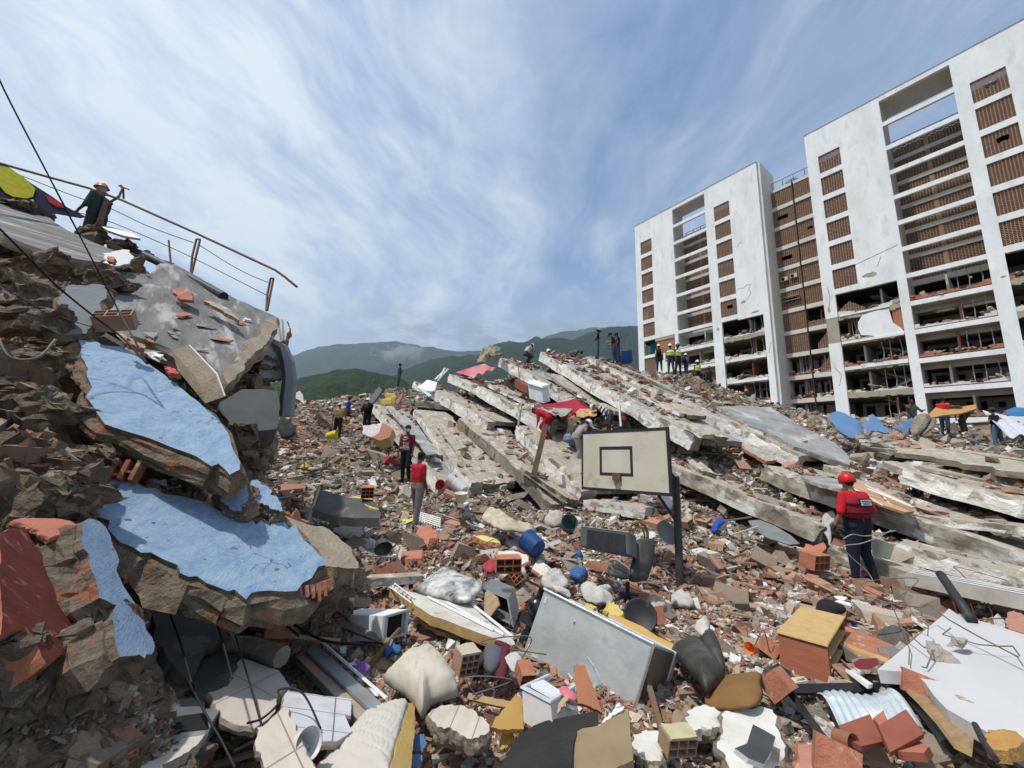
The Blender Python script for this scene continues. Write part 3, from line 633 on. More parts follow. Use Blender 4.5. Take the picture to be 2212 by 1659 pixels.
part('metal_awning', lambda bm: (box(bm, (-17.4, YM - .3, ZK(5) - 1.05), (-15.5, YM, ZK(5) - .98)), box(bm, (-17.4, YM - .25, ZK(5) - 1.5), (-15.5, YM, ZK(5) - 1.44))), flat('awning_grey', (.35, .33, .30)))
part('roof_tank', lambda bm: lathe(bm, [(0, 0), (.72, 0), (.75, .1), (.68, 1.35), (.2, 1.6), (0, 1.62)], 20, Matrix.Translation((-15.7, 5.2, 34.7))), flat('tank_blue', (.20, .30, .36)), smooth=False)
part('roof_railing', lambda bm: (box(bm, (-17.5, YM + .2, 35.7), (-12.6, YM + .25, 35.75)), [box(bm, (-17.4 + i * 1.2, YM + .2, 34.6), (-17.35 + i * 1.2, YM + .25, 35.7)) for i in range(5)]), MATS['dark_metal'])
wallrects('rear_wing', [(-37.6, -36.6, 0, 35.2)], FACADE2, 2.2, 2.5)
for k in range(1, 8): screen(-37.5, -36.7, ZK(k) - 2.4, ZK(k) - .4, y=2.05)
ROOM = mat('room_wall', (.50, .49, .44), (.40, .39, .34), 1.2, .9, .4, 10, c3=(.30, .22, .16), thr=.68, s3=.8)
def segs(): return ((-36.4, -29.75, 5.5), (-24.65, -17.9, 5.5), (-12.5, -6.1, 5.5), (-1.1, 8.8, 5.5))
part('roof_slab', lambda bm: (box(bm, (-36.4, T, 33.3), (-29.75, 14, 33.55)), box(bm, (-29.7, 3.5, 33.3), (-24.7, 14, 33.55)), box(bm, (-24.65, T, 33.3), (-17.9, 14, 33.55)), box(bm, (-17.8, YM + .6, 34.0), (-12.65, 14, 34.3)), box(bm, (-12.3, T, 33.3), (-6.1, 14, 33.55)), box(bm, (-6.08, 4.5, 33.3), (-1.13, 14, 33.55)), box(bm, (-1.1, T, 33.3), (8.8, 14, 33.55))), CONC_G)
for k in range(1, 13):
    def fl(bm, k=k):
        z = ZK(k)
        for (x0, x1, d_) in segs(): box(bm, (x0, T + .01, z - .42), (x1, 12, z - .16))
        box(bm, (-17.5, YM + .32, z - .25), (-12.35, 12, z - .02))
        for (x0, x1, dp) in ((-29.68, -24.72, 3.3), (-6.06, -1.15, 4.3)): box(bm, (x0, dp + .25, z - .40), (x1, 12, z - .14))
    part('floor_slab', fl, CONC_D if k > 6 else DARK)  # slabs behind the screens are painted near-black as interior shade
part('rear_wall', lambda bm: box(bm, (-36.5, 12.02, 0), (9, 12.3, 33.2)), ROOM)
part('shade_backing', lambda bm: [box(bm, (x0, 2.4, ZK(6) - .1), (x1, 2.5, 33.2)) for x0, x1 in ((-36.2, -30), (-24.4, -18.1), (-12.2, -6.3), (-1, 8.5))] + [box(bm, (-17.4, YM + 1.6, ZK(8)), (-12.7, YM + 1.7, 33.9)), box(bm, (-29.6, 4.4, ZK(6)), (-24.8, 4.5, 32.4)), box(bm, (-6.0, 5.4, ZK(6)), (-1.2, 5.5, 32.4))], DARK)  # near-black sheets put in as the shade of rooms behind the screens
rgb_ = random.Random(5)
def room(x0, x1, zf, zt, dp=4.5, seed=0, yel=False, y0=0):
    """an opened room: back wall with a door, windows and a partition, broken edge and rubble"""
    rg = random.Random(seed); H = zt - zf
    bw = part('back_wall', lambda bm: box(bm, (x0, dp, zf), (x1, dp + .12, zt)), ROOM)
    x = x0 + .3
    while x < x1 - 1.0:
        if rg.random() < .75:
            if rg.random() < .5: w_ = rg.uniform(.7, 1.3); part('doorway', lambda bm: box(bm, (x, dp - .03, zf + .02), (x + w_, dp + .01, zf + min(2.0, H * .85))), DARK, bw)  # dark slab on the wall stands for the unlit doorway
            else: w_ = rg.uniform(.4, .7); part('window_opening', lambda bm: box(bm, (x, dp - .03, zf + H * .55), (x + w_, dp + .01, zf + H * .8)), DARK, bw)  # dark slab on the wall stands for the unlit window opening
            x += w_
        x += rg.uniform(.4, .9)
    px = x0 + (x1 - x0) * rg.uniform(.3, .7)
    part('partition', lambda bm: box(bm, (px, y0 + 1.0, zf), (px + .15, dp, zt)), ROOM if rg.random() < .6 else BRICK)
    if rg.random() < .8: part('bent_pipe', lambda bm: [tube(bm, [(x, y0 + .5, zf), (x + rg.uniform(-.1, .1), y0 + .6, (zf + zt) / 2), (x, y0 + .5, zt)], .035, 6) for x in (x0 + (x1 - x0) * .62, x0 + (x1 - x0) * .75, x0 + (x1 - x0) * .9)], CONC_G)
    def jag(bm):
        n = 14; xs = [x0 + (x1 - x0) * i / n for i in range(n + 1)]
        hs = [max(.02, rg.uniform(-.1, .35) + (.5 if (i < 3 or i > n - 2) else 0) * rg.random()) for i in range(n + 1)]
        for i in range(n): box(bm, (xs[i], y0 + .06, zf), (xs[i + 1] - .004, y0 + .24, zf + (hs[i] + hs[i + 1]) / 2))
    part('wall_stub', jag, BRICK if rg.random() < .5 else FACADE2)
    n = 46; P = np.stack([rng.uniform(x0, x1, n), y0 + .1 + np.abs(rng.normal(.5, .8, n)), zf + rng.uniform(0, .3, n)], 1); P[:, 2] += .35 * np.exp(-((P[:, 0] - (x0 + (x1 - x0) * rg.random())) / .8) ** 2)
    s = rng.uniform(.10, .34, n); o = scatter('fallen_masonry', P, np.stack([s * 1.5, s, s * .6], 1), rotmats(n, .6), np.where(rng.uniform(0, 1, (n, 1)) < .4, pick('brick', n), pick('dust', n)), CH)
    o.parent = bld; tag(o, kind='stuff')
for k in range(6, 11):
    zf, zt = ZK(k + 1) + .1, ZK(k) - .55
    room(-23.42, -18.55, zf, zt, 4.5, 10 + k)
    if k == 7:
        room(-11.5, -10.0, zf, zt, 4.5, 20 + k)
    else: room(-11.5, -6.75, zf, zt, 5.0, 20 + k)
    room(-6.06, -1.15, zf, zt - .1, 5.5, 30 + k, k == 8)
    if k < 9: room(-29.68, -24.72, zf, zt - .1, 4.5, 40 + k)
    room(-.19, 1.86, zf, zt, 3.5, 50 + k)
for k in (6, 8, 9, 10): room(-14.95, -12.65, ZK(k + 1) + .35, ZK(k) - .3, 6.0, 60 + k, y0=YM)
for k in (8, 9, 10): room(-17.5, -15.25, ZK(k + 1) + .35, ZK(k) - .3, 6.0, 70 + k, y0=YM)
for k in range(7, 12):
        z = ZK(k)
        for (x0, x1) in ((-23.42, -18.52), (-11.52, -6.72), (-.19, 1.86)):
          def edges(bm):
            n = 12; xs = [x0 + (x1 - x0) * i / n for i in range(n + 1)]
            for i in range(n):
                j = rgb_.uniform(-.07, .07); box(bm, (xs[i], .02 + rgb_.uniform(0, .06), z - .42 + j), (xs[i + 1] - .003, T, z + .12 + rgb_.uniform(-.05, .05)))
          part('slab_edge', edges, [SLABP])
for q_ in [(-23.3, -18.6, z_ - .30, z_ + .05) for z_ in (ZK(8), ZK(9), ZK(10))] + [(-11.5, -9.8, ZK(9) - .3, ZK(9) + .02), (-10.2, -6.8, ZK(9) - .25, ZK(9) + .14), (-11.45, -6.8, ZK(8) - .3, ZK(8) - .05), (-11.4, -7.5, ZK(7) - .1, ZK(7) + .08)]: wallrects('slab_edge_paint', [q_], FACADE, -.02, .05)
def patch(bm):
    pts = [(-10.0, 13.9), (-9.6, 14.55), (-8.4, 14.75), (-7.6, 14.6), (-7.45, 13.2), (-7.0, 12.6), (-6.75, 12.1), (-7.6, 11.7), (-8.6, 12.0), (-9.3, 12.35), (-9.9, 12.5), (-10.05, 13.2)]
    f = bm.faces.new([bm.verts.new((x, .04, z)) for x, z in pts]); r_ = bmesh.ops.extrude_face_region(bm, geom=[f]); bmesh.ops.translate(bm, vec=(0, .2, 0), verts=[v for v in r_['geom'] if isinstance(v, bmesh.types.BMVert)])
part('plaster_patch', patch, FACADE)
wallrects('brick_infill', [(-7.42, -6.77, 12.35, 14.7)], BRICK, .14, .3)
screen(-11.4, -9.4, ZK(7) + .15, ZK(7) + 1.35, cut=lambda x: 1.3 - abs(x - .9) * .9, key='brk')
for k in (6, 8, 9, 10):
    def stairs(bm):
        zf, zt = ZK(k + 1) + .1, ZK(k) - .4; n = 9
        for i in range(n):
            t = i / n; x = -9.0 + t * 2.2; z = zf + t * (zt - zf) * .5; box(bm, (x, 1.6, z), (x + .30, 2.8, z + .17))
            x = -6.9 - t * 2.4; z = (zf + zt) / 2 + t * (zt - zf) * .5; box(bm, (x - .30, 3.0, z), (x, 4.2, z + .17))
    part('staircase', stairs, INNER)
def scars(bm):
    for (cx, cz, w_, h_, s) in ((-8.6, 18.6, 1.5, .62, 3), (-20.7, 19.4, .8, .5, 5), (-19.4, 17.7, 1.2, .35, 6), (-7.0, 15.3, .7, .5, 7), (-12.2, 15.9, .35, .9, 8), (-24.0, 16.6, .5, .6, 9), (-2.2, 16.0, .2, .3, 2), (-.5, 15.4, .45, .25, 12), (-30.4, 17.3, .3, .5, 4)):
        rg = random.Random(s); n = 18; pts = [(cx + math.cos(2 * math.pi * i / n) * w_ * rg.uniform(.55, 1) * .5, -.006, cz + math.sin(2 * math.pi * i / n) * h_ * rg.uniform(.55, 1) * .5) for i in range(n)]
        bm.faces.new([bm.verts.new(p) for p in pts])
part('missing_plaster', scars, SLABP)
def crack(bm):
    for pts in ([(-21.3, 21.2), (-20.9, 21.35), (-20.5, 21.2), (-20.1, 21.5), (-19.5, 21.45)], [(-19.7, 21.4), (-19.9, 20.8), (-19.7, 20.3), (-20.2, 19.5)], [(-9.6, 20.1), (-6.3, 20.9)], [(-12.1, 18.5), (-12.0, 17.2), (-12.15, 16.2)], [(-8.0, 19.2), (-7.6, 20.2)], [(-12.3, 9.5), (-11.8, 8.6), (-12.1, 7.5)], [(-20.9, 27.0), (-20.6, 27.5), (-20.3, 27.4)], [(-18.0, 13.5), (-18.3, 12.2)]):
        for (a, b), (c, d) in zip(pts, pts[1:]): tube(bm, [(a, -.0, b), (c, -.0, d)], .022, 4)
part('crack', crack, flat('crack_dark', (.10, .10, .095)))
SKIN = {'d': (.13, .065, .04), 'm': (.28, .15, .095), 'l': (.36, .20, .13)}
def cmat(c, kind='cloth'):
    key = '%s_%d_%d_%d' % (kind, *[int(x * 255) for x in c])
    if key in MATS: return MATS[key]
    return mat(key, c, tuple(x * .72 for x in c), 9, .85 if kind == 'cloth' else .45, .5 if kind == 'cloth' else .1, 22, bdist=.012)
def Rx(a): return Matrix.Rotation(a, 3, 'X')
def Ry(a): return Matrix.Rotation(a, 3, 'Y')
def Rz(a): return Matrix.Rotation(a, 3, 'Z')
def person(px, py, d, yaw, label, h=1.72, shirt=(.02, .02, .02), pants=(.03, .04, .07), skin='d', hair=(.01, .008, .007), shoe=(.02, .02, .02), lean=0, twist=0, nod=0,
           armL=(10, 8, 20), armR=(10, 8, 20), legL=(5, 8), legR=(-5, 6), sleeve=.5, hat=None, mask=False, vest=None, pack=None, res=.016, girth=1.14, group=None, extra=None, lower=0, foot=None, stripes=None):
    """feet at pixel (px,py) and distance d; yaw 0 faces away from the camera (+y), 180 faces it.
    arm = (forward swing, outward, elbow bend), leg = (hip forward, knee bend) in degrees"""
    base = at(px, py, d) if foot is None else Vector(foot)
    J = {}; s = h / 1.72
    pel = Vector((0, 0, .93)); spine = Rx(R(-lean)) @ Rz(R(twist))
    J['pel'] = pel; J['waist'] = pel + spine @ Vector((0, 0, .14)); J['chest'] = pel + spine @ Vector((0, .0, .36)); J['neck'] = pel + spine @ Vector((0, -.005, .52))
    hd = spine @ Rx(R(-nod)); J['head'] = J['neck'] + hd @ Vector((0, .025, .165))
    segs_ = []   # (a, b, ra, rb, tag)
    def seg(a, b, ra, rb, tg): segs_.append((Vector(a), Vector(b), ra, rb, tg))
    hands = []
    for sd, arm in ((-1, armL), (1, armR)):
        sh = pel + spine @ Vector((sd * (.10 + .075 * girth), -.01, .455)); f, o_, e = [R(t) for t in arm]
        D1 = spine @ (Ry(-sd * o_) @ Rx(f) @ Vector((0, 0, -1))); el = sh + D1 * .29
        fw = spine @ (Ry(-sd * o_ * .3) @ Rx(f + e) @ Rz(sd * min(e, R(70)) * .35) @ Vector((0, 0, -1))); wr = el + fw * .25
        seg(sh, sh.lerp(el, sleeve), .052 * girth, .046 * girth, 'shirt')
        if sleeve < 1: seg(sh.lerp(el, sleeve - .05), el, .042, .037, 'skin')
        fs = 'shirt' if sleeve > 1 else 'skin'
        if sleeve > 1: seg(sh.lerp(el, .4), el, .047, .044, 'shirt')
        seg(el, wr, .040 if sleeve > 1 else .037, .027, fs)
        side = fw.cross(Vector((0, 0, 1))); side = side.normalized() if side.length > .1 else Vector((1, 0, 0)); nrm = fw.cross(side)
        pm = wr + fw * .075; gl = 'glove' if extra == 'gloves' else 'skin'
        for q in (-1, 0, 1): seg(wr + side * q * .014, pm + side * q * .024, .014, .013, gl)
        for i, L_ in enumerate((.055, .068, .064, .050)):
            b0 = pm + side * (i - 1.5) * .021; b1 = b0 + (fw * .8 + nrm * .35 * 1).normalized() * L_ * .55; b2 = b1 + (fw * .35 + nrm * .8).normalized() * L_ * .5
            seg(b0, b1, .0095, .0085, gl); seg(b1, b2, .0085, .0075, gl)
        t0 = wr + fw * .02 + side * .028 * -sd; seg(t0, t0 + (fw * .7 - side * sd * .6).normalized() * .05, .011, .009, gl); seg(t0 + (fw * .7 - side * sd * .6).normalized() * .05, t0 + (fw * 1.0 - side * sd * .5).normalized() * .08, .009, .008, gl)
        hands.append(wr + fw * .1)
    feet = []
    for sd, leg in ((-1, legL), (1, legR)):
        hp_, kb = R(leg[0]), R(leg[1]); ou = R(leg[2]) if len(leg) > 2 else R(3)
        a = pel + Vector((sd * .088, 0, -.03)); D1 = Ry(-sd * ou) @ Rx(hp_) @ Vector((0, 0, -1)); kn = a + D1 * .41
        D2 = Ry(-sd * ou) @ Rx(hp_ - kb) @ Vector((0, 0, -1)); an = kn + D2 * .40
        seg(a, kn, .098 * girth, .070 * girth, 'pants'); seg(kn, an, .068 * girth, .054, 'pants')
        ft = Rx(min(0, hp_ - kb) * .3) @ Vector((0, 1, 0)); seg(an + Vector((0, -.02, -.045)), an + ft * .15 + Vector((sd * .02, 0, -.062)), .038, .032, 'shoe'); seg(an, an + Vector((0, 0, -.04)), .04, .04, 'shoe')
        feet.append(an.z - .095)
    dz_ = -min(feet) - lower
    for (z0, z1, w0, w1, r0_, r1_, tg) in ((-.02, .07, .085, .075, .092, .088, 'pants'), (.09, .24, .070, .088, .086, .096, 'shirt'), (.24, .40, .088, .105, .096, .085, 'shirt'), (.40, .455, .11, .085, .075, .055, 'shirt')):
        for q in (-1, -.35, .35, 1):
            sp_ = spine if tg == 'shirt' else Rx(R(-lean * .3))
            seg(pel + sp_ @ Vector((q * w0 * girth, 0, z0)), pel + sp_ @ Vector((q * w1 * girth, 0, z1)), r0_ * girth, r1_ * girth, tg)
    seg(pel + spine @ Vector((0, 0, .06)), pel + spine @ Vector((0, 0, .2)), .09 * girth, .09 * girth, 'shirt')
    seg(J['neck'] - spine @ Vector((0, 0, .05)), J['neck'] + hd @ Vector((0, .01, .06)), .055, .050, 'skin')
    H = J['head']; hv = lambda x, y, z: H + hd @ Vector((x, y, z))
    seg(hv(0, -.02, .03), hv(0, .015, .03), .082, .080, 'hair'); seg(hv(0, -.03, .0), hv(0, -.035, -.03), .070, .055, 'hair')
    seg(hv(0, .03, -.01), hv(0, .035, .01), .070, .072, 'skin'); seg(hv(-.012, .045, -.07), hv(.012, .045, -.07), .046, .046, 'skin')
    seg(hv(0, .100, .012), hv(0, .112, -.016), .011, .016, 'skin')
    for sd in (-1, 1): seg(hv(sd * .078, 0, .005), hv(sd * .080, -.008, -.02), .014, .010, 'skin'); seg(hv(sd * .030, .088, .028), hv(sd * .033, .088, .028), .011, .011, 'eye')
    seg(hv(-.018, .092, -.052), hv(.018, .092, -.052), .009, .009, 'lip')
    if mask: seg(hv(-.02, .075, -.045), hv(.02, .075, -.045), .050, .050, 'mask')
    bm = bmesh.new()
    for a, b, ra, rb, tg in segs_:
        if ra < .0125 and res > .02 and tg in ('skin', 'glove'): ra, rb = max(ra, res * .62), max(rb, res * .6)
        ax = b - a; L_ = ax.length; t = ax.normalized() if L_ > 1e-5 else Vector((0, 0, 1)); q = t.to_track_quat('Z', 'Y').to_matrix(); rings = []
        for k, (rr_, zz) in enumerate([(math.sin(u) * ra, -math.cos(u) * ra) for u in (.35, .8, 1.3)] + [(math.sin(u) * rb, L_ - math.cos(u) * rb) for u in (1.84, 2.34, 2.8)]):
            rings.append([bm.verts.new(a + q @ Vector((rr_ * math.cos(w_), rr_ * math.sin(w_), zz))) for w_ in [k2 * math.pi / 5 for k2 in range(10)]])
        for A_r, B_r in zip(rings, rings[1:]):
            for k in range(10): bm.faces.new((A_r[k], A_r[(k + 1) % 10], B_r[(k + 1) % 10], B_r[k]))
        bm.faces.new(rings[0][::-1]); bm.faces.new(rings[-1])
    for v in bm.verts: v.co = Vector((v.co.x, v.co.y, v.co.z + dz_)) * s
    me = bpy.data.meshes.new('tmp'); bm.to_mesh(me); bm.free(); tmp = bpy.data.objects.new('tmp', me); COL.objects.link(tmp)
    md = tmp.modifiers.new('r', 'REMESH'); md.mode = 'VOXEL'; md.voxel_size = res; md.use_smooth_shade = True
    sm = tmp.modifiers.new('s', 'SMOOTH'); sm.factor = .5; sm.iterations = 2
    bpy.context.view_layer.update(); dg = bpy.context.evaluated_depsgraph_get(); body = bpy.data.meshes.new_from_object(tmp.evaluated_get(dg)); bpy.data.objects.remove(tmp); bpy.data.meshes.remove(me)
    body.name = 'person'; body.materials.clear()
    tags = ['skin', 'shirt', 'pants', 'shoe', 'hair', 'eye', 'lip', 'mask', 'glove']
    cols = {'skin': SKIN[skin], 'shirt': shirt, 'pants': pants, 'shoe': shoe, 'hair': hair, 'eye': (.01, .01, .01), 'lip': tuple(x * .6 for x in SKIN[skin]), 'mask': (.62, .68, .70), 'glove': (.03, .03, .03)}
    for t in tags: body.materials.append(cmat(cols[t], 'skin' if t in ('skin', 'lip', 'eye') else 'cloth'))
    n = len(body.polygons); c = np.empty(n * 3); body.polygons.foreach_get('center', c); c = c.reshape(-1, 3)
    best = np.full(n, 9.); lab = np.zeros(n, np.int32)
    for a, b, ra, rb, tg in segs_:
        a = np.array((a + Vector((0, 0, dz_))) * s); b = np.array((b + Vector((0, 0, dz_))) * s); ab = b - a; L2 = max(ab @ ab, 1e-9)
        t = np.clip(((c - a) @ ab) / L2, 0, 1); dist = np.linalg.norm(c - a - t[:, None] * ab, axis=1) - (ra + (rb - ra) * t) * s
        if tg in ('eye', 'lip', 'mask'): dist -= .004
        k = dist < best; best[k] = dist[k]; lab[k] = tags.index(tg)
    if stripes:
        zz = (c - np.array((pel + Vector((0, 0, dz_))) * s)) @ np.array(spine @ Vector((0, 0, 1)))
        body.materials.append(cmat(stripes)); lab[(lab == 1) & ((zz / .062).astype(int) % 2 == 0)] = 9
    body.polygons.foreach_set('material_index', lab); body.polygons.foreach_set('use_smooth', [True] * n); body.update()
    o = bpy.data.objects.new('person', body); COL.objects.link(o); o.location = base; o.rotation_euler = (0, 0, R(yaw))
    tag(o, label, 'person', group)
    off = Vector((0, 0, dz_))
    def child(name, fn, m, smooth=True):
        b2 = bmesh.new(); fn(b2)
        for v in b2.verts: v.co = (v.co + off) * s
        c_ = bm_done(name, b2, m, o, smooth); return c_
    HM = Matrix.Translation(H) @ hd.to_4x4()
    if hat:
        kind, hc = hat
        hm = cmat(hc, 'shell' if kind in ('helmet', 'rescue') else 'cloth')
        if kind in ('helmet', 'rescue'):
            child('hard_hat', lambda b: (lathe(b, [(.0001, .150), (.05, .143), (.085, .115), (.105, .07), (.110, .035), (.128, .028), (.130, .022), (.108, .024), (.0001, .10)] if kind == 'helmet' else [(.0001, .150), (.06, .140), (.098, .105), (.115, .05), (.116, -.005), (.108, -.02), (.095, -.01), (.0001, .09)], 20, HM @ Matrix.Scale(1.12, 4, (0, 1, 0))), tube(b, [HM @ Vector((0, -.11, .08)), HM @ Vector((0, -.05, .148)), HM @ Vector((0, .05, .15)), HM @ Vector((0, .11, .09))], .013, 6)), hm)
        elif kind == 'straw':
            child('sun_hat', lambda b: lathe(b, [(.0001, .140), (.06, .135), (.085, .09), (.095, .055), (.15, .045), (.19, .03), (.19, .024), (.09, .04), (.0001, .05)], 20, HM), hm)
        else:
            fr = 1 if kind == 'cap' else -1
            def capf(b):
                lathe(b, [(.0001, .128), (.05, .120), (.085, .085), (.097, .035), (.097, .02), (.08, .02), (.0001, .05)], 16, HM @ Matrix.Scale(1.1, 4, (0, 1, 0)))
                vs = [HM @ Vector(p) for p in ((-.075, .06 * fr, .04), (.075, .06 * fr, .04), (.060, .165 * fr, .022), (0, .185 * fr, .02), (-.060, .165 * fr, .022))]
                lo = [v - hd @ Vector((0, 0, .008)) for v in vs]; A2 = [b.verts.new(v) for v in vs]; B2 = [b.verts.new(v) for v in lo]; b.faces.new(A2); b.faces.new(B2[::-1])
                for i in range(5): b.faces.new((A2[i], B2[i], B2[(i + 1) % 5], A2[(i + 1) % 5]))
            child('cap', capf, hm)
    if vest:
        def shell(b, z0=.04, z1=.45, g=1.0, mi=0):
            prof = [(.10, .21, .148), (.20, .20, .140), (.30, .212, .150), (.40, .205, .140), (.445, .15, .10)]; rings = []
            for z, wx, wy in prof: rings.append([b.verts.new(pel + spine @ Vector((wx * .93 * girth * math.cos(t), wy * .93 * girth * math.sin(t), z))) for t in [2 * math.pi * k / 20 for k in range(20)]])
            for A_r, B_r in zip(rings, rings[1:]):
                for k in range(20):
                    if A_r is rings[2] and k in (0, 19, 9, 10): continue
                    b.faces.new((A_r[k], A_r[(k + 1) % 20], B_r[(k + 1) % 20], B_r[k]))
        vv = child('vest', shell, cmat(vest[0]))
        sol = vv.modifiers.new('t', 'SOLIDIFY'); sol.thickness = .012
        def bands(b):
            for z in (.16, .30):
                rg_ = [[b.verts.new(pel + spine @ Vector((wx * .945 * girth * math.cos(t), wy * .945 * girth * math.sin(t), zz))) for t in [2 * math.pi * k / 20 for k in range(20)]] for zz, wx, wy in ((z, .212, .155), (z + .04, .214, .156))]
                for k in range(20): b.faces.new((rg_[0][k], rg_[0][(k + 1) % 20], rg_[1][(k + 1) % 20], rg_[1][k]))
        bb = child('vest_band', bands, cmat(vest[1])); bb.parent = vv
        sol = bb.modifiers.new('t', 'SOLIDIFY'); sol.thickness = .008
    if pack:
        def pk(b):
            M_ = Matrix.Translation(pel + spine @ Vector((0, -.20, .28))) @ spine.to_4x4(); box(b, (-.15, -.08, -.22), (.15, .09, .20), 0, M_); bmesh.ops.bevel(b, geom=b.edges[:], offset=.045, segments=3, affect='EDGES')
        child('backpack', pk, cmat(pack))
    return o, dict(J=J, s=s, dz=dz_, pel=pel, spine=spine, hd=hd, hands=hands)
NAVY, JEAN, BLK = (.012, .016, .035), (.07, .11, .18), (.012, .012, .014)
HIV = ((.55, .72, .03), (.55, .56, .52))
pr, inf = person(1868, 1258, 7.25, 8, 'person in red rescue shirt, dark red vest and red helmet standing with back turned', h=1.84, shirt=(.52, .008, .018), pants=(.012, .015, .032), skin='m', lean=4, nod=8, sleeve=.98, armL=(-4, 24, 30), armR=(2, 30, 46), legL=(2, 6, 6), legR=(8, 20, 6), hat=('rescue', (.55, .015, .012)), vest=((.24, .012, .022), (.10, .005, .012)), res=.012, girth=1.36, extra='gloves')
pel, spn = inf['pel'], inf['spine']
def backp(b):
    M_ = Matrix.Translation(pel + spn @ Vector((0, -.196, .345))) @ spn.to_4x4(); box(b, (-.115, -.012, -.062), (.115, 0, .062), 0, M_); box(b, (-.098, -.016, -.045), (.098, -.0125, .045), 1, M_)
b2 = bmesh.new(); backp(b2)
for v in b2.verts: v.co = (v.co + Vector((0, 0, inf['dz']))) * inf['s']
bm_done('back_patch', b2, [cmat((.05, .008, .012)), flat('patch_white', (.62, .64, .62))], pr)
def words(s_, parent, loc, rot, size, m, name='lettering', ext=.002):
    cu = bpy.data.curves.new(name, 'FONT'); cu.body = s_; cu.size = size; cu.align_x = 'CENTER'; cu.align_y = 'CENTER'; cu.extrude = ext; cu.materials.append(m)
    t = bpy.data.objects.new(name, cu); COL.objects.link(t); bpy.context.view_layer.update()
    me = bpy.data.meshes.new_from_object(t.evaluated_get(bpy.context.evaluated_depsgraph_get())); bpy.data.objects.remove(t)
    o = bpy.data.objects.new(name, me); COL.objects.link(o); o.parent = parent; o.location = loc; o.rotation_euler = rot; return o
lt = (pel + spn @ Vector((0, -.215, .345)) + Vector((0, 0, inf['dz']))) * inf['s']
for dz2, tx in ((.021, 'BOMBEROS'), (-.021, 'RESCATE')): words(tx, pr, lt + Vector((0, -dz2 * -.05, dz2)), (R(90 - 4), 0, 0), .036, cmat((.12, .12, .12)))
p7, inf7 = person(874, 1040, 12.4, 172, 'person in maroon and white shirt with face mask and dark cap walking on rubble', h=1.75, shirt=(.16, .015, .03), pants=BLK, skin='d', mask=True, nod=-6, armL=(4, 8, 18), armR=(0, 10, 16), legL=(10, 18), legR=(-4, 8), sleeve=.75, hat=('cap', (.02, .02, .03)), res=.015)
S7 = Matrix.Translation(Vector((0, 0, inf7['dz'])))
b2 = bmesh.new()
rg_ = [[b2.verts.new(inf7['pel'] + inf7['spine'] @ Vector((wx * math.cos(t), wy * math.sin(t), z))) for t in [R(8) + (math.pi - R(16)) * k / 14 for k in range(15)]] for z, wx, wy in ((.02, .190, .118), (.10, .180, .114), (.20, .180, .114), (.27, .188, .118))]
for A_r, B_r in zip(rg_, rg_[1:]):
    for k in range(14): b2.faces.new((A_r[k], A_r[k + 1], B_r[k + 1], B_r[k]))
for v in b2.verts: v.co = (v.co + Vector((0, 0, inf7['dz']))) * inf7['s']
sp7 = bm_done('shirt_front', b2, mat('pale_print', (.50, .42, .42), (.22, .08, .09), 12, .9, .2, 30), p7, True); sp7.modifiers.new('t', 'SOLIDIFY').thickness = .01
wl = (inf7['pel'] + inf7['spine'] @ Vector((0, .135, .375)) + Vector((0, 0, inf7['dz']))) * inf7['s']
WHT = flat('print_white', (.78, .78, .76))
words('NIKE', p7, wl + Vector((0, 0, .035)), (R(90), 0, R(180)), .062, WHT, 'lettering', .012)
b2 = bmesh.new(); sw = [(-.10, .0), (-.085, -.030), (-.055, -.040), (0, -.024), (.11, .03), (0, -.006), (-.05, -.016), (-.075, -.008)]
f = b2.faces.new([b2.verts.new(wl + Vector((-x, .012, z - .012))) for x, z in sw]); r_ = bmesh.ops.extrude_face_region(b2, geom=[f]); bmesh.ops.translate(b2, vec=(0, -.02, 0), verts=[v for v in r_['geom'] if isinstance(v, bmesh.types.BMVert)])
bm_done('swoosh_emblem', b2, WHT, p7)
person(897, 1142, 8.8, -38, 'person in red polo shirt and grey trousers standing on brick rubble, arms hanging', h=1.66, shirt=(.48, .012, .025), pants=(.17, .17, .165), skin='d', armL=(6, 6, 12), armR=(2, 7, 16), legL=(10, 6), legR=(-8, 4), sleeve=.6, nod=10, res=.012)
person(860, 840, 25.5, -60, 'person in dark clothes standing alone on the ridge, hand raised to the face', h=1.75, shirt=(.03, .035, .045), pants=(.03, .05, .075), armL=(30, 5, 110), armR=(0, 5, 10), sleeve=1.2, res=.024)
person(727, 948, 18.0, 15, 'person in tan top with white cloth tied round the waist and white visor', h=1.66, shirt=(.42, .25, .13), pants=BLK, skin='m', armL=(0, 14, 30), armR=(0, 22, 60), legL=(4, 10), legR=(-6, 4), hat=('cap', (.62, .66, .64)), res=.02, sleeve=.2)
o_, i_ = person(748, 928, 20.2, -70, 'person in bright blue shirt and red cap pointing with both arms forward', h=1.78, shirt=(.02, .09, .38), pants=(.045, .035, .04), skin='d', armL=(70, 4, 25), armR=(62, 5, 35), hat=('cap', (.40, .03, .03)), res=.022)
person(790, 936, 19.0, 10, 'person all in black with white helmet and backpack seen from behind', h=1.72, shirt=BLK, pants=BLK, skin='d', armL=(10, 20, 50), armR=(10, 8, 40), hat=('helmet', (.75, .75, .74)), pack=(.012, .012, .015), res=.02, sleeve=1.2)
person(820, 930, 19.6, 60, 'person bending over a black bag wearing a bright green helmet', h=1.65, shirt=(.10, .10, .11), pants=BLK, lean=48, armL=(20, 10, 40), armR=(30, 10, 30), legL=(30, 45), legR=(25, 45), hat=('helmet', (.04, .50, .14)), res=.024)
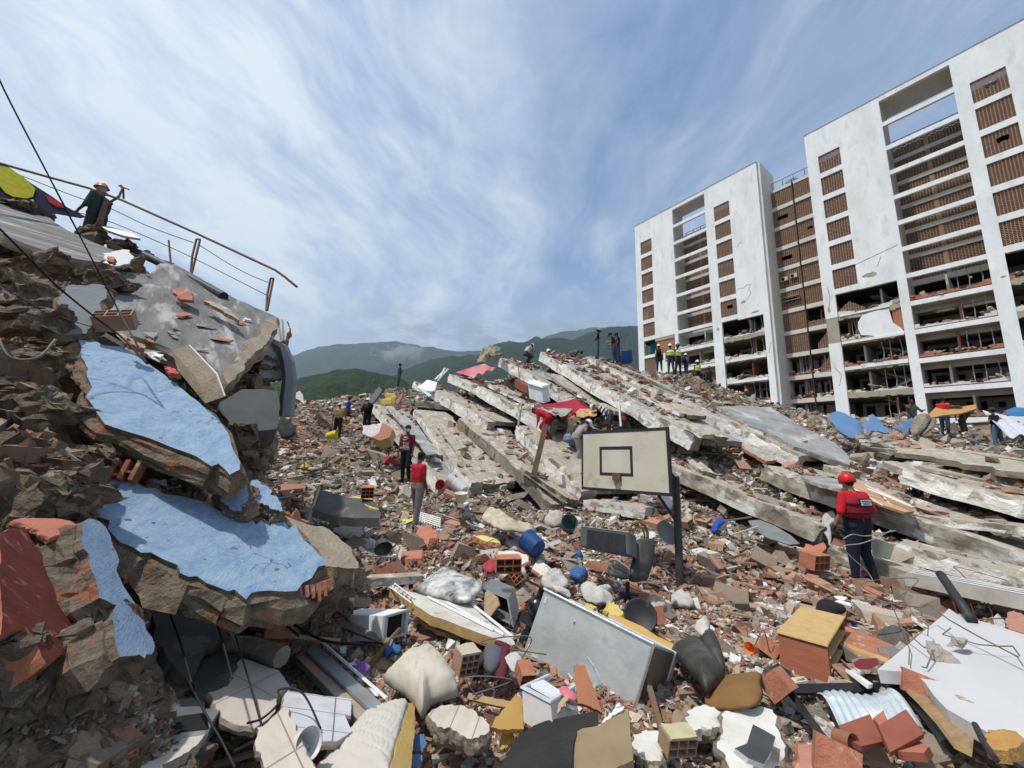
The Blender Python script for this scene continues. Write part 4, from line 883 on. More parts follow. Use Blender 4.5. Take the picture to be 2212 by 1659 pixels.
person(1135, 784, 20.6, -60, 'person in grey shirt and white helmet sitting hunched on the slab', h=1.7, shirt=(.42, .42, .42), pants=(.05, .05, .055), lean=28, nod=35, armL=(55, 10, 60), armR=(50, 8, 70), legL=(82, 120), legR=(75, 115), hat=('helmet', (.78, .78, .76)), res=.022)
person(1198, 800, 21.8, 100, 'person in white helmet mostly hidden behind the pale slab', h=1.7, shirt=(.20, .16, .12), pants=BLK, lean=30, legL=(80, 110), legR=(80, 110), hat=('helmet', (.78, .78, .76)), res=.025)
person(1232, 788, 21.5, -100, 'person in grey shirt crouching low with lowered head on the slab', h=1.7, shirt=(.11, .12, .125), pants=(.10, .12, .15), lean=68, nod=40, armL=(40, 5, 20), armR=(35, 5, 30), legL=(72, 100), legR=(66, 100), res=.022)
person(1291, 777, 20.6, -95, 'person in black sleeveless top and straw sun hat, hands on hips', h=1.76, shirt=BLK, pants=JEAN, skin='d', armL=(-20, 18, 70), armR=(-25, 18, 75), nod=22, hat=('straw', (.42, .30, .22)), res=.02, sleeve=.2)
person(1327, 786, 20.2, 65, 'person in black t-shirt and jeans with black cap looking down at the hands', h=1.80, shirt=BLK, pants=(.035, .06, .11), skin='m', armL=(25, 8, 75), armR=(20, 8, 70), nod=32, lean=5, hat=('cap', BLK), res=.02, girth=1.1)
person(1336, 784, 21.4, 80, 'person in dark clothes and dark cap standing close behind the other', h=1.80, shirt=BLK, pants=(.03, .05, .09), armL=(10, 5, 30), armR=(10, 5, 30), nod=20, hat=('cap', BLK), res=.024)
person(1347, 792, 22.5, 10, 'person with red helmet seen low behind the slab next to the blue drum', h=1.7, shirt=(.05, .02, .02), pants=BLK, lean=40, legL=(85, 120), legR=(85, 120), hat=('helmet', (.55, .04, .03)), res=.03, lower=.35)
person(1425, 803, 23.6, -25, 'person in yellow hi-vis vest and white helmet, leftmost of the crew', h=1.74, shirt=(.03, .08, .20), pants=(.03, .03, .035), skin='d', armL=(0, 5, 15), armR=(0, 5, 15), hat=('helmet', (.80, .80, .78)), vest=HIV, pack=BLK, res=.022)
person(1450, 808, 23.0, -20, 'person in hi-vis vest and white helmet next to the dark helmeted one', h=1.86, shirt=(.03, .08, .20), pants=(.04, .05, .08), skin='d', armL=(0, 10, 20), armR=(0, 5, 15), hat=('helmet', (.80, .80, .78)), vest=HIV, res=.022)
person(1466, 809, 22.7, -150, 'person in blue shirt, hi-vis vest and dark helmet', h=1.86, shirt=(.03, .09, .25), pants=(.015, .015, .02), skin='d', armL=(0, 8, 15), armR=(0, 6, 10), hat=('helmet', (.02, .02, .025)), vest=HIV, res=.022)
person(1483, 812, 24.2, -60, 'person in blue with white helmet carrying a black rucksack', h=1.45, shirt=(.05, .12, .26), pants=(.03, .04, .07), hat=('helmet', (.80, .80, .78)), pack=BLK, res=.024)
person(1509, 836, 24.0, 190, 'person in hi-vis vest and white helmet, waist deep behind the rubble crest', h=1.7, shirt=(.03, .08, .22), pants=NAVY, armL=(10, 8, 30), armR=(5, 8, 20), hat=('helmet', (.80, .80, .78)), vest=HIV, res=.024)
person(1533, 846, 24.0, 170, 'person in purple top and maroon helmet low behind the rubble crest', h=1.6, shirt=(.06, .03, .07), pants=NAVY, lean=15, hat=('helmet', (.16, .02, .04)), res=.026)
person(1611, 893, 27.0, 180, 'person with orange helmet in front of the torn ground storey', h=1.7, shirt=(.02, .025, .03), pants=BLK, lean=20, hat=('helmet', (.75, .18, .02)), armL=(40, 10, 30), armR=(40, 10, 30), res=.028)
person(*vQ(330, 890), 13.6, 60, 'person in red overalls crouching at the left under the red cloth', h=1.7, shirt=(.48, .01, .02), pants=(.42, .01, .02), lean=60, nod=20, armL=(50, 5, 20), armR=(40, 5, 20), legL=(40, 70), legR=(35, 70), sleeve=1.2, res=.02, girth=1.35)
person(*vQ(720, 1330), 13.0, -60, 'person in jeans and yellow cap sitting on the slab edge', h=1.74, shirt=(.05, .05, .055), pants=(.16, .24, .33), skin='m', lean=30, nod=35, armL=(45, 8, 60), armR=(40, 8, 70), legL=(86, 78), legR=(58, 40), hat=('cap', (.40, .36, .06)), res=.016)
person(*vQ(845, 1300), 13.3, -10, 'person in olive brown shirt and jeans bending forward', h=1.74, shirt=(.17, .125, .06), pants=(.08, .13, .20), skin='m', lean=16, nod=40, armL=(40, 5, 30), armR=(50, 5, 40), legL=(6, 8), legR=(14, 12), res=.016, girth=1.12)
person(*vQ(880, 1420), 12.6, -70, 'person in white patterned bike helmet and khaki trousers half hidden by the backboard', h=1.70, shirt=(.30, .28, .26), pants=(.27, .25, .21), skin='m', lean=38, nod=20, armL=(20, 8, 30), armR=(30, 8, 60), legL=(62, 58), legR=(10, 30), hat=('rescue', (.70, .70, .70)), res=.016, shoe=(.25, .20, .15))
person(*vQ(1620, 900), 14.0, 75, 'person in black and white striped shirt and white cap bending down', h=1.74, shirt=(.70, .70, .70), stripes=(.02, .02, .03), pants=(.05, .055, .06), skin='m', lean=62, nod=15, armL=(30, 8, 10), armR=(20, 8, 10), legL=(10, 12), legR=(14, 12), sleeve=1.2, hat=('cap', (.70, .69, .66)), res=.016, girth=1.08)
person(*vQ(1880, 960), 13.6, 170, 'person with dark red cap looking out above the backboard', h=1.65, shirt=(.03, .04, .03), pants=BLK, skin='d', nod=15, hat=('cap', (.22, .02, .03)), res=.02, lower=.75)
person(2046, 938, 18.4, -70, 'person in red t-shirt and blue jeans holding the end of a wooden sheet', h=1.76, shirt=(.55, .015, .02), pants=(.03, .05, .10), skin='d', armL=(45, 5, 80), armR=(40, 5, 75), hat=('cap', BLK), res=.02, legL=(0, 4), legR=(-10, 6))
person(1977, 940, 18.0, 170, 'person in grey camouflage seen chest up behind blue wall shards', h=1.70, shirt=(.07, .075, .055), pants=(.07, .075, .055), skin='d', armL=(30, 20, 60), armR=(60, 35, 60), sleeve=1.2, res=.02)
person(2092, 934, 17.6, 80, 'person in camouflage trousers and red cap bent over digging', h=1.75, shirt=(.10, .06, .045), pants=(.07, .08, .055), skin='m', lean=58, nod=10, armL=(20, 5, 40), armR=(30, 5, 20), legL=(30, 35), legR=(22, 30), hat=('cap', (.60, .04, .06)), res=.02)
person(2160, 972, 16.6, 15, 'person in black vest, blue jeans and dark hat standing at the far right', h=1.80, shirt=BLK, pants=(.10, .17, .26), skin='m', armL=(10, 25, 80), armR=(10, 25, 80), hat=('straw', (.03, .03, .03)), res=.018, girth=1.15)
person(640, 925, 21, 120, 'person with grey cap low at the foot of the left ruin', h=1.6, shirt=(.06, .05, .05), pants=BLK, lean=30, hat=('cap', (.55, .55, .52)), res=.026)
person(204, 492, 8.3, 95, 'person in green jumper, orange helmet and grey neck cloth high on the left ruin', h=1.74, shirt=(.025, .05, .045), pants=(.03, .035, .045), skin='m', hair=(.30, .31, .32), armL=(8, 10, 25), armR=(78, 12, 128), sleeve=1.2, girth=1.25, nod=5, hat=('helmet', (.62, .17, .08)), res=.014, lower=.62)
def on_plane(px, py, pl):
    d = ray(px, py); return d * (pl[0].dot(pl[1]) / d.dot(pl[1]))
def quad_plane(q, size, edge=0):
    """plane of a real rectangle seen as the quad q (4 pixels); size = length of edge 0-1 (or 1-2) in metres"""
    Rm = np.array([ray(*p) for p in q]).T; A = Rm * np.array([1, -1, 1, -1])
    v = np.linalg.svd(A)[2][-1]; v = v * np.sign(v.sum()); P = [Vector((Rm[:, i] * v[i]).tolist()) for i in range(4)]
    k = size / (P[edge + 1] - P[edge]).length; P = [p * k for p in P]
    n = (P[1] - P[0]).cross(P[2] - P[0]).normalized()
    return P, ((P[0], n if n.dot(P[0]) < 0 else -n))
def plate(name, pts, refs, th=.1, m=None, label=None, cat=None, jag=0, step=None, xdir=None, layers=1, bulge=0, parent=None, group=None, rough_=0, seed=0, inset=0, smooth=False, grow=0, back=0):
    """a broken sheet: outline from pixels on a plane, extruded away from us"""
    pl = refs if isinstance(refs, tuple) and len(refs) == 2 and isinstance(refs[0], Vector) else plane_of(refs)
    W_ = [on_plane(x, y, pl) for x, y in pts]; c = sum(W_, Vector()) / len(W_)
    X = ((on_plane(*xdir[1], pl) - on_plane(*xdir[0], pl)) if xdir else (W_[1] - W_[0])).normalized(); Z = pl[1]; Y = Z.cross(X)
    Mt = Matrix((X, Y, Z)).transposed().to_4x4(); Mt.translation = c - Z * back
    inv = Mt.inverted(); P2 = [(inv @ (w_ - Z * back)).to_2d() for w_ in W_]
    if sum(P2[i].x * P2[(i + 1) % len(P2)].y - P2[(i + 1) % len(P2)].x * P2[i].y for i in range(len(P2))) < 0: P2 = P2[::-1]
    rg = random.Random(seed + len(pts) * 7); out = []
    per = sum((P2[i] - P2[(i + 1) % len(P2)]).length for i in range(len(P2))); step = step or (per / 70 if (jag or layers > 1) else 9e9)
    for i in range(len(P2)):
        a, b = P2[i], P2[(i + 1) % len(P2)]; n = max(1, int((b - a).length / step)); nn = Vector((b.y - a.y, a.x - b.x)).normalized()
        for k in range(n):
            t = k / n; q_ = len(out); out.append(a.lerp(b, t) + nn * (grow + (((float(vnoise(q_ * .33, seed * 3.1 + 5)) - .5) * 3 + rg.uniform(-.5, .5)) * jag if (jag and (k or rg.random() < .5)) else 0)))
    bm = bmesh.new(); rings = []
    N = len(out); nor = []
    for i in range(N):
        e = out[(i + 1) % N] - out[i - 1]; nor.append(Vector((e.y, -e.x)).normalized() if e.length > 1e-6 else Vector((0, 0)))
    for L_ in range(layers + 1):
        z = -th * L_ / layers; k = bulge * math.sin(math.pi * min(1, L_ / layers * .9)) if L_ else 0
        rings.append([bm.verts.new((*(p + nor[i] * ((k * (.3 + 1.1 * float(vnoise(i * .30, L_ * .6, seed * 2.0)))) + ((float(vnoise(i * .55, L_ * 1.7, seed * 5.0)) - .5) * 1.1 * bulge if L_ else 0))), z + (rg.uniform(-.2, .2) * th / layers if 0 < L_ < layers else 0))) for i, p in enumerate(out)])
    bm.faces.new(rings[0]); bm.faces.new(rings[-1][::-1]).material_index = 1
    for A_r, B_r in zip(rings, rings[1:]):
        for i in range(N): bm.faces.new((B_r[i], B_r[(i + 1) % N], A_r[(i + 1) % N], A_r[i])).material_index = 1
    if rough_:
        bmesh.ops.triangulate(bm, faces=bm.faces[:]); bmesh.ops.subdivide_edges(bm, edges=[e for e in bm.edges if e.calc_length() > .25], cuts=2); bmesh.ops.triangulate(bm, faces=bm.faces[:])
    bmesh.ops.recalc_face_normals(bm, faces=bm.faces)
    me = bpy.data.meshes.new(name); bm.to_mesh(me); bm.free()
    ms = m if isinstance(m, (list, tuple)) else [m, m]
    o = link(name, me, ms, None)
    if rough_: roughen(o, rough_, 4, seed)
    if parent:
        bpy.context.view_layer.update(); o.parent = parent; o.matrix_parent_inverse = parent.matrix_world.inverted()
    o.matrix_world = Mt
    if not parent: tag(o, label, cat, group)
    bpy.context.view_layer.update()
    return o
DECKP, DECKC = [], []
def beam(name, A, B, h=.45, w=.35, m=(PEEL, CONC, CONC_D), label=None, cat='concrete beam', rib=False, deck=0, deckt=.16, deckm=None, seed=0, rough_=.035, drop=.03, group=None, litter=1.0, ext=(0, 0)):
    a, b = at(*A), at(*B); X = (b - a).normalized(); a = a - X * ext[0]; b = b + X * ext[1]
    Yv = Vector((-X.y, X.x, 0)).normalized()
    if Yv.y < 0: Yv = -Yv
    Z = X.cross(Yv)
    if Z.z < 0: Z = -Z
    Mt = Matrix((X, Yv, Z)).transposed().to_4x4(); Mt.translation = a; Ln = (b - a).length
    nf = 21 if rib else 7; sec = []
    for i in range(nf): z = -h * i / (nf - 1); sec.append((.022 * (1 if i % 2 else -1) if rib and 0 < i < nf - 1 else 0, z, 0))
    for i in range(1, 5): sec.append((w * i / 4, -h, 2))
    for i in range(1, 5): sec.append((w, -h + h * i / 4, 2))
    for i in range(1, 4): sec.append((w - w * i / 4, 0, 1))
    nx = max(8, int(Ln / .11)); ns = len(sec); bm = bmesh.new(); rings = []
    rg = random.Random(seed)
    for i in range(nx + 1):
        x = Ln * i / nx; e = (rg.uniform(-.06, .06) if i in (0, nx) else 0); rings.append([bm.verts.new((x + e + (rg.uniform(-.05, .05) if i in (0, nx) else 0), y, z)) for y, z, _ in sec])
    for A_r, B_r in zip(rings, rings[1:]):
        for k in range(ns): bm.faces.new((A_r[k], A_r[(k + 1) % ns], B_r[(k + 1) % ns], B_r[k])).material_index = sec[(k + 1) % ns][2] if k + 1 < ns else 1
    bm.faces.new(rings[0][::-1]).material_index = 1; bm.faces.new(rings[-1]).material_index = 1
    o = None; bmesh.ops.recalc_face_normals(bm, faces=bm.faces)
    me = bpy.data.meshes.new(name); bm.to_mesh(me); bm.free()
    o = link(name, me, list(m)); 
    n = len(me.vertices); c = np.empty(n * 3, np.float32); me.vertices.foreach_get('co', c); c = c.reshape(-1, 3).astype(float)
    sx = seed * 13.7
    f1 = fbm(c[:, 0] * 1.6 + sx, c[:, 2] * 3 + 3, c[:, 1] * 3, 5, 3); f2 = fbm(c[:, 0] * .5 + sx, np.zeros(n), np.zeros(n), 3, 8); am = rough_ * (.5 if rib else 1)
    front = np.clip(1 - c[:, 1] / (w * .6), 0, 1)
    c[:, 1] += front * (f1 - .5) * 2.6 * am * (1 if not rib else .7); c[:, 2] += (f2 - .5) * .22 * min(1, Ln / 6) + (f1 - .5) * am
    topf = (c[:, 2] > -.06) & (c[:, 1] < .05); bite = fbm(c[:, 0] * 2.3 + sx, np.zeros(n), np.zeros(n), 4, 15); c[topf, 2] -= np.clip(bite[topf] - .56, 0, 1) * .9; c[topf, 1] += np.clip(bite[topf] - .56, 0, 1) * .7
    me.vertices.foreach_set('co', c.astype(np.float32).ravel()); me.update()
    o.matrix_world = Mt; tag(o, label, cat, group); bpy.context.view_layer.update()
    if deck:
        bm = bmesh.new(); nx2 = max(6, int(Ln / .35)); ny = max(3, int(deck / .35)); top, bot = [], []
        rg2 = random.Random(seed + 5); ed = [deck * (1 + rg2.uniform(-.12, .10)) for _ in range(nx2 + 1)]
        for i in range(nx2 + 1):
            x = Ln * i / nx2
            top.append([bm.verts.new((x + (rg2.uniform(-.1, .1) if i in (0, nx2) else 0), w + .003 + (ed[i] - 0) * j / ny, -drop + rg2.uniform(-.012, .012))) for j in range(ny + 1)])
            bot.append([bm.verts.new((x, w + .003 + ed[i] * j / ny, -drop - deckt + rg2.uniform(-.012, .012))) for j in range(ny + 1)])
        for i in range(nx2):
            for j in range(ny): bm.faces.new((top[i][j], top[i + 1][j], top[i + 1][j + 1], top[i][j + 1])); bm.faces.new((bot[i][j], bot[i][j + 1], bot[i + 1][j + 1], bot[i + 1][j])).material_index = 1
            bm.faces.new((top[i][ny], top[i + 1][ny], bot[i + 1][ny], bot[i][ny])).material_index = 1; bm.faces.new((top[i][0], bot[i][0], bot[i + 1][0], top[i + 1][0])).material_index = 1
        for i in (0, nx2):
            for j in range(ny): bm.faces.new((top[i][j], top[i][j + 1], bot[i][j + 1], bot[i][j])).material_index = 1
        dk = bm_done('deck', bm, [deckm or CONC_G, CONC_D], o)
        k = int(Ln * deck * 15 * litter); q = np.stack([rng.uniform(0, Ln, k), w + rng.uniform(-.2, deck, k), np.full(k, -drop + .02)], 1)
        keep = fbm(q[:, 0] * .8 + sx, q[:, 1] * .8, None, 3, 4) > .46
        q = q[keep]; Mn = np.array(Mt); DECKP.append(q @ Mn[:3, :3].T + Mn[:3, 3]); 
    return o
WH = (PEEL, CONC, CONC_D); RB = (RIBM, CONC, CONC_D); DK = (mat('sooty_concrete', (.16, .14, .11), (.30, .27, .22), 1.6, .93, .9, 10, c3=(.07, .06, .05), thr=.60, s3=2.2), CONC, CONC_D)
beam('collapsed_slab', (*vA(845, 392), 21.0), (*vA(1990, 1040), 11.9), .52, .4, WH, 'long tilted slab with peeling white edge, ending just above the right of the backboard', deck=1.9, seed=1)
beam('collapsed_slab', (*vA(1160, 425), 21.0), (*vH(770, 462), 11.9), .50, .4, WH, 'tilted white edged slab carrying the people in black, uppermost of the leaning slabs', deck=2.2, seed=2)
beam('collapsed_slab', (*vA(548, 432), 20.5), (*vA(1090, 745), 16.0), .50, .35, WH, 'white edged slab leaning down from the tan tarpaulin towards the red cloth', deck=2.2, deckt=.14, seed=3)
beam('collapsed_slab', (*vA(170, 552), 18.8), (*vA(925, 930), 13.9), .42, .35, WH, 'tilted white edged slab running from the red and white cloth to the red awning', deck=2.6, seed=4, deckm=CONC_G)
beam('collapsed_slab', (*vB(1510, 775), 18.2), (*vB(2005, 1045), 14.6), .42, .35, WH, 'short slab with a round hole in its top and a clean square end', deck=1.7, seed=5, deckm=CONC, litter=.3)
beam('collapsed_slab', (*vB(1365, 955), 16.5), (*vB(1860, 1590), 10.7), .34, .35, WH, 'narrow slab with stained edge, second from the left of the lower fan', deck=1.1, seed=6, deckm=CONC, litter=.5)
beam('collapsed_slab', (*vB(1020, 912), 18.0), (*vB(1590, 1600), 11.0), .40, .3, WH, 'leftmost slab of the lower fan, behind the person in the maroon shirt', deck=1.2, seed=7, litter=.5)
beam('collapsed_slab', (*vA(240, 886), 15.2), (*vA(925, 1500), 10.0), .36, .5, DK, 'slab with dark sooty edge in the middle of the lower fan', deck=1.2, seed=8, deckm=CONC, litter=.9)
beam('collapsed_slab', (*vA(665, 942), 14.2), (*vA(1140, 1405), 10.4), .42, .5, WH, 'broad pale slab where the seated person in jeans rests, left of the backboard', deck=1.5, seed=9, deckm=CONC, litter=.2)
beam('ribbed_beam', (*vH(510, 525), 11.6), (2240, 1215, 7.2), .42, .4, RB, 'long finely ribbed beam passing behind the rescuer in red', deck=2.6, seed=10, deckm=CONC, litter=.7)
beam('ribbed_beam', (1446, 1002, 10.9), (*vH(890, 930), 8.4), .38, .4, RB, 'dark ribbed beam ending left of the rescuer in red', deck=1.1, seed=11, deckm=CONC, litter=1.6)
beam('ribbed_beam', (*vH(955, 1040), 8.0), (*vH(1450, 1222), 7.0), .42, .3, RB, 'short ribbed beam low behind the legs of the rescuer', deck=.5, seed=12, deckm=CONC)
beam('broken_beam', (*vH(1430, 562), 10.6), (2290, 1105, 8.3), .38, .5, WH, 'thick crumbling beam at the right edge under a stack of thin slabs', deck=2.2, seed=14, rough_=.07, deckm=CONC, ext=(0, 1.5))
beam('broken_beam', (*vH(1500, 522), 11.2), (2290, 1075, 9.0), .10, .4, (CONC, CONC, CONC_D), 'thin brown slab lying on the crumbling beam at the right edge', deck=1.2, seed=15, rough_=.05, deckm=CONC, ext=(0, 1.5), litter=2)
beam('broken_beam', (*vH(1650, 448), 12.6), (2290, 1030, 10.2), .26, .5, WH, 'cracked white edged beam under the long thin slab at the right edge', deck=1.0, seed=16, rough_=.06, deckm=CONC, ext=(0, 1.5))
beam('thin_slab', (*vH(1760, 415), 13.4), (2290, 1000, 10.8), .12, .6, (mat('brown_edge', (.22, .15, .10), (.14, .10, .07)), CONC, CONC_D), 'long flat pale slab at the right edge below the person in black vest', deck=2.2, seed=17, rough_=.02, deckm=CONC, ext=(0, 1.5), litter=.1)
beam('broken_beam', (*vH(1222, 332), 15.2), (*vH(1440, 345), 14.4), .60, .5, WH, 'short white painted beam stump beside the blue wall shards', deck=.8, seed=18, rough_=.05)
beam('thin_slab', (*vH(1440, 335), 14.4), (*vH(1740, 470), 12.6), .10, .4, DK, 'dark layered slab sloping right from the white beam stump', deck=1.4, seed=19, rough_=.05, drop=.0)
beam('thin_slab', (*vA(1190, 415), 21.3), (*vA(1900, 705), 16.5), .16, .5, (CONC_D, CONC, CONC_D), 'brown edged roof slab strip under the feet of the people in black', deck=1.8, seed=20, rough_=.03, deckm=CONC_G, litter=.5)
beam('thin_slab', (*vB(1265, 862), 19.0), (*vB(1690, 905), 17.0), .34, .5, DK, 'grimy short beam below the yellow armchair', deck=1.5, seed=21, rough_=.05)
plate('thin_slab', [vA(1245, 560), vA(1400, 630), vA(1850, 870), vA(2045, 985), vA(2035, 1012), vA(1830, 905), vA(1500, 735)], ((*vA(1250, 560), 19.3), (*vA(2045, 1000), 12.8), (*vA(1500, 735), 16.8)), .12, [WHITE_W, CONC_D], 'narrow white slab strip between the two longest leaning slabs', 'concrete slab', jag=.03, seed=3)
plate('roof_sheet', [vH(235, 150), vH(400, 140), vH(570, 150), vH(800, 290), vH(1000, 385), vH(1095, 500), vH(1080, 522), vH(720, 405), vH(690, 375), vH(440, 262), vH(300, 180)], ((*vH(235, 150), 15.4), (*vH(1090, 500), 12.0), (*vH(570, 150), 16.8)), .16, [CONC_G, CONC], 'cracked grey roof slab sliding down right of the uppermost leaning slab', 'concrete slab', jag=.05, seed=6, rough_=.04)
plate('thin_slab', [vH(365, 385), vH(400, 378), vH(605, 470), vH(610, 490), vH(540, 500), vH(370, 405)], ((*vH(365, 385), 13.2), (*vH(605, 480), 12.2), (*vH(400, 378), 13.4)), .10, [CONC, BRICK], 'small pale slab with hollow brick underneath lying under the roof slab', 'concrete slab', jag=.02)
plate('concrete_slab', [vH(770, 590), vH(930, 600), vH(1100, 640), vH(1020, 680), vH(890, 650), vH(780, 610)], ((*vH(770, 590), 10.7), (*vH(1100, 640), 9.9), (*vH(930, 600), 11.0)), .07, [CONC_G, CONC], 'thin grey panel lying on the ribbed beam left of the red helmet', 'concrete panel', jag=.02)
for i, (A, B, h, w_, dk, lab) in enumerate((
    ((*vA(1440, 720), 17.0), (*vA(1850, 905), 13.6), .14, .3, .8, 'thin pale strip wedged just above the lower half of the long white edged slab'), ((*vA(1840, 905), 13.2), (*vA(2040, 1010), 12.0), .12, .4, .3, 'pale plank end between the two longest slabs'),
    ((*vH(0, 250), 12.2), (*vH(130, 330), 11.2), .14, .4, .4, 'white board stub right above the backboard corner'), ((*vH(20, 495), 11.2), (*vH(110, 570), 10.5), .14, .25, .2, 'short round edged concrete piece right of the backboard'),
    ((*vH(1490, 500), 11.9), (*vH(1700, 520), 11.4), .14, .5, .6, 'short rough slab end on top of the right hand stack'), ((*vH(1780, 590), 10.9), (2290, 1052, 9.4), .08, .3, .8, 'thin layered slab just above the crumbling beam at the right'),
    ((*vH(900, 520), 11.0), (*vH(1020, 560), 10.6), .16, .4, .5, 'small rough slab under the tip of the grey roof slab'), ((*vH(1380, 1040), 7.7), (2290, 1262, 6.2), .30, .4, .6, 'shadowed beam under the long ribbed beam at the right'),
    ((*vB(1360, 715), 20.5), (*vB(1640, 860), 18.4), .36, .35, 1.2, 'pale slab stub under the white board on the crest'), ((*vA(700, 1255), 10.9), (*vA(1030, 1480), 9.9), .12, .2, .3, 'thin stained slab edge in the dark gap left of the backboard'),
    ((*vA(1160, 1500), 9.9), (*vA(1600, 1560), 9.0), .22, .5, .8, 'broken slab showing below the backboard'), ((*vD(855, 35), 5.3), (*vD(1460, 0), 5.9), .10, .22, .0, 'long pale concrete plank with a small hole behind the white box'),
    ((*vA(1250, 765), 15.6), (*vA(1400, 830), 14.6), .16, .4, .4, 'white topped brick strip right above the red awning'), ((*vA(1500, 1170), 9.8), (*vA(1640, 1270), 9.2), .2, .3, .3, 'small broken beam lying at the right edge of the backboard'),
    ((*vA(1155, 486), 20.6), (*vA(1880, 850), 13.6), .12, .3, .9, 'long thin brown layer between the two longest slabs'), ((*vA(880, 545), 18.4), (*vA(1260, 800), 15.6), .12, .4, .8, 'thin slab layer right of the white cooling box'),
    ((*vH(560, 548), 11.5), (*vH(1420, 850), 8.8), .09, .5, .9, 'thin brown layer resting on the long ribbed beam'), ((*vH(60, 600), 10.5), (*vH(820, 960), 8.6), .10, .4, .5, 'thin layer resting along the dark ribbed beam'),
    ((*vA(100, 965), 14.6), (*vA(345, 1370), 10.9), .10, .5, .2, 'thin stained strip between two slabs of the lower fan'), ((*vB(1130, 930), 17.6), (*vB(1500, 1340), 12.6), .12, .3, .2, 'brown thin strip along the leftmost slab of the lower fan'),
    ((*vH(1480, 850), 8.8), (2290, 1150, 7.3), .16, .4, .8, 'shaded layer below the thick crumbling beam at the right'), ((*vH(1300, 500), 12.0), (*vH(1500, 580), 11.2), .2, .5, .6, 'short layered stump left of the thick crumbling beam'),
    ((*vA(1320, 560), 20.0), (*vH(520, 330), 13.4), .12, .4, .8, 'thin grey layer just above the uppermost leaning slab'), ((*vA(420, 620), 18.2), (*vA(900, 860), 14.9), .10, .4, .8, 'thin layer on top of the slab ending at the red awning'))):
    beam('concrete_slab', A, B, h, w_, WH if i % 3 else (CONC, CONC, CONC_D), lab, deck=dk, seed=40 + i, rough_=.04, deckm=CONC, litter=.6)
if DECKP:
    Pd = np.concatenate(DECKP); nd = len(Pd); r_ = np.linalg.norm(Pd, axis=1); s_ = np.clip(np.exp(rng.normal(math.log(7), .5, nd)) / FPX * r_, .03, .3)
    k_ = rng.uniform(0, 1, nd); colr = np.where((k_ < .35)[:, None], pick('brick', nd), np.where((k_ < .9)[:, None], pick('dust', nd), pick('white', nd)))
    o = scatter('slab_debris', Pd, np.stack([s_ * rng.uniform(.8, 1.8, nd), s_, s_ * .5], 1), rotmats(nd, .5), colr, CH); tag(o, kind='stuff')
def lump(name, pts, refs, th, m, label=None, cat=None, wr=.02, wf=7, rings=14, flatb=.35, power=.5, seed=0, sub=2, group=None, parent=None, off=0, smooth=True, fold=0):
    """rounded body grown from an outline (cushions, bags, cloth heaps, stones)"""
    pl = refs if isinstance(refs, tuple) and isinstance(refs[0], Vector) else plane_of(refs)
    W_ = [on_plane(x, y, pl) for x, y in pts]; out = []
    for i in range(len(W_)):
        p0, p1, p2, p3 = W_[i - 1], W_[i], W_[(i + 1) % len(W_)], W_[(i + 2) % len(W_)]
        for k in range(sub + 1):
            t = k / (sub + 1); out.append(.5 * ((2 * p1) + (p2 - p0) * t + (2 * p0 - 5 * p1 + 4 * p2 - p3) * t * t + (3 * p1 - p0 - 3 * p2 + p3) * t ** 3))
    c = sum(out, Vector()) / len(out); n = pl[1]; N = len(out); bm = bmesh.new(); R_ = []
    for j in range(rings):
        t = 1 - j / rings; z = th * (max(0, 1 - t ** 2.4)) ** power; R_.append([bm.verts.new(c + (p - c) * t + n * (z + off)) for p in out])
    topv = bm.verts.new(c + n * (th + off)); B_ = [[bm.verts.new(c + (p - c) * t - n * (th * flatb * (1 - t ** 3) - off)) for p in out] for t in (.8, .4)]; botv = bm.verts.new(c - n * (th * flatb - off))
    for A_r, B_r in zip(R_, R_[1:]):
        for i in range(N): bm.faces.new((A_r[i], A_r[(i + 1) % N], B_r[(i + 1) % N], B_r[i]))
    for i in range(N):
        bm.faces.new((R_[-1][i], R_[-1][(i + 1) % N], topv)); bm.faces.new((R_[0][(i + 1) % N], R_[0][i], B_[0][i], B_[0][(i + 1) % N])); bm.faces.new((B_[0][(i + 1) % N], B_[0][i], B_[1][i], B_[1][(i + 1) % N])); bm.faces.new((B_[1][(i + 1) % N], B_[1][i], botv))
    o = bm_done(name, bm, m, None, smooth)
    me = o.data; nn = len(me.vertices); q = np.empty(nn * 3, np.float32); me.vertices.foreach_get('co', q); q = q.reshape(-1, 3).astype(float)
    d = fbm(q[:, 0] * wf + seed, q[:, 1] * wf, q[:, 2] * wf, 4, seed) - .5
    if fold: d = d + fold * (np.abs(fbm(q[:, 0] * wf * 1.5 + seed, q[:, 1] * wf * .5, q[:, 2] * wf * 1.5, 3, seed + 5) - .5) * -2 + .3)
    q += np.array(n)[None] * (d * 2 * wr)[:, None]
    me.vertices.foreach_set('co', q.astype(np.float32).ravel()); me.update()
    if parent: keep_parent(o, parent)
    else: rebase(o); tag(o, label, cat, group)
    return o
def gd(px, py, lift=0.0):
    """distance ahead at which the ray through a pixel meets the rubble (raised by lift)"""
    d = ray(px, py); az = math.atan2(d.x, d.y); tel = d.z / math.hypot(d.x, d.y); ia = int((az - AZ[0]) / (AZ[1] - AZ[0])); ia = min(max(ia, 0), len(AZ) - 1)
    b = RR * tel < GZ[ia] + lift; j = int(b.argmax()) if b.any() else 200
    return float(RR[j] * math.cos(az))
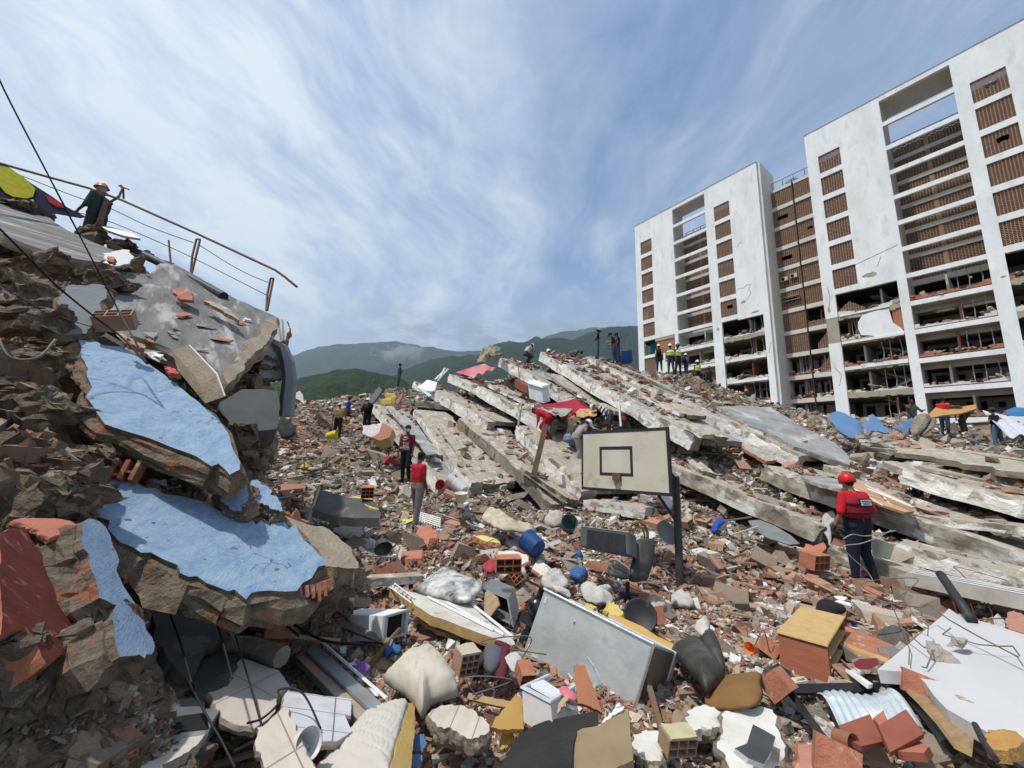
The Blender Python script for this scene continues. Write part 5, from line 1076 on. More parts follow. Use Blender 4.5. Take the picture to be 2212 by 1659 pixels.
def lay(pts, lift=.08, tilt=1.0, sq=1.0):
    """plane through an outline lying on the rubble: near edge on the surface, far edge lifted"""
    ys = [p[1] for p in pts]; lo = max(pts, key=lambda p: p[1]); hi = min(pts, key=lambda p: p[1]); lf = min(pts, key=lambda p: p[0]); rt = max(pts, key=lambda p: p[0])
    d0 = gd(*lo, lift); d1 = gd(*hi, lift); d1 = d0 + (d1 - d0) * tilt
    if rt in (lo, hi) or lf in (lo, hi):
        c_ = [p for p in pts if p != lo and p != hi]; a_ = lambda p: abs((hi[0] - lo[0]) * (p[1] - lo[1]) - (hi[1] - lo[1]) * (p[0] - lo[0])); lf = rt = max(c_, key=a_)
    f = lambda y: d0 + (d1 - d0) * (lo[1] - y) / max(1, lo[1] - hi[1])
    s = rt if abs(rt[0] - (lo[0] + hi[0]) / 2) > abs(lf[0] - (lo[0] + hi[0]) / 2) else lf
    return ((*lo, d0), (*hi, d1), (*s, f(s[1]) * sq))
def frame3(O, A, B, C):
    """map the unit cube: u along O-A, v along O-B, w along O-C"""
    O, A, B, C = [at(*q) for q in (O, A, B, C)]
    return lambda u, v, w_: O + (A - O) * u + (B - O) * v + (C - O) * w_
def fbox(bm, F, a, b, mi=0):
    vs = [bm.verts.new(F(x, y, z)) for x, y, z in [(a[0], a[1], a[2]), (b[0], a[1], a[2]), (b[0], b[1], a[2]), (a[0], b[1], a[2]), (a[0], a[1], b[2]), (b[0], a[1], b[2]), (b[0], b[1], b[2]), (a[0], b[1], b[2])]]
    for f in ((0, 3, 2, 1), (4, 5, 6, 7), (0, 1, 5, 4), (1, 2, 6, 5), (2, 3, 7, 6), (3, 0, 4, 7)): bm.faces.new([vs[i] for i in f]).material_index = mi
def thing_mesh(name, fn, m, label, cat, smooth=False, group=None, bevel=0, rough_=0, rf=5):
    bm = bmesh.new(); fn(bm)
    if bevel: bmesh.ops.bevel(bm, geom=bm.edges[:], offset=bevel, segments=2, affect='EDGES', clamp_overlap=True)
    o = bm_done(name, bm, m, None, smooth)
    if rough_: roughen(o, rough_, rf, 3)
    rebase(o); tag(o, label, cat, group); bpy.context.view_layer.update(); return o
def sub(name, fn, m, parent, smooth=False, bevel=0):
    bm = bmesh.new(); fn(bm)
    if bevel: bmesh.ops.bevel(bm, geom=bm.edges[:], offset=bevel, segments=2, affect='EDGES', clamp_overlap=True)
    o = bm_done(name, bm, m, None, smooth); return keep_parent(o, parent)
def pxl(*ps): return [at(*p) for p in ps]
WALLB = mat('broken_wall_core', (.29, .23, .165), (.12, .092, .062), 9, .97, 1.0, 22, c3=(.36, .14, .08), thr=.59, s3=6, bdist=.06)
SCREED = mat('weathered_roof', (.215, .21, .20), (.085, .082, .078), 1.6, .85, .8, 20, c3=(.38, .37, .35), thr=.59, s3=1.8, w3=.06, stretch=(.6, 2.4, 1))
plate('roof_slab', [vL(*p) for p in ((-300, 280), (0, 372), (60, 385), (330, 490), (430, 555), (600, 640), (830, 750), (860, 790), (740, 835), (600, 815), (470, 790), (200, 700), (0, 615), (-300, 520))], ((*vL(0, 372), 7.6), (*vL(830, 770), 6.9), (*vL(0, 615), 5.6)), .18, [SCREED, CONC_D],
      'grey weathered roof slab at the upper left edge, below the flag', 'roof slab', jag=.04, layers=3, bulge=.05, seed=2, rough_=.012)
plate('roof_slab', [vL(*p) for p in ((790, 1000), (830, 930), (900, 905), (1100, 920), (1180, 880), (1210, 850), (1290, 850), (1430, 925), (1700, 1080), (1950, 1195), (2060, 1245), (2040, 1275), (1960, 1420), (1850, 1540), (1700, 1659), (1600, 1640), (1270, 1480), (970, 1375), (830, 1180))], ((*vL(2050, 1245), 7.4), (*vL(1700, 1659), 5.0), (*vL(800, 1000), 5.9)), .24, [SCREED, CONC],
      'big grey tilted roof slab with a pale broken right edge, carrying the rail posts', 'roof slab', jag=.04, layers=4, bulge=.06, seed=4, rough_=.012)
plate('broken_edge', [vL(*p) for p in ((2050, 1255), (2040, 1330), (1985, 1410), (1880, 1535), (1760, 1690), (1700, 1740), (1655, 1650), (1790, 1510), (1900, 1370), (1965, 1270))], ((*vL(2050, 1255), 7.2), (*vL(1700, 1740), 4.75), (*vL(1655, 1650), 4.85)), .22, [mat('sandy_render', (.37, .31, .23), (.27, .22, .16), 5, .95, .8, 30), CONC_D], 'pale thick broken edge strip along the right side of the big roof slab', 'slab edge', jag=.03, layers=4, bulge=.05, seed=31, rough_=.03)
rs_ = random.Random(9)
for i in range(26):
    x, y = rs_.uniform(860, 1950), rs_.uniform(940, 1560)
    if 930 + (x - 1180) * .42 + 40 > y or y > 1640 - abs(x - 1500) * .2: continue
    p_ = on_plane(*vL(x, y), RS2); s_ = rs_.uniform(.04, .14); bm = bmesh.new(); V, F_ = SH[i % 8] if i % 2 else CH[i % 10]
    vs = [bm.verts.new(Matrix.Rotation(rs_.uniform(0, 6), 3, 'Z') @ Vector((v[0] * s_ * 2, v[1] * s_, v[2] * s_ * .35))) for v in V]
    for f in F_: bm.faces.new([vs[j] for j in f])
    o = bm_done('roof_fragment', bm, (BRICK, CONC, CONC_G, WHITE_W)[i % 4]); o.location = p_ + RS2[1] * .03; o.rotation_euler = RS2[1].to_track_quat('Z', 'Y').to_euler()
    tag(o, 'small broken piece lying on the big grey roof slab', 'fragment', 'small pieces on the big roof slab')
def wallp(pts, refs, th, label, seed=0, grow=.015, bulge=.07, jag=.012):
    pl = plane_of(refs); W_ = [on_plane(x, y, pl) for x, y in pts]
    core = plate('wall_fragment', pts, pl, th, [WALLB, WALLB], label, 'wall fragment', jag=.02, layers=6, bulge=bulge, seed=seed, grow=grow, rough_=.02, back=.03)
    p = plate('blue_plaster', pts, pl, .035, [BLUE, WALLB], jag=jag, layers=1, seed=seed + 1, parent=core)
    return core
P1 = [vL(570, 1400), vL(600, 1393), vL(680, 1397), vL(770, 1450), vL(900, 1462), vL(1010, 1530), vL(1100, 1592), vM(1060, 120), vM(1200, 230), vM(1330, 350), vM(1385, 420), vM(1420, 540), vM(1462, 600), vM(1462, 650), vM(1400, 682), vM(1370, 645), vM(1335, 615), vM(1290, 632), vM(1180, 572), vM(1040, 520), vM(950, 482), vM(900, 462), vM(760, 412), vM(650, 372), vM(580, 300), vM(520, 212), vM(560, 150), vM(530, 60)]
wallp(P1, ((*vM(540, 20), 3.55), (*vM(1460, 640), 3.15), (*vM(580, 300), 3.05)), .17, 'upper blue painted wall piece leaning like a long tongue on the heap', 3)
P2 = [vM(*p) for p in ((620, 690), (640, 683), (700, 700), (760, 722), (830, 730), (870, 765), (950, 770), (1000, 800), (1120, 811), (1250, 850), (1330, 900), (1420, 952), (1470, 945), (1480, 925), (1530, 935), (1560, 990), (1590, 960), (1640, 1000), (1670, 960), (1700, 905), (1725, 940), (1760, 1010), (1800, 985), (1850, 1080), (1900, 1120), (1980, 1200), (1990, 1232), (1940, 1243), (1900, 1312), (1850, 1345), (1810, 1390), (1740, 1395), (1640, 1388), (1570, 1388), (1530, 1400), (1500, 1442), (1460, 1405), (1430, 1382), (1390, 1392), (1340, 1372), (1260, 1342), (1200, 1300), (1150, 1305), (1100, 1283), (1082, 1232), (1000, 1200), (920, 1155), (860, 1160), (800, 1120), (730, 1092), (690, 1050), (668, 1010), (670, 960), (590, 937), (560, 830), (590, 770))]
wallp(P2, ((*vM(620, 690), 2.95), (*vM(1985, 1230), 3.35), (*vM(1100, 1280), 2.65)), .22, 'largest blue painted wall piece, low and wide with ragged edges', 5, bulge=.10)
P3 = [vM(500, 985), vM(520, 962), vM(570, 955), vM(610, 970), vM(645, 1005), vM(675, 1060), vM(690, 1120), vM(720, 1200), vM(712, 1270), vM(735, 1345), vM(770, 1400), vM(812, 1450), vN(1000, 200), vN(1060, 290), vN(1085, 400), vN(1130, 460), vN(1140, 560), vN(1072, 612), vN(1030, 580), vN(960, 575), vN(885, 600), vN(860, 540), vN(850, 450), vN(850, 380), vN(862, 210), vN(840, 210), vN(735, 160), vN(720, 60), vM(590, 1330), vM(560, 1260), vM(550, 1170), vM(510, 1130), vM(505, 1080)]
wallp(P3, ((*vM(570, 960), 2.35), (*vN(1075, 600), 2.1), (*vM(550, 1200), 2.1)), .16, 'narrow blue painted wall strip running down at the far left', 7, bulge=.05)
P4 = [vM(*p) for p in ((1300, 765), (1345, 735), (1395, 720), (1435, 682), (1490, 705), (1508, 750), (1512, 830), (1500, 875), (1470, 875), (1475, 910), (1420, 905), (1385, 895), (1370, 850), (1350, 830), (1350, 800))]
wallp(P4, ((*vM(1300, 765), 3.35), (*vM(1500, 720), 3.45), (*vM(1470, 905), 3.22)), .10, 'small cracked blue plaster piece between the two large ones', 9, bulge=.03)
P5 = [vM(*p) for p in ((1512, 790), (1540, 715), (1570, 712), (1612, 745), (1640, 770), (1690, 840), (1722, 905), (1680, 905), (1640, 870), (1585, 855), (1530, 825))]
wallp(P5, ((*vM(1512, 790), 3.5), (*vM(1640, 770), 3.6), (*vM(1722, 905), 3.45)), .10, 'small blue plaster triangle right of the cracked one', 10, bulge=.03)
plate('wall_fragment', [vM(*p) for p in ((1715, 900), (1760, 930), (1850, 965), (1900, 985), (1990, 1010), (2060, 1060), (2120, 1115), (2190, 1215), (2185, 1250), (2100, 1260), (1990, 1250), (1930, 1230), (1850, 1100))], ((*vM(1750, 920), 3.75), (*vM(2190, 1240), 3.75), (*vM(1900, 1230), 3.45)), .30, [mat('sandy_render', (.37, .31, .23), (.27, .22, .16), 5, .95, .8, 30), WALLB], 'sandy render slab sticking out behind the right end of the largest blue piece', 'wall fragment', jag=.015, layers=6, bulge=.10, seed=12, rough_=.01)
def ribs(refs, a, b, n, L_, label, seed=0, w_=.02):
    pl = plane_of(refs); rg = random.Random(seed); A_, B_ = on_plane(*a, pl), on_plane(*b, pl); nn = pl[1]; al = (B_ - A_).normalized(); dn = nn.cross(al)
    if dn.z > 0: dn = -dn
    def f(bm):
        for i in range(n):
            c = A_.lerp(B_, i / (n - 1)); X, Y, Z = al, dn, nn
            M_ = Matrix((X, Y, Z)).transposed().to_4x4(); M_.translation = c - nn * (.03 + rg.uniform(0, .03)); l = L_ * rg.uniform(.5, 1.1)
            box(bm, (-w_ / 2, -.03, -.16), (w_ / 2, l, 0), 0, M_)
            if i < n - 1: box(bm, (w_ / 2 + .002, l * .45, -.15), ((B_ - A_).length / (n - 1) - w_ / 2 - .002, l * .45 + .014, -.01), 0, M_)
    o = thing_mesh('hollow_brick_row', f, BRICK, label, 'brick row'); roughen(o, .012, 9, seed); return o
ribs(((*vM(800, 450), 3.08), (*vM(1400, 700), 3.05), (*vM(1000, 600), 3.1)), vM(870, 570), vM(1350, 765), 9, .12, 'row of broken hollow bricks under the upper blue piece', 1)
ribs(((*vM(1500, 1400), 2.8), (*vM(1990, 1260), 3.15), (*vM(1700, 1500), 2.9)), vM(1450, 1500), vM(2030, 1340), 15, .10, 'row of broken hollow bricks under the right end of the largest blue piece', 2)
ribs(((*vM(50, 380), 2.5), (*vM(500, 560), 2.75), (*vM(200, 560), 2.5)), vM(30, 330), vM(420, 480), 6, .26, 'upright hollow brick webs at the left edge between brown lumps', 3, .03)
ribs(((*vM(430, 560), 2.8), (*vM(820, 640), 2.95), (*vM(600, 660), 2.85)), vM(460, 560), vM(830, 610), 6, .18, 'row of broken hollow bricks below the left end of the upper blue piece', 4, .025)
RUSTT = mat('dark_red_clay', (.15, .033, .02), (.09, .02, .013), 3, .8, .5, 20, c3=(.30, .10, .07), thr=.62, s3=6, stretch=(5, 1, 1))
def clay(label, pts, refs, th, seed=0, m=None, name='clay_block'):
    return plate(name, pts, refs, th, [m or RUSTT, m or BRICK], label, 'clay block', jag=.006, layers=3, bulge=.01, seed=seed)
clay('big dark red hollow clay block with three long grooves at the left edge', [(0, 1150), vM(60, 1010), vM(150, 1000), vM(200, 1090), vM(300, 1210), vM(420, 1370), vM(560, 1640), vN(680, 450), vN(500, 560), vN(340, 645), vN(240, 440), vN(190, 380), vN(0, 430)], ((*vM(100, 1005), 1.95), (*vN(680, 450), 2.0), (*vN(0, 400), 1.65)), .14)
clay('orange clay shard lying on top of the dark red block', [vM(*p) for p in ((78, 960), (200, 942), (330, 948), (420, 965), (490, 998), (400, 1040), (300, 1070), (255, 1035), (160, 990))], ((*vM(80, 960), 2.05), (*vM(490, 1000), 2.25), (*vM(300, 1070), 2.05)), .03, 1, mat('orange_clay', (.45, .17, .11), (.36, .13, .08), 5, .85, .3, 30))
clay('two orange clay corners sticking up at the right end of the blue wall', [vM(*p) for p in ((1720, 900), (1780, 935), (1800, 890), (1830, 950), (1880, 970), (1850, 985), (1760, 950))], ((*vM(1720, 900), 3.7), (*vM(1880, 970), 3.8), (*vM(1800, 890), 3.75)), .05, 2, MATS['orange_clay'])
plate('grey_plaster_panel', [vL(*p) for p in ((500, 1010), (800, 1005), (795, 1060), (740, 1160), (700, 1260), (640, 1365), (370, 1370), (350, 1340))], ((*vL(500, 1010), 4.1), (*vL(800, 1010), 4.3), (*vL(370, 1370), 3.75)), .16, [mat('blue_grey_plaster', (.23, .245, .26), (.18, .19, .20), 2.5, .9, .4, 25), WALLB], 'smooth blue grey plastered wall panel left of the hollow brick', 'wall panel', jag=.02, layers=4, bulge=.05, seed=8)
GREYB = mat('dark_grey_sheet', (.105, .11, .105), (.075, .08, .078), 2.5, .7, .25, 18)
o = plate('grey_tank', [vM(*p) for p in ((1350, 235), (1472, 162), (1600, 160), (1690, 172), (1704, 260), (1700, 360), (1680, 400), (1560, 420), (1412, 440), (1395, 360), (1330, 290))], ((*vM(1350, 235), 4.5), (*vM(1700, 250), 4.9), (*vM(1412, 440), 4.35)), .35, [GREYB, GREYB], 'dark grey crumpled metal tank hanging below the big roof slab', 'metal tank', jag=.006, layers=3, bulge=.02, seed=9)
plate('concrete_block', [vM(*p) for p in ((1400, 445), (1560, 425), (1660, 415), (1640, 480), (1600, 560), (1560, 700), (1440, 690), (1462, 620), (1420, 520))], ((*vM(1400, 445), 4.75), (*vM(1640, 440), 5.0), (*vM(1500, 690), 4.6)), .4, [CONC_D, CONC_D], 'shaded concrete block under the dark grey tank', 'concrete block', jag=.03, layers=4, bulge=.08, seed=10, rough_=.03)
plate('wall_fragment', [vL(*p) for p in ((2030, 1250), (2080, 1255), (2130, 1268), (2140, 1330), (2110, 1420), (2060, 1425), (1990, 1400))], ((*vL(2030, 1250), 7.9), (*vL(2140, 1270), 8.0), (*vL(2060, 1425), 7.8)), .25, [MATS['white_paint'], BRICK], 'white wall corner with bare brick edge just beyond the big roof slab', 'wall fragment', jag=.02, layers=3, bulge=.03)
for i, (q, lab) in enumerate((([(1970, 1440), (2080, 1460), (2110, 1500), (2090, 1560), (1960, 1520)], 'uppermost grey slab layer hanging under the roof slab tip'), ([(1950, 1540), (2090, 1570), (2100, 1610), (1940, 1590)], 'middle grey slab layer hanging under the roof slab tip'), ([(1930, 1610), (2100, 1630), (2100, 1700), (1900, 1690)], 'lowest grey slab layer hanging under the roof slab tip'))):
    plate('concrete_slab', [vL(*p) for p in q], ((*vL(*q[0]), 7.4), (*vL(*q[1]), 7.9), (*vL(*q[-1]), 7.2)), .12, [CONC_G, CONC_D], lab, 'concrete panel', jag=.02, seed=i)
thing_mesh('hanging_sheet', lambda bm: tube(bm, [at(*vL(*p), d) for p, d in (((2000, 1430), 7.6), ((2090, 1480), 7.7), ((2130, 1580), 7.7), ((2145, 1700), 7.7), ((2130, 1850), 7.7), ((2120, 1980), 7.7))], [.10, .14, .13, .13, .14, .14], 6), mat('bent_grey_metal', (.26, .28, .29), (.17, .18, .19), 2, .55, .2, 10, metal=.4), 'long bent grey metal strip hanging down at the end of the left ruin', 'metal strip')
plate('plywood_sheet', [vB(*p) for p in ((305, 840), (375, 795), (405, 830), (415, 915), (380, 880))], ((*vB(305, 840), 12.0), (*vB(405, 830), 12.3), (*vB(415, 915), 12.0)), .05, [flat('cream_panel', (.55, .50, .42)), CONC], 'cream coloured panel standing at the foot of the left ruin', 'panel')
ROCK = mat('rubble_rock', (.255, .205, .15), (.12, .092, .065), 6, .97, 1.0, 22, c3=(.36, .29, .20), thr=.58, s3=10, bdist=.06)
rk = random.Random(4)
def rock(cx, cy, w_, h_, d, th, label, m=ROCK, seed=0, name='rock', cat='rock', wr=.03):
    """angular broken lump, subdivided and roughened"""
    V, F_ = CH[seed % 10]; sc = d / FPX; bm = bmesh.new(); vs = [bm.verts.new((v[0] * w_ * 2.3 * sc, v[1] * th * 2.2, v[2] * h_ * 2.3 * sc)) for v in V]
    for f in F_: bm.faces.new([vs[i] for i in f])
    d *= 1.06; wr = min(.05, th * .45)
    for c in (3, 2): bmesh.ops.subdivide_edges(bm, edges=bm.edges[:], cuts=c, use_grid_fill=True); bmesh.ops.triangulate(bm, faces=bm.faces[:])
    for v in bm.verts: v.co = v.co @ Matrix.Rotation(R((seed * 47) % 50 - 25), 3, 'Y') + at(cx, cy, d)
    o = bm_done(name, bm, m, None, False); roughen(o, wr * 2.8, 5.5, seed, 5); roughen(o, wr * 1.5, 17, seed, 4); rebase(o); return tag(o, label, cat)
for i, (x, y, w_, h_, d, th, lab) in enumerate((
    (62, 880, 52, 34, 2.75, .16, 'brown crumbly lump at the left edge above the clay webs'), (110, 925, 46, 26, 2.8, .12, 'brown lump just left of the upper blue piece base'), (30, 985, 42, 40, 2.4, .13, 'grey brown lump at the left edge mid height'),
    (150, 1005, 70, 26, 2.7, .12, 'long brown crumbly ledge left of the largest blue piece'), (165, 1085, 50, 40, 2.9, .10, 'brown block with a crack left of the largest blue piece'), (55, 1070, 60, 44, 2.2, .13, 'dusty brown block at the left edge below the ledge'),
    (236, 1510, 50, 52, 2.35, .12, 'brown lump under the lower end of the blue strip'), (120, 1490, 90, 62, 1.9, .14, 'big muddy brown block at the bottom left'), (45, 1440, 45, 60, 1.75, .12, 'grey brown block at the left frame edge under the clay block'),
    (110, 1600, 110, 42, 1.95, .10, 'long pale brown slab at the bottom left corner'), (265, 1310, 30, 60, 2.55, .06, 'crumbly brown edge right of the blue strip'), (170, 1300, 30, 60, 2.5, .05, 'crumbly brown strip left of the blue strip'),
    (430, 1010, 36, 26, 3.6, .10, 'brown lump under the tip of the upper blue piece'), (330, 1010, 46, 22, 3.4, .10, 'brown lump between the blue pieces, left'),
    (60, 700, 60, 34, 3.6, .15, 'brown lump near the left edge below the roof slab'), (30, 770, 50, 30, 3.2, .14, 'dark lump at the left edge under the brown one'), (120, 640, 60, 24, 4.5, .14, 'brown ledge under the upper roof slab'), (70, 590, 70, 20, 5.0, .14, 'broken brown strip beneath the upper roof slab'), (200, 615, 60, 18, 5.4, .14, 'sandy strip of broken render beneath the roof slab step'),
    (205, 505, 18, 10, 7.6, .18, 'round sandy rock beside the feet of the person in green'), (262, 528, 18, 8, 7.6, .15, 'brown rock right of the sandy one on the roof'), (300, 546, 16, 7, 7.8, .14, 'dark brown rock near the upper end of the black pipe'), (60, 440, 38, 12, 7.2, .25, 'grey flat rock weighing down the flag'),
    (490, 1560, 26, 24, 2.9, .10, 'grey rock between the tile pieces'), (556, 1545, 30, 22, 2.75, .08, 'mossy grey rock near the cables'), (775, 1588, 22, 28, 2.75, .07, 'small grey stone beside the quilted mattress'), (505, 895, 34, 20, 5.6, .12, 'pale stone on the lower corner of the big roof slab'))):
    rock(x, y, w_, h_, d, th, lab, seed=i * 3)
thing_mesh('drain_pipe', lambda bm: tube(bm, [at(*vL(880, 705), 8.2), at(*vL(1100, 800), 8.1), at(*vL(1350, 920), 7.8), at(*vL(1658, 1088), 7.2)], .085, 12), BLACK, 'thick black plastic pipe lying along the roof slab edge', 'pipe')
plate('render_flake', [vL(*p) for p in ((780, 770), (900, 740), (960, 745), (985, 800), (950, 850), (850, 865), (720, 830))], ((*vL(780, 770), 6.6), (*vL(985, 800), 6.7), (*vL(850, 865), 6.2)), .04, [flat('flake_white', (.50, .50, .48)), CONC], 'white plaster flake on the roof slab left of the black pipe', 'plaster flake', jag=.02)
plate('white_board', [vL(*p) for p in ((740, 565), (810, 570), (980, 615), (1040, 660), (920, 640), (800, 600))], ((*vL(740, 565), 8.2), (*vL(1000, 640), 8.2), (*vL(800, 600), 7.9)), .05, [WHITE_W, CONC], 'thin white board beside the person in green on the roof', 'board')
def hb(nx, nz, W_=.3, D_=.2, H_=.2, t=.012, key=None):
    """hollow clay block, cells open on the front (local -y)"""
    bm = bmesh.new()
    for i in range(nx + 1): x = i * (W_ - t) / nx; box(bm, (x, 0, 0), (x + t, D_, H_))
    for j in range(nz + 1):
        for i in range(nx): x0 = i * (W_ - t) / nx + t; x1 = (i + 1) * (W_ - t) / nx; z = j * (H_ - t) / nz; box(bm, (x0 + .0005, .001, z), (x1 - .0005, D_ - .001, z + t))
    box(bm, (t, D_ * .85, t), (W_ - t, D_ * .87, H_ - t))
    bmesh.ops.translate(bm, verts=bm.verts, vec=(-W_ / 2, -D_ / 2, 0)); bmesh.ops.recalc_face_normals(bm, faces=bm.faces)
    me = bpy.data.meshes.new('hollow_brick'); bm.to_mesh(me); bm.free(); return me
HB = {'33': hb(3, 3, .26, .22, .24), '23': hb(3, 2, .36, .2, .2), '22': hb(2, 2, .24, .3, .2)}
for me in HB.values(): me.materials.append(BRICK)
HBP = {k: me.copy() for k, me in HB.items()}
for me in HBP.values(): me.materials.clear(); me.materials.append(mat('tan_brick', (.37, .24, .16), (.28, .18, .12), 5, .9, .4, 30))
def hbrick(px, py, d, rot, key, label, pale=False, sc=1, cap=None, group=None):
    o = bpy.data.objects.new('hollow_brick', (HBP if pale else HB)[key]); COL.objects.link(o); o.location = at(px, py, d); o.rotation_euler = [R(a) for a in rot]; o.scale = (sc * .78,) * 3
    tag(o, label, 'hollow brick', group)
    if cap:
        W_, D_, H_ = {'33': (.26, .22, .24), '23': (.36, .2, .2), '22': (.24, .3, .2)}[key]
        bm = bmesh.new(); pts = [(W_ * .52 * a_ * random.uniform(.86, 1.03), D_ * .52 * b_ * random.uniform(.86, 1.03)) for a_, b_ in ((-1, -1), (-.4, -1), (.3, -1), (1, -1), (1, -.3), (1, .5), (.9, 1), (.2, 1), (-.5, .9), (-1, 1), (-1, .2))]
        f = bm.faces.new([bm.verts.new((x, y, H_ + .002)) for x, y in pts]); r_ = bmesh.ops.extrude_face_region(bm, geom=[f]); bmesh.ops.translate(bm, vec=(0, 0, .02), verts=[v for v in r_['geom'] if isinstance(v, bmesh.types.BMVert)])
        bm_done('plaster_skin', bm, cap, o)
    return o
hbrick(*vL(840, 1290), 4.0, (-52, -14, 28), '23', 'hollow brick with open cells facing up on the ruin, beside the blue grey panel', True, 1.15)
FW = frame3((*vL(1395, 1447), 4.5), (*vL(1275, 1490), 4.55), (*vL(1440, 1590), 4.35), (*vL(1600, 1660), 4.1))
wl_ = thing_mesh('wall_lump', lambda bm: fbox(bm, FW, (0, 0, 0), (1, 1, 1)), mat('sandy_render', (.37, .31, .23)), 'squared wall lump with white painted face at the low corner of the roof slab', 'wall lump', rough_=.01)
sub('white_face', lambda bm: fbox(bm, FW, (-.06, -.02, .02), (-.005, .95, 1.02)), WHITE_W, wl_)
for i, (q, lab) in enumerate((([(1265, 1040), (1340, 1020), (1420, 1060), (1430, 1115), (1330, 1110)], 'red clay pieces lying on the big roof slab'), ([(1510, 1120), (1560, 1120), (1700, 1180), (1775, 1265), (1690, 1220)], 'curled strip of grey render on the roof slab, right part'), ([(800, 790), (850, 795), (840, 835), (795, 825)], 'small pink clay piece on the white flake'), ([(1080, 1400), (1130, 1410), (1150, 1435), (1100, 1425)], 'tiny pink shard on the lower roof slab'), ([(955, 1385), (1085, 1460), (1060, 1475), (960, 1440)], 'cream wood splinter at the top of the blue wall'), ([(1220, 1605), (1270, 1610), (1330, 1659), (1250, 1659)], 'bright red plastic strip above the blue wall'))):
    plate('clay_piece' if i in (0, 2, 3) else 'strip', [vL(*p) for p in q], ((*vL(*q[0]), 6.2 if i < 2 else 6.0 if i == 2 else 4.9 if i == 3 else 3.9), (*vL(*q[1]), 6.3 if i < 2 else 6.0 if i == 2 else 4.95 if i == 3 else 3.9), (*vL(*q[-1]), 6.05 if i < 2 else 5.9 if i == 2 else 4.85 if i == 3 else 3.8)), .06, [(BRICK, CONC, BRICK, BRICK, WOOD, flat('red_plastic', (.5, .015, .02)))[i], BRICK], lab, 'fragment', jag=.01)
RUSTP = mat('rusty_pipe', (.22, .13, .09), (.12, .07, .05), 10, .75, .3, 40)
rl = thing_mesh('bent_handrail', lambda bm: tube(bm, [at(-60, 338, 7.5), at(0, 353, 7.6), at(*vL(340, 200), 8.0), at(*vL(650, 285), 8.2), at(*vL(900, 375), 8.4), at(*vL(1450, 620), 8.6), at(*vL(2040, 895), 8.5), at(*vL(2110, 945), 8.5), at(*vL(2200, 1020), 8.5)], .028, 8), RUSTP, 'long rusty handrail pipe torn loose above the roof, bent at its right end', 'handrail')
def posts(a, b, w_, label):
    a, b = at(*a), at(*b); s_ = RIGHT * w_
    return thing_mesh('rail_post', lambda bm: (tube(bm, [a - s_ * .2, a.lerp(b, .5) - s_, b - s_ * .6], .022, 4), tube(bm, [a + s_ * .2, a.lerp(b, .5) + s_ * .6, b + s_], .022, 4), tube(bm, [b - s_ * .6, b + s_], .022, 4)), RUST, label, 'rail post')
posts((*vL(1415, 925), 8.2), (*vL(1465, 665), 8.5), .055, 'double steel rail post in the middle of the roof edge')
posts((*vL(1975, 1195), 7.6), (*vL(2012, 955), 8.0), .04, 'double steel rail post near the right end of the roof')
thing_mesh('rail_post', lambda bm: (tube(bm, [at(*vL(1265, 850), 8.4), at(*vL(1250, 675), 8.6)], .022, 4), tube(bm, [at(*vL(1215, 825), 8.3), at(*vL(1290, 850), 8.3)], .02, 4)), RUST, 'single short steel post left of the double one', 'rail post')
thing_mesh('rail_post', lambda bm: (tube(bm, [at(*vL(735, 560), 8.2), at(*vL(790, 375), 8.3)], [.075, .06], 4), tube(bm, [at(*vL(790, 410), 8.3), at(*vL(880, 350), 8.4), at(*vL(910, 290), 8.5), at(*vL(895, 268), 8.5)], .028, 5), tube(bm, [at(*vL(880, 270), 8.5), at(*vL(955, 298), 8.5)], .018, 5), tube(bm, [at(*vL(912, 290), 8.5), at(*vL(915, 365), 8.5)], .022, 5)), RUST, 'rusty broken post with torn bracket in front of the person in green', 'rail post')
WIRE = flat('black_cable', (.015, .014, .014), .6)
def wire(pts, r, label, m=WIRE, name='cable', cat='cable', seg=6, sag=0):
    P_ = [at(*p) for p in pts]; Q = []
    for i in range(len(P_) - 1):
        p0, p1, p2, p3 = P_[max(i - 1, 0)], P_[i], P_[i + 1], P_[min(i + 2, len(P_) - 1)]
        for k in range(8):
            t = k / 8; Q.append(.5 * ((2 * p1) + (p2 - p0) * t + (2 * p0 - 5 * p1 + 4 * p2 - p3) * t * t + (3 * p1 - p0 - 3 * p2 + p3) * t ** 3))
    Q.append(P_[-1]); return thing_mesh(name, lambda bm: tube(bm, Q, r, seg), m, label, cat, True)
wire([(-40, 60, 2.9), (0, 175, 3.0), (*vL(370, 215), 3.2), (*vL(560, 580), 3.4), (*vL(700, 850), 3.5), (*vL(870, 1180), 3.6), (*vL(990, 1400), 3.45), (*vL(1090, 1590), 3.4)], .007, 'long black cable dropping from the upper left corner to the blue wall')
wire([(-30, 470, 2.5), (0, 495, 2.6), (*vL(240, 830), 2.9), (*vL(430, 1020), 3.1), (*vL(700, 1240), 3.3), (*vL(900, 1390), 3.4), (*vL(1090, 1590), 3.38)], .008, 'second black cable running from the left edge down to the blue wall')
wire([(*vL(0, 1000), 3.0), (*vL(300, 1190), 3.2), (*vL(600, 1290), 3.35), (*vL(880, 1370), 3.4)], .004, 'thin cable in front of the hollow bricks near the left edge')
wire([(*vL(0, 1430), 2.8), (*vL(60, 1530), 2.8), (*vL(170, 1560), 2.85), (*vL(300, 1530), 2.9), (*vL(410, 1410), 3.0)], .010, 'looped grey cable end at the left edge', flat('grey_cable', (.18, .17, .15)))
wire([(*vL(120, 180), 8.0), (*vL(560, 350), 8.2), (*vL(800, 430), 8.3), (*vL(1100, 570), 8.4), (*vL(1430, 690), 8.5)], .010, 'upper guard wire from the flag to the double post')
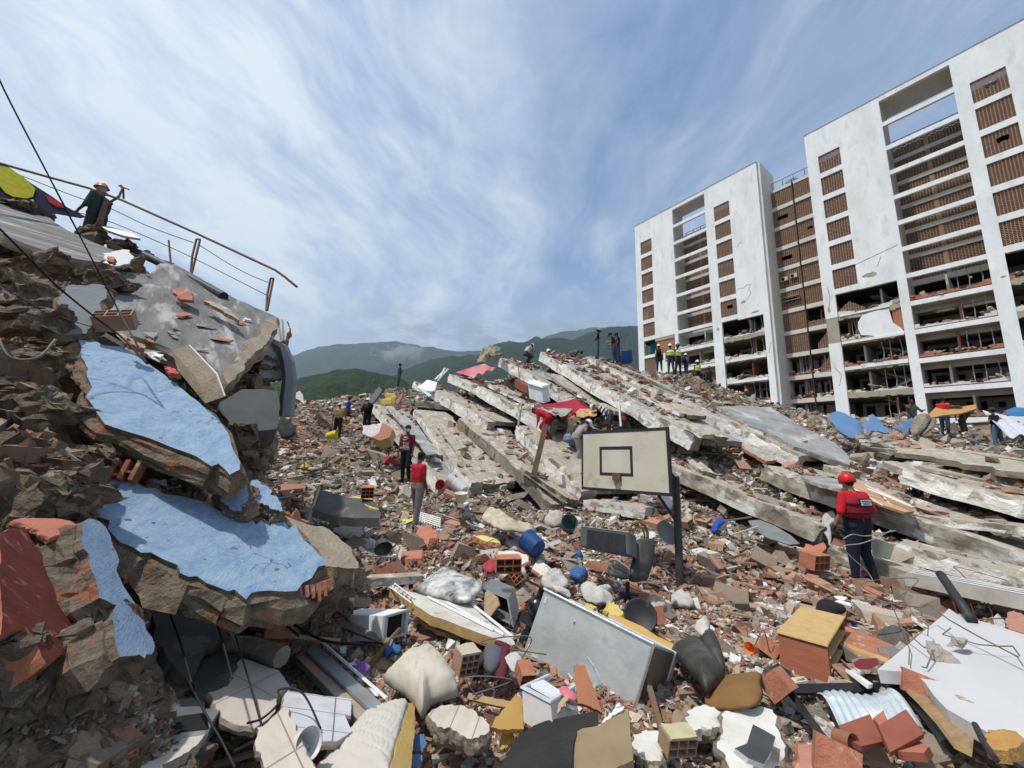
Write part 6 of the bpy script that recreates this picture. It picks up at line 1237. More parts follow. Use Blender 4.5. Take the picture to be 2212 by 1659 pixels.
wire([(*vL(340, 415), 8.0), (*vL(700, 500), 8.2), (*vL(950, 590), 8.3), (*vL(1400, 790), 8.4), (*vL(1975, 1080), 7.9)], .010, 'lower guard wire strung along the roof posts')
wire([(*vL(1480, 712), 8.5), (*vL(1700, 850), 8.4), (*vL(1850, 930), 8.3), (*vL(1985, 985), 8.0)], .010, 'upper guard wire between the two double posts')
for i, (a, b, l) in enumerate((((1245, 240), (1420, 790), 'leftmost'), ((1560, 220), (1720, 760), 'middle'), ((1690, 270), (2020, 1422), 'rightmost'))):
    wire([(*vN(*a), 2.9), (*vN((a[0] + b[0]) / 2 + 10, (a[1] + b[1]) / 2), 2.7), (*vN(*b), 2.4)], .006, l + ' of the three taut black cables hanging below the largest blue piece')
wire([(*vN(1400, 780), 2.5), (*vN(1500, 980), 2.3), (*vN(1640, 1220), 2.2), (*vN(1740, 1422), 2.1)], .006, 'black cable crossing the steel sink frame')
wire([(*vN(1830, 1090), 2.5), (*vN(1950, 1050), 2.5), (*vN(2070, 930), 2.55), (*vD(200, 980), 2.6), (*vD(400, 1010), 2.6), (*vD(560, 1320), 2.5)], .006, 'black cable lying over the white floor tiles')
FL = lambda pts, col, lab, th=.01, dd=0: [vL(*p) for p in pts]
fg = plate('flag', [vL(*p) for p in ((-200, 60), (0, 112), (60, 130), (90, 150), (230, 250), (380, 345), (500, 430), (640, 500), (600, 508), (330, 460), (250, 370), (60, 360), (0, 350), (-200, 300))], ((*vL(0, 112), 6.7), (*vL(630, 500), 7.9), (*vL(0, 350), 6.5)), .015, [cmat((.012, .014, .04)), cmat((.012, .014, .04))], 'dark blue, yellow and red flag stretched at the upper left edge', 'flag')
pf = plane_of(((*vL(0, 112), 6.68), (*vL(630, 500), 7.88), (*vL(0, 350), 6.48)))
plate('yellow_patch', [vL(*p) for p in ((-200, 90), (0, 120), (60, 135), (170, 200), (262, 290), (245, 350), (200, 362), (100, 350), (40, 320), (0, 270), (-200, 240))], pf, .012, [cmat((.55, .50, .02)), cmat((.55, .50, .02))], parent=fg)
plate('red_patch', [vL(*p) for p in ((335, 335), (400, 370), (475, 410), (470, 432), (410, 420), (365, 390))], pf, .012, [cmat((.50, .02, .03)), cmat((.5, .02, .03))], parent=fg)
o = plate('steel_sink', [vN(*p) for p in ((880, 1100), (960, 1000), (1060, 945), (1250, 915), (1450, 900), (1515, 935), (1515, 985), (1640, 975), (1580, 1060), (1550, 1140), (1300, 1165), (950, 1210), (990, 1140))], ((*vN(960, 1000), 2.5), (*vN(1640, 975), 2.65), (*vN(950, 1210), 2.2)), .12, [STEEL, STEEL], 'stainless steel sink lying on its side with a dark basin opening', 'sink', jag=0)
plate('basin', [vN(*p) for p in ((950, 1200), (1000, 1130), (1060, 1085), (1150, 1060), (1300, 1040), (1500, 1012), (1535, 1030), (1545, 1130), (1300, 1158))], ((*vN(960, 1000), 2.49), (*vN(1640, 975), 2.64), (*vN(950, 1210), 2.19)), .01, [DARK, DARK], parent=o)  # flat dark plate stands for the shaded inside of the bowl
TW = tiles_mat('white_tiles', (.60, .61, .63), (.52, .53, .55), (.16, .15, .14), .33, .22, .25)
TB = tiles_mat('beige_wood_tiles', (.50, .45, .37), (.42, .37, .30), (.20, .17, .13), .60, .16, .35, vein=True)
TP = tiles_mat('cream_tiles', (.52, .47, .41), (.44, .38, .33), (.24, .21, .18), .30, .30, .35)
plate('tiled_slab', [vN(*p) for p in ((1540, 860), (1690, 812), (1790, 600), (1900, 640), (2070, 700), (2140, 820), (2060, 880), (2040, 1000), (1900, 1130), (1830, 1110), (1640, 1060), (1600, 950))], ((*vN(1790, 600), 3.15), (*vN(2140, 820), 2.95), (*vN(1640, 1060), 2.55)), .05, [TP, TP], 'cream tiled floor slab stained pinkish at its left, under the cables', 'tiled slab', jag=.008, layers=2, bulge=.01, xdir=(vN(1850, 700), vN(1980, 640)))
plate('tiled_slab', [vD(*p) for p in ((240, 1020), (275, 990), (550, 1030), (825, 1060), (822, 1200), (770, 1190), (800, 1280), (830, 1340), (700, 1420), (500, 1430), (430, 1500), (240, 1140))], ((*vD(260, 1000), 2.85), (*vD(822, 1100), 2.95), (*vD(500, 1430), 2.4)), .04, [TW, TW], 'white tiled floor slab with thin dark joints between the cables and the mattress', 'tiled slab', jag=.004, layers=2, bulge=.008, xdir=(vD(240, 1130), vD(770, 1200)))
plate('tiled_slab', [vD(*p) for p in ((10, 1310), (60, 1290), (130, 1230), (200, 1170), (250, 1130), (330, 1260), (430, 1490), (510, 1659), (560, 1780), (140, 1780), (80, 1659), (0, 1480))], ((*vD(250, 1130), 2.5), (*vD(510, 1659), 2.12), (*vD(30, 1480), 2.25)), .05, [TB, TB], 'beige tiled floor slab with a ragged upper edge at the bottom left', 'tiled slab', jag=.006, layers=2, bulge=.01, xdir=(vD(160, 1250), vD(340, 1659)))
plate('floor_panel', [vN(*p) for p in ((940, 1215), (1300, 1175), (1540, 1150), (1480, 1240), (1400, 1300), (1200, 1400), (1150, 1480), (880, 1500), (920, 1300))], ((*vN(940, 1215), 2.3), (*vN(1540, 1150), 2.4), (*vN(900, 1422), 2.0)), .05, [MATS['cream_panel'], CONC], 'pale floor panel below the steel sink', 'floor panel', jag=.01)
plate('white_scrap', [vN(*p) for p in ((360, 1400), (500, 1330), (600, 1300), (690, 1270), (680, 1380), (640, 1480), (340, 1480))], ((*vN(360, 1400), 2.0), (*vN(690, 1270), 2.1), (*vN(640, 1480), 1.85)), .02, [flat('white_sheet', (.62, .62, .64)), WHITE_W], 'white plastic scrap at the bottom edge left of the sink', 'plastic sheet', jag=.01)
plate('grey_slab', [vN(*p) for p in ((1110, 260), (1290, 205), (1420, 150), (1490, 165), (1560, 230), (1610, 300), (1660, 400), (1700, 470), (1570, 480), (1500, 600), (1400, 780), (1250, 620), (1160, 480))], ((*vN(1110, 260), 3.25), (*vN(1660, 400), 3.45), (*vN(1400, 780), 2.85)), .10, [mat('dark_slab', (.135, .135, .12), (.09, .09, .08), 3, .85, .4, 20, c3=(.19, .18, .16), thr=.6), CONC_D], 'dark grey slab leaning under the largest blue piece behind the cables', 'concrete slab', jag=.01)
plate('grey_slab', [vN(*p) for p in ((1430, 760), (1480, 620), (1570, 520), (1680, 490), (1790, 600), (1700, 800), (1640, 830), (1500, 880), (1440, 850))], ((*vN(1430, 760), 2.95), (*vN(1790, 600), 3.2), (*vN(1500, 880), 2.75)), .08, [MATS['dark_slab'], CONC_D], 'second dark grey slab right of the one behind the cables', 'concrete slab', jag=.01, seed=5)
plate('grey_slab', [vN(*p) for p in ((1000, 640), (1220, 780), (1400, 780), (1380, 840), (1050, 900), (1010, 800))], ((*vN(1000, 640), 2.95), (*vN(1400, 780), 2.95), (*vN(1050, 900), 2.6)), .06, [MATS['dark_slab'], CONC_D], 'low grey slab just above the steel sink', 'concrete slab', jag=.01, seed=6)
thing_mesh('concrete_bar', lambda bm: tube(bm, [at(*vN(1690, 505), 3.35), at(*vN(1850, 520), 3.3), at(*vN(2090, 600), 3.15)], [.06, .065, .07], 9), CONC_D, 'round mossy concrete bar lying above the cream tiled slab', 'concrete bar', rough_=.01, rf=12)
for i, (a, b) in enumerate(((vD(0, 510), vD(170, 520)), (vD(265, 520), vD(720, 565)))):
    thing_mesh('wooden_stick', lambda bm: tube(bm, [at(*a, 3.75), at(*b, 3.75)], .022, 4), flat('pale_wood', (.46, .34, .20)), ('short left', 'long right')[i] + ' part of the pale stick lying above the metal tray', 'stick')
wire([(*vD(140, 270), 3.9), (*vD(350, 430), 3.8), (*vD(600, 560), 3.7), (*vD(930, 590), 3.7)], .011, 'black cable bundle running from the blue wall to the white box')
wire([(*vD(140, 280), 3.8), (*vD(240, 400), 3.6), (*vD(370, 520), 3.5)], .009, 'short black cable left of the bundle')
thing_mesh('steel_channel', lambda bm: tube(bm, [at(*vD(560, 335), 4.3), at(*vD(800, 440), 4.2), at(*vD(1180, 590), 4.05)], .04, 4), mat('stained_steel', (.25, .24, .22), (.16, .13, .10), 4, .6, .3, 20, metal=.3), 'stained grey steel channel in front of the white box', 'steel channel')
thing_mesh('steel_channel', lambda bm: tube(bm, [at(*vD(300, 350), 4.3), at(*vD(560, 320), 4.5)], .03, 4), BLACK, 'short dark profile lying left of the stained channel', 'steel channel')
pt = plane_of(((*vD(490, 560), 4.15), (*vD(1120, 1130), 3.0), (*vD(370, 710), 3.75)))
tr = plate('metal_tray', [vD(*p) for p in ((490, 560), (1120, 1130), (1010, 1180), (890, 1250), (370, 720), (345, 700), (430, 625))], pt, .05, [mat('dirty_tray', (.36, .25, .15), (.22, .17, .12), 5, .6, .3, 12, c3=(.36, .35, .33), thr=.55, s3=3, w3=.08), STEEL], 'long shallow metal tray full of brown dirt with a bright grey right side', 'metal tray', xdir=(vD(490, 560), vD(1120, 1130)))
ps = plane_of(((*vD(490, 560), 4.12), (*vD(1120, 1130), 2.97), (*vD(440, 660), 4.05)))
plate('side_wall', [vD(*p) for p in ((490, 562), (1118, 1132), (1010, 1175), (440, 650))], (pt[0] + pt[1] * .03, (pt[1] * 1.0).normalized()), .02, [STEEL, STEEL], parent=tr)
sub('rim', lambda bm: tube(bm, [on_plane(*vD(490, 560), pt) + pt[1] * .05, on_plane(*vD(1120, 1132), pt) + pt[1] * .05], .012, 5), flat('white_enamel', (.72, .73, .72)), tr)
F = frame3((*vD(1105, 345), 4.1), (*vD(1310, 287), 4.32), (*vD(1085, 572), 4.05), (*vD(700, 335), 4.4))
ENAM = flat('white_enamel', (.72, .73, .72), .35, 0, .5)
wb = thing_mesh('freezer_box', lambda bm: (fbox(bm, F, (0, 0, .02), (1, .06, 1)), fbox(bm, F, (0, .94, .02), (1, 1, 1)), fbox(bm, F, (0, .061, .02), (.10, .939, 1)), fbox(bm, F, (.90, .061, .02), (1, .939, 1)), fbox(bm, F, (.1, .06, .9), (.9, .94, .99))), ENAM, 'dented white appliance box lying with its dark opening facing right', 'freezer')
sub('rubber_frame', lambda bm: (fbox(bm, F, (0, 0, -.03), (1, .09, .018)), fbox(bm, F, (0, .91, -.03), (1, 1, .018)), fbox(bm, F, (0, .092, -.03), (.12, .908, .018)), fbox(bm, F, (.88, .092, -.03), (1, .908, .018))), flat('frame_grey', (.42, .42, .42)), wb)
sub('opening_shade', lambda bm: fbox(bm, F, (.101, .061, .06), (.899, .939, .5)), DARK, wb)  # black block painted as the shade inside the opening
pd = plane_of(((*vD(1150, 100), 4.8), (*vD(2212, 580), 3.95), (*vD(1850, 245), 4.7)))
dr = plate('appliance_door', [vD(*p) for p in ((1155, 110), (1175, 75), (1300, 130), (1480, 175), (1700, 232), (1850, 240), (2000, 380), (2212, 535), (2240, 590), (2212, 600), (1950, 500), (1520, 340), (1370, 250), (1310, 170))], pd, .09, [mat('chalky_white', (.58, .57, .52), (.42, .39, .33), 4, .6, .3, 20, c3=(.30, .24, .17), thr=.64, s3=4), CHIP], 'crushed white ribbed appliance door with a splintered brown lower edge', 'appliance door', jag=.008, xdir=(vD(1300, 150), vD(2212, 570)))
for a, b in (((1480, 190), (2050, 480)), ((1650, 240), (2140, 520)), ((1850, 242), (2225, 545))):
    sub('rib', lambda bm: tube(bm, [on_plane(*vD(*a), pd) + pd[1] * .012, on_plane(*vD(*b), pd) + pd[1] * .012], .016, 5), ENAM, dr)
sub('grille', lambda bm: [tube(bm, [on_plane(*vD(x, y), pd) + pd[1] * .02, on_plane(*vD(x + 35, y - 38), pd) + pd[1] * .02], .006, 4) for x, y in ((1165, 120), (1200, 145), (1235, 170), (1270, 195), (1305, 225))] + [tube(bm, [on_plane(*vD(1155, 110), pd) + pd[1] * .02, on_plane(*vD(1340, 250), pd) + pd[1] * .02], .008, 4), tube(bm, [on_plane(*vD(1195, 80), pd) + pd[1] * .02, on_plane(*vD(1370, 210), pd) + pd[1] * .02], .008, 4)], ENAM, dr)
plate('splintered_board', [vD(*p) for p in ((1340, 260), (1500, 340), (1950, 500), (2240, 600), (2230, 640), (1950, 560), (1560, 470), (1440, 400))], ((*vD(1340, 260), 4.7), (*vD(2240, 610), 4.05), (*vD(1560, 470), 4.3)), .05, [mat('dirty_board', (.34, .27, .18), (.20, .15, .10), 5, .85, .5, 25, c3=(.52, .46, .36), thr=.6, s3=5), WOOD], 'splintered dirty board under the crushed white door', 'board', jag=.012)
lump('scorched_sheet', [vC(*p) for p in ((1370, 1045), (1420, 1000), (1480, 950), (1560, 900), (1620, 850), (1700, 880), (1800, 920), (1950, 990), (1960, 1030), (1900, 1100), (1860, 1150), (1760, 1165), (1600, 1130), (1450, 1085))], ((*vC(1370, 1045), 5.1), (*vC(1950, 1000), 5.0), (*vC(1620, 850), 5.7)), .10, mat('scorched_metal', (.60, .60, .58), (.035, .035, .035), 6, .42, .4, 14, c3=(.68, .67, .63), thr=.58, s3=5, metal=.15, w3=.08), 'shiny scorched metal sheet bulging over the white door', 'metal sheet', wr=.03, wf=5, flatb=.9)
F2 = frame3((*vD(1960, 110), 5.0), (*vD(2180, 200), 4.7), (*vD(1990, 330), 4.75), (*vD(2030, 20), 5.5))
ob = thing_mesh('oven_body', lambda bm: (fbox(bm, F2, (0, .0, 0), (.06, 1, 1)), fbox(bm, F2, (.94, 0, 0), (1, 1, 1)), fbox(bm, F2, (.06, 0, .03), (.94, .05, 1)), fbox(bm, F2, (.06, .05, .9), (.94, 1, .98)), fbox(bm, F2, (.062, .9, .03), (.938, .98, .9))), flat('grey_enamel', (.27, .29, .30), .4, .5), 'grey metal oven carcass with a wooden side behind the white door', 'oven')
plate('wooden_board', [vD(*p) for p in ((1975, 150), (2000, 120), (2080, 180), (2100, 250), (2010, 370), (1970, 330))], ((*vD(1975, 150), 4.9), (*vD(2100, 220), 4.6), (*vD(2010, 370), 4.6)), .02, [mat('grained_board', (.45, .36, .24), (.30, .22, .14), 4, .7, .3, 20, stretch=(1, 4, 1)), WOOD], 'pale grained board leaning on the oven carcass', 'board')
Pq, pr_ = quad_plane([vF(650, 110), vF(1600, 590), vF(1390, 1290), vF(455, 680)], 1.42, 0)
n = pr_[1]; TH = .52
def F3(u, v, w_): return Pq[0] + (Pq[1] - Pq[0]) * u + (Pq[3] - Pq[0]) * v - n * (w_ * TH)
k_ = 3.75 / ((Pq[0].y + Pq[2].y) / 2)
Pq = [p * k_ for p in Pq]; CV = at(*vF(1790, 660), Pq[1].y + .30) - Pq[1]
def F3(u, v, w_): return Pq[0] + (Pq[1] - Pq[0]) * u + (Pq[3] - Pq[0]) * v + CV * w_
FR = mat('fridge_side', (.70, .74, .73), (.50, .56, .55), 3.5, .30, .5, 4, metal=.4, c3=(.34, .33, .27), thr=.64, s3=2.5, w3=.10)
fr_ = thing_mesh('refrigerator', lambda bm: (fbox(bm, F3, (.0, 0, 0), (1, 1, .05)), fbox(bm, F3, (.16, 0, .0501), (1, .04, 1)), fbox(bm, F3, (.16, .96, .0501), (1, 1, 1))), FR, 'big silver refrigerator lying tilted with dented lower side and open compressor end', 'refrigerator', bevel=.006)
roughen(fr_, .004, 3, 5)
sub('end_panel', lambda bm: fbox(bm, F3, (.965, .041, .051), (.999, .959, 1)), mat('greasy_panel', (.20, .165, .115), (.13, .105, .075), 3, .75, .3, 20), fr_)
sub('door_edge', lambda bm: fbox(bm, F3, (.0, -.003, .93), (1.01, 1.003, 1.06)), ENAM, fr_, bevel=.004)
sub('edge_trim', lambda bm: (tube(bm, [F3(0, 0, -.02), F3(1, 0, -.02)], .011, 5), tube(bm, [F3(1, 0, -.02), F3(1, 1, -.02)], .013, 5), tube(bm, [F3(0, 1, -.02), F3(1, 1, -.02)], .009, 5)), flat('bright_metal', (.75, .76, .76), .25, .85), fr_)
sub('compressor_plate', lambda bm: (fbox(bm, F3, (-.22, .0, .1), (-.001, .03, .95)), fbox(bm, F3, (.10, .03, .10), (.155, .96, .95))), BLACK, fr_)
sub('motor_cavity_shade', lambda bm: (fbox(bm, F3, (-.22, .02, .55), (-.003, .98, .94)), fbox(bm, F3, (-.2, .45, .2), (-.04, .62, .5)), fbox(bm, F3, (-.15, .7, .25), (-.03, .9, .5))), BLACK, fr_)  # large black box stands in for the dark of the open compressor cavity
cc = F3(-.07, .30, .2)
sub('compressor', lambda bm: lathe(bm, [(0, -.10), (.06, -.095), (.095, -.05), (.10, .0), (.09, .05), (.05, .09), (0, .095)], 18, Matrix.Translation(cc)), flat('glossy_black', (.012, .012, .014), .2, 0, .6), fr_, True)
sub('loose_wiring', lambda bm: [tube(bm, bez(F3(-.05 + .03 * i, .45 + .02 * i, .3), F3(-.04 - .02 * i, 1.0, .35 + .06 * i), .04, 10, .03), .008, 5) for i in range(6)], WIRE, fr_)
for (u, v) in ((.035, .10), (.03, .82), (.30, .93)): sub('sticker', lambda bm: fbox(bm, F3, (u, v, -.012), (u + .025, v + .09, -.001)), flat('sticker_white', (.7, .7, .68)), fr_)
for a, b in (((.55, .55), (.72, .75)), ((.62, .60), (.80, .98)), ((.33, .18), (.36, .25)), ((.70, .80), (.66, .98))):
    sub('crease', lambda bm: tube(bm, [F3(a[0], a[1], -.002), F3((a[0] + b[0]) / 2 + .02, (a[1] + b[1]) / 2, -.006), F3(b[0], b[1], -.002)], .008, 4), MATS['bright_metal'], fr_)
plate('insulation_foam', [vE(*p) for p in ((1200, 1160), (1240, 1145), (1290, 1180), (1325, 1230), (1300, 1275), (1230, 1260), (1175, 1220))], ((*vE(1175, 1220), 4.6), (*vE(1325, 1230), 4.6), (*vE(1240, 1145), 4.75)), .07, [mat('yellow_foam', (.62, .50, .16), (.52, .40, .12), 12, .9, .8, 50), MATS.get('yellow_foam')], 'lump of yellow insulation foam behind the refrigerator', 'foam', jag=.012, layers=3, bulge=.02)
plate('insulation_foam', [vE(*p) for p in ((990, 1150), (1060, 1165), (1100, 1190), (1060, 1215), (1000, 1195))], ((*vE(990, 1150), 4.7), (*vE(1100, 1190), 4.7), (*vE(1060, 1215), 4.6)), .05, [MATS['yellow_foam']] * 2, 'small yellow foam strip left of the larger lump', 'foam', jag=.01)
plate('ochre_board', [vE(*p) for p in ((1210, 1260), (1250, 1250), (1500, 1360), (1620, 1440), (1765, 1510), (1750, 1550), (1600, 1470), (1380, 1370))], ((*vE(1210, 1260), 4.5), (*vE(1765, 1520), 3.95), (*vE(1500, 1360), 4.3)), .03, [mat('ochre_board', (.55, .34, .08), (.48, .28, .07), 4, .7, .2, 20), ENAM], 'ochre shelf board along the upper edge of the refrigerator', 'board')
def cloth(pts, label, m, th=.05, lift=.12, name='cloth', cat='cloth', wr=.035, seed=0, tilt=.8, fold=.8, wf=8):
    return lump(name, pts, lay(pts, lift, tilt), th, m, label, cat, wr=wr, wf=wf, rings=12, power=.7, seed=seed, fold=fold, flatb=.3)
WCL = cmat((.52, .50, .47)); 
cloth([vE(*p) for p in ((960, 1010), (1010, 1000), (1060, 1040), (1150, 1050), (1200, 1030), (1245, 1050), (1200, 1085), (1250, 1120), (1230, 1160), (1150, 1170), (1080, 1160), (1000, 1130), (965, 1080))], 'crumpled whitish cloth heap behind the refrigerator', WCL, .10)
cloth([vE(*p) for p in ((715, 1010), (770, 1010), (870, 1060), (870, 1110), (800, 1080), (740, 1050))], 'crumpled white paper sheet above the refrigerator corner', WCL, .04, seed=3)
Pb, pb = quad_plane([vA(1148, 985), vA(1790, 950), vA(1822, 1466), vA(1148, 1412)], 1.75, 0)
kb = 6.45 / Pb[1].y; 
def FB(u, v, w_): return Pb_[0] + (Pb_[1] - Pb_[0]) * u + (Pb_[3] - Pb_[0]) * v - pb[1] * w_
Pb_ = Pb if abs(kb - 1) < .02 else [p * kb for p in Pb]
hoop = empty('basketball_backboard', at(1471, 1303, 6.75))
tag(hoop, 'worn cream basketball backboard with black borders on a black steel post', 'basketball backboard')
BOARDM = mat('board_cream', (.55, .51, .41), (.47, .43, .34), 1.8, .6, .12, 12, c3=(.33, .30, .24), thr=.66, s3=2.5, w3=.06)
BORD = mat('board_black', (.012, .012, .012), (.026, .025, .024), 5, .7, .3, 25, c3=(.16, .15, .13), thr=.70, s3=9)
sub('board', lambda bm: fbox(bm, FB, (0.02, 0.03, 0), (.98, .97, .03)), BOARDM, hoop)
for a, b in (((0, 0), (1, .045)), ((0, .955), (1, 1)), ((0, .0455), (.02, .9545)), ((.972, .0455), (1, .9545))): sub('border', lambda bm: fbox(bm, FB, (a[0], a[1], -.006), (b[0], b[1], .036)), BORD, hoop)
for a, b in (((.235, .275), (.62, .325)), ((.235, .70), (.62, .745)), ((.235, .3255), (.262, .6995)), ((.593, .3255), (.62, .6995))): sub('target_line', lambda bm: fbox(bm, FB, (a[0], a[1], -.005), (b[0], b[1], -.001)), BORD, hoop)
sub('hoop_bracket', lambda bm: (fbox(bm, FB, (.40, .70, -.05), (.49, .82, -.006)), fbox(bm, FB, (.415, .80, -.09), (.475, .825, -.051))), RUST, hoop)
PT = at(*vE(1782, 60), 6.75); PBt = at(1471, 1303, 6.75)
BLKS = mat('black_steel', (.022, .021, .021), (.05, .042, .035), 6, .5, .2, 25, c3=(.10, .07, .05), thr=.66, s3=5)
sub('post', lambda bm: tube(bm, [PBt - Vector((0, 0, .3)), PBt, PT], .062, 12), BLKS, hoop, True)
sub('brace', lambda bm: tube(bm, [FB(.86, 1.0, .03), at(*vE(1800, 470), 6.75)], .032, 4), BLKS, hoop)
sub('top_arm', lambda bm: (tube(bm, [PT + Vector((0, 0, -.05)), FB(.95, .62, .05)], .04, 4), tube(bm, [FB(.965, .0, .06), FB(.965, 1.0, .06)], .03, 4)), BLKS, hoop)
BLT = mat('worn_black_leather', (.028, .027, .026), (.05, .047, .043), 4, .5, .5, 14, c3=(.09, .08, .065), thr=.60, s3=3, w3=.08)
oc_ = empty('office_chair', at(*vE(1370, 1150), 5.55)); tag(oc_, 'black leather office chair with its back turned and grey oval armrest', 'office chair')
lump('backrest', [vE(*p) for p in ((1445, 612), (1520, 600), (1592, 605), (1602, 680), (1585, 780), (1545, 940), (1500, 965), (1420, 975), (1372, 940), (1395, 830), (1425, 700))], ((*vE(1445, 612), 5.7), (*vE(1600, 640), 5.75), (*vE(1420, 975), 5.45)), .08, BLT, wr=.012, parent=oc_, flatb=.8)
lump('seat', [vE(*p) for p in ((1195, 850), (1260, 830), (1350, 850), (1400, 900), (1370, 950), (1250, 930), (1200, 890))], ((*vE(1195, 850), 5.4), (*vE(1400, 900), 5.5), (*vE(1250, 930), 5.2)), .06, BLT, parent=oc_, wr=.01)
def loopt(bm, pts, d, r): P_ = [at(*vE(*p), d) for p in pts]; tube(bm, P_ + [P_[0], P_[1]], r, 8)
sub('armrest', lambda bm: loopt(bm, ((1205, 800), (1225, 778), (1270, 785), (1330, 825), (1372, 855), (1380, 900), (1350, 945), (1310, 945), (1270, 905), (1235, 860), (1210, 830)), 5.3, .016), flat('armrest_grey', (.30, .29, .27)), oc_, True)
sub('gas_lift', lambda bm: tube(bm, [at(*vE(1368, 975), 5.5), at(*vE(1368, 1075), 5.5)], .03, 8), BLACK, oc_)
for ex in ((1245, 1140), (1300, 1075), (1460, 1085), (1450, 1170), (1340, 1150)): sub('leg', lambda bm: tube(bm, [at(*vE(1368, 1075), 5.5), at(*vE(*ex), 5.5)], [.028, .018], 6), BLACK, oc_)
def arch(bm, k=1): tube(bm, [at(*vE(*p), 6.4) for p in ((1382, 700), (1378, 600), (1385, 520), (1415, 470), (1465, 455), (1515, 478), (1540, 545), (1542, 640))], .022, 6); tube(bm, [at(*vE(*p), 6.4) for p in ((1410, 700), (1410, 600), (1415, 540), (1440, 505), (1470, 498), (1498, 512), (1512, 560), (1515, 640))], .014, 6)
wk = thing_mesh('wicker_chair', arch, mat('cane', (.20, .12, .06), (.12, .07, .035), 20, .7, .5, 60), 'curved brown wicker chair back with scroll work behind the office chair', 'wicker chair')
sub('scroll_work', lambda bm: [tube(bm, [at(*vE(1465 + 62 * math.cos(a), 530 - 62 * math.sin(a) * 1.1), 6.4), at(*vE(1465 + 85 * math.cos(a), 530 - 78 * math.sin(a)), 6.4)], .009, 4) for a in [R(x) for x in range(0, 181, 18)]], MATS['cane'], wk)
sub('seat', lambda bm: tube(bm, [at(*vE(1385, 660), 6.35), at(*vE(1540, 660), 6.35)], .03, 6), MATS['cane'], wk)
Pa, pa_ = quad_plane([vE(960, 492), vE(1380, 548), vE(1390, 745), vE(955, 662)], .95, 0); ka = 6.3 / Pa[0].y; Pa = [p * ka for p in Pa]
def FA(u, v, w_): return Pa[0] + (Pa[1] - Pa[0]) * u + (Pa[3] - Pa[0]) * v - pa_[1] * w_
sk = thing_mesh('flat_television', lambda bm: fbox(bm, FA, (0, 0, 0), (1, 1, .16)), flat('dark_grey_case', (.07, .08, .08), .5), 'dark rectangular television lying on its back edge left of the office chair', 'television', bevel=.01)
sub('screen', lambda bm: fbox(bm, FA, (.16, .12, -.006), (.93, .93, -.001)), mat('scratched_black', (.01, .01, .012), (.025, .025, .028), 4, .35, .3, 30, stretch=(8, 1, 1)), sk)
sub('top_trim', lambda bm: fbox(bm, FA, (0, -.03, .0), (1, -.002, .15)), flat('dusty_grey', (.34, .33, .30)), sk)
F4 = frame3((*vG(750, 500), 3.75), (*vG(390, 402), 4.0), (*vG(790, 818), 3.62), (*vG(875, 300), 4.35))
REDB = mat('mahogany', (.235, .055, .014), (.17, .04, .01), 3, .45, .12, 15, stretch=(1, 1, 5), coat=.2)
cb = thing_mesh('cabinet', lambda bm: (fbox(bm, F4, (0, .07, 0), (1, 1, .05)), fbox(bm, F4, (.95, .07, .051), (1, 1, .95)), fbox(bm, F4, (0, .07, .951), (1, 1, 1))), REDB, 'reddish brown wooden cabinet with bare chipboard top and open shelves', 'cabinet')
sub('top_board', lambda bm: fbox(bm, F4, (-.03, 0, -.03), (1.02, .065, 1.03)), CHIP, cb, bevel=.004)
for w_ in (.36, .68): sub('shelf', lambda bm: fbox(bm, F4, (-.02, w_, .052), (.89, w_ + .05, .948)), CHIP, cb)
sub('back_panel', lambda bm: fbox(bm, F4, (.90, .08, .06), (.94, .99, .94)), mat('dark_wood', (.10, .065, .03), (.07, .045, .02)), cb)
WT = mat('white_laminate', (.53, .53, .53), (.46, .46, .455), 1.2, .4, .08, 10, c3=(.48, .47, .45), thr=.66, s3=1.8, w3=.08)
pw_ = plane_of(((*vG(1125, 695), 3.35), (*vG(1700, 275), 4.35), (*vG(2212, 900), 2.85)))
wt = plate('white_tabletop', [vG(*p) for p in ((1125, 695), (1350, 510), (1600, 300), (1655, 240), (1722, 285), (1950, 350), (2212, 432), (2500, 520), (2500, 1500), (2212, 1290), (1930, 1150), (1640, 985), (1540, 880), (1480, 790), (1400, 712), (1230, 702))], pw_, .09, [WT, flat('panel_edge', (.55, .55, .54))], 'large white panel lying tilted at the lower right with thin bars and stones on it', 'white panel')
def onw(x, y, h=0): return on_plane(*vG(x, y), pw_) + pw_[1] * h
rock(*vG(1612, 572), 15, 10, 3.2, .04, 'grey stone hung on bent bars over the white panel, left', CONC, 5); rock(*vG(1775, 525), 15, 8, 3.3, .04, 'grey stone hung on bent bars over the white panel, right', CONC, 9)
def bars(pts, r, lab, hs=None):
    P_ = [onw(x, y, (hs[i] if hs else .06)) for i, (x, y) in enumerate(pts)]; return thing_mesh('reinforcing_bar', lambda bm: tube(bm, P_, r, 5), mat('old_bar', (.17, .15, .14), (.10, .08, .07)), lab, 'steel bar')
bars([(880, 300), (1100, 350), (1250, 380), (1500, 410), (1560, 380), (1700, 470), (1900, 560), (2212, 715)], .006, 'longest thin bent bar crossing the white panel from the cabinet', (.3, .25, .22, .2, .2, .16, .12, .1))
bars([(1280, 370), (1340, 500), (1500, 615), (1580, 590), (1545, 660), (1500, 715), (1465, 705)], .005, 'bent bar with a hooked end left of the stones', (.2, .12, .08, .1, .06, .03, .03))
bars([(1700, 480), (1640, 530), (1900, 590), (2050, 605), (2160, 605), (2212, 680)], .005, 'bent bar between the two stones running right', (.1, .1, .08, .08, .08, .08))
bars([(1340, 500), (1380, 590), (1370, 690)], .004, 'short thin bar near the left edge of the white panel', (.12, .05, .03))
bars([(1390, 360), (1440, 430), (1540, 480), (1530, 540)], .004, 'curved thin bar above the left stone', (.2, .15, .12, .1))
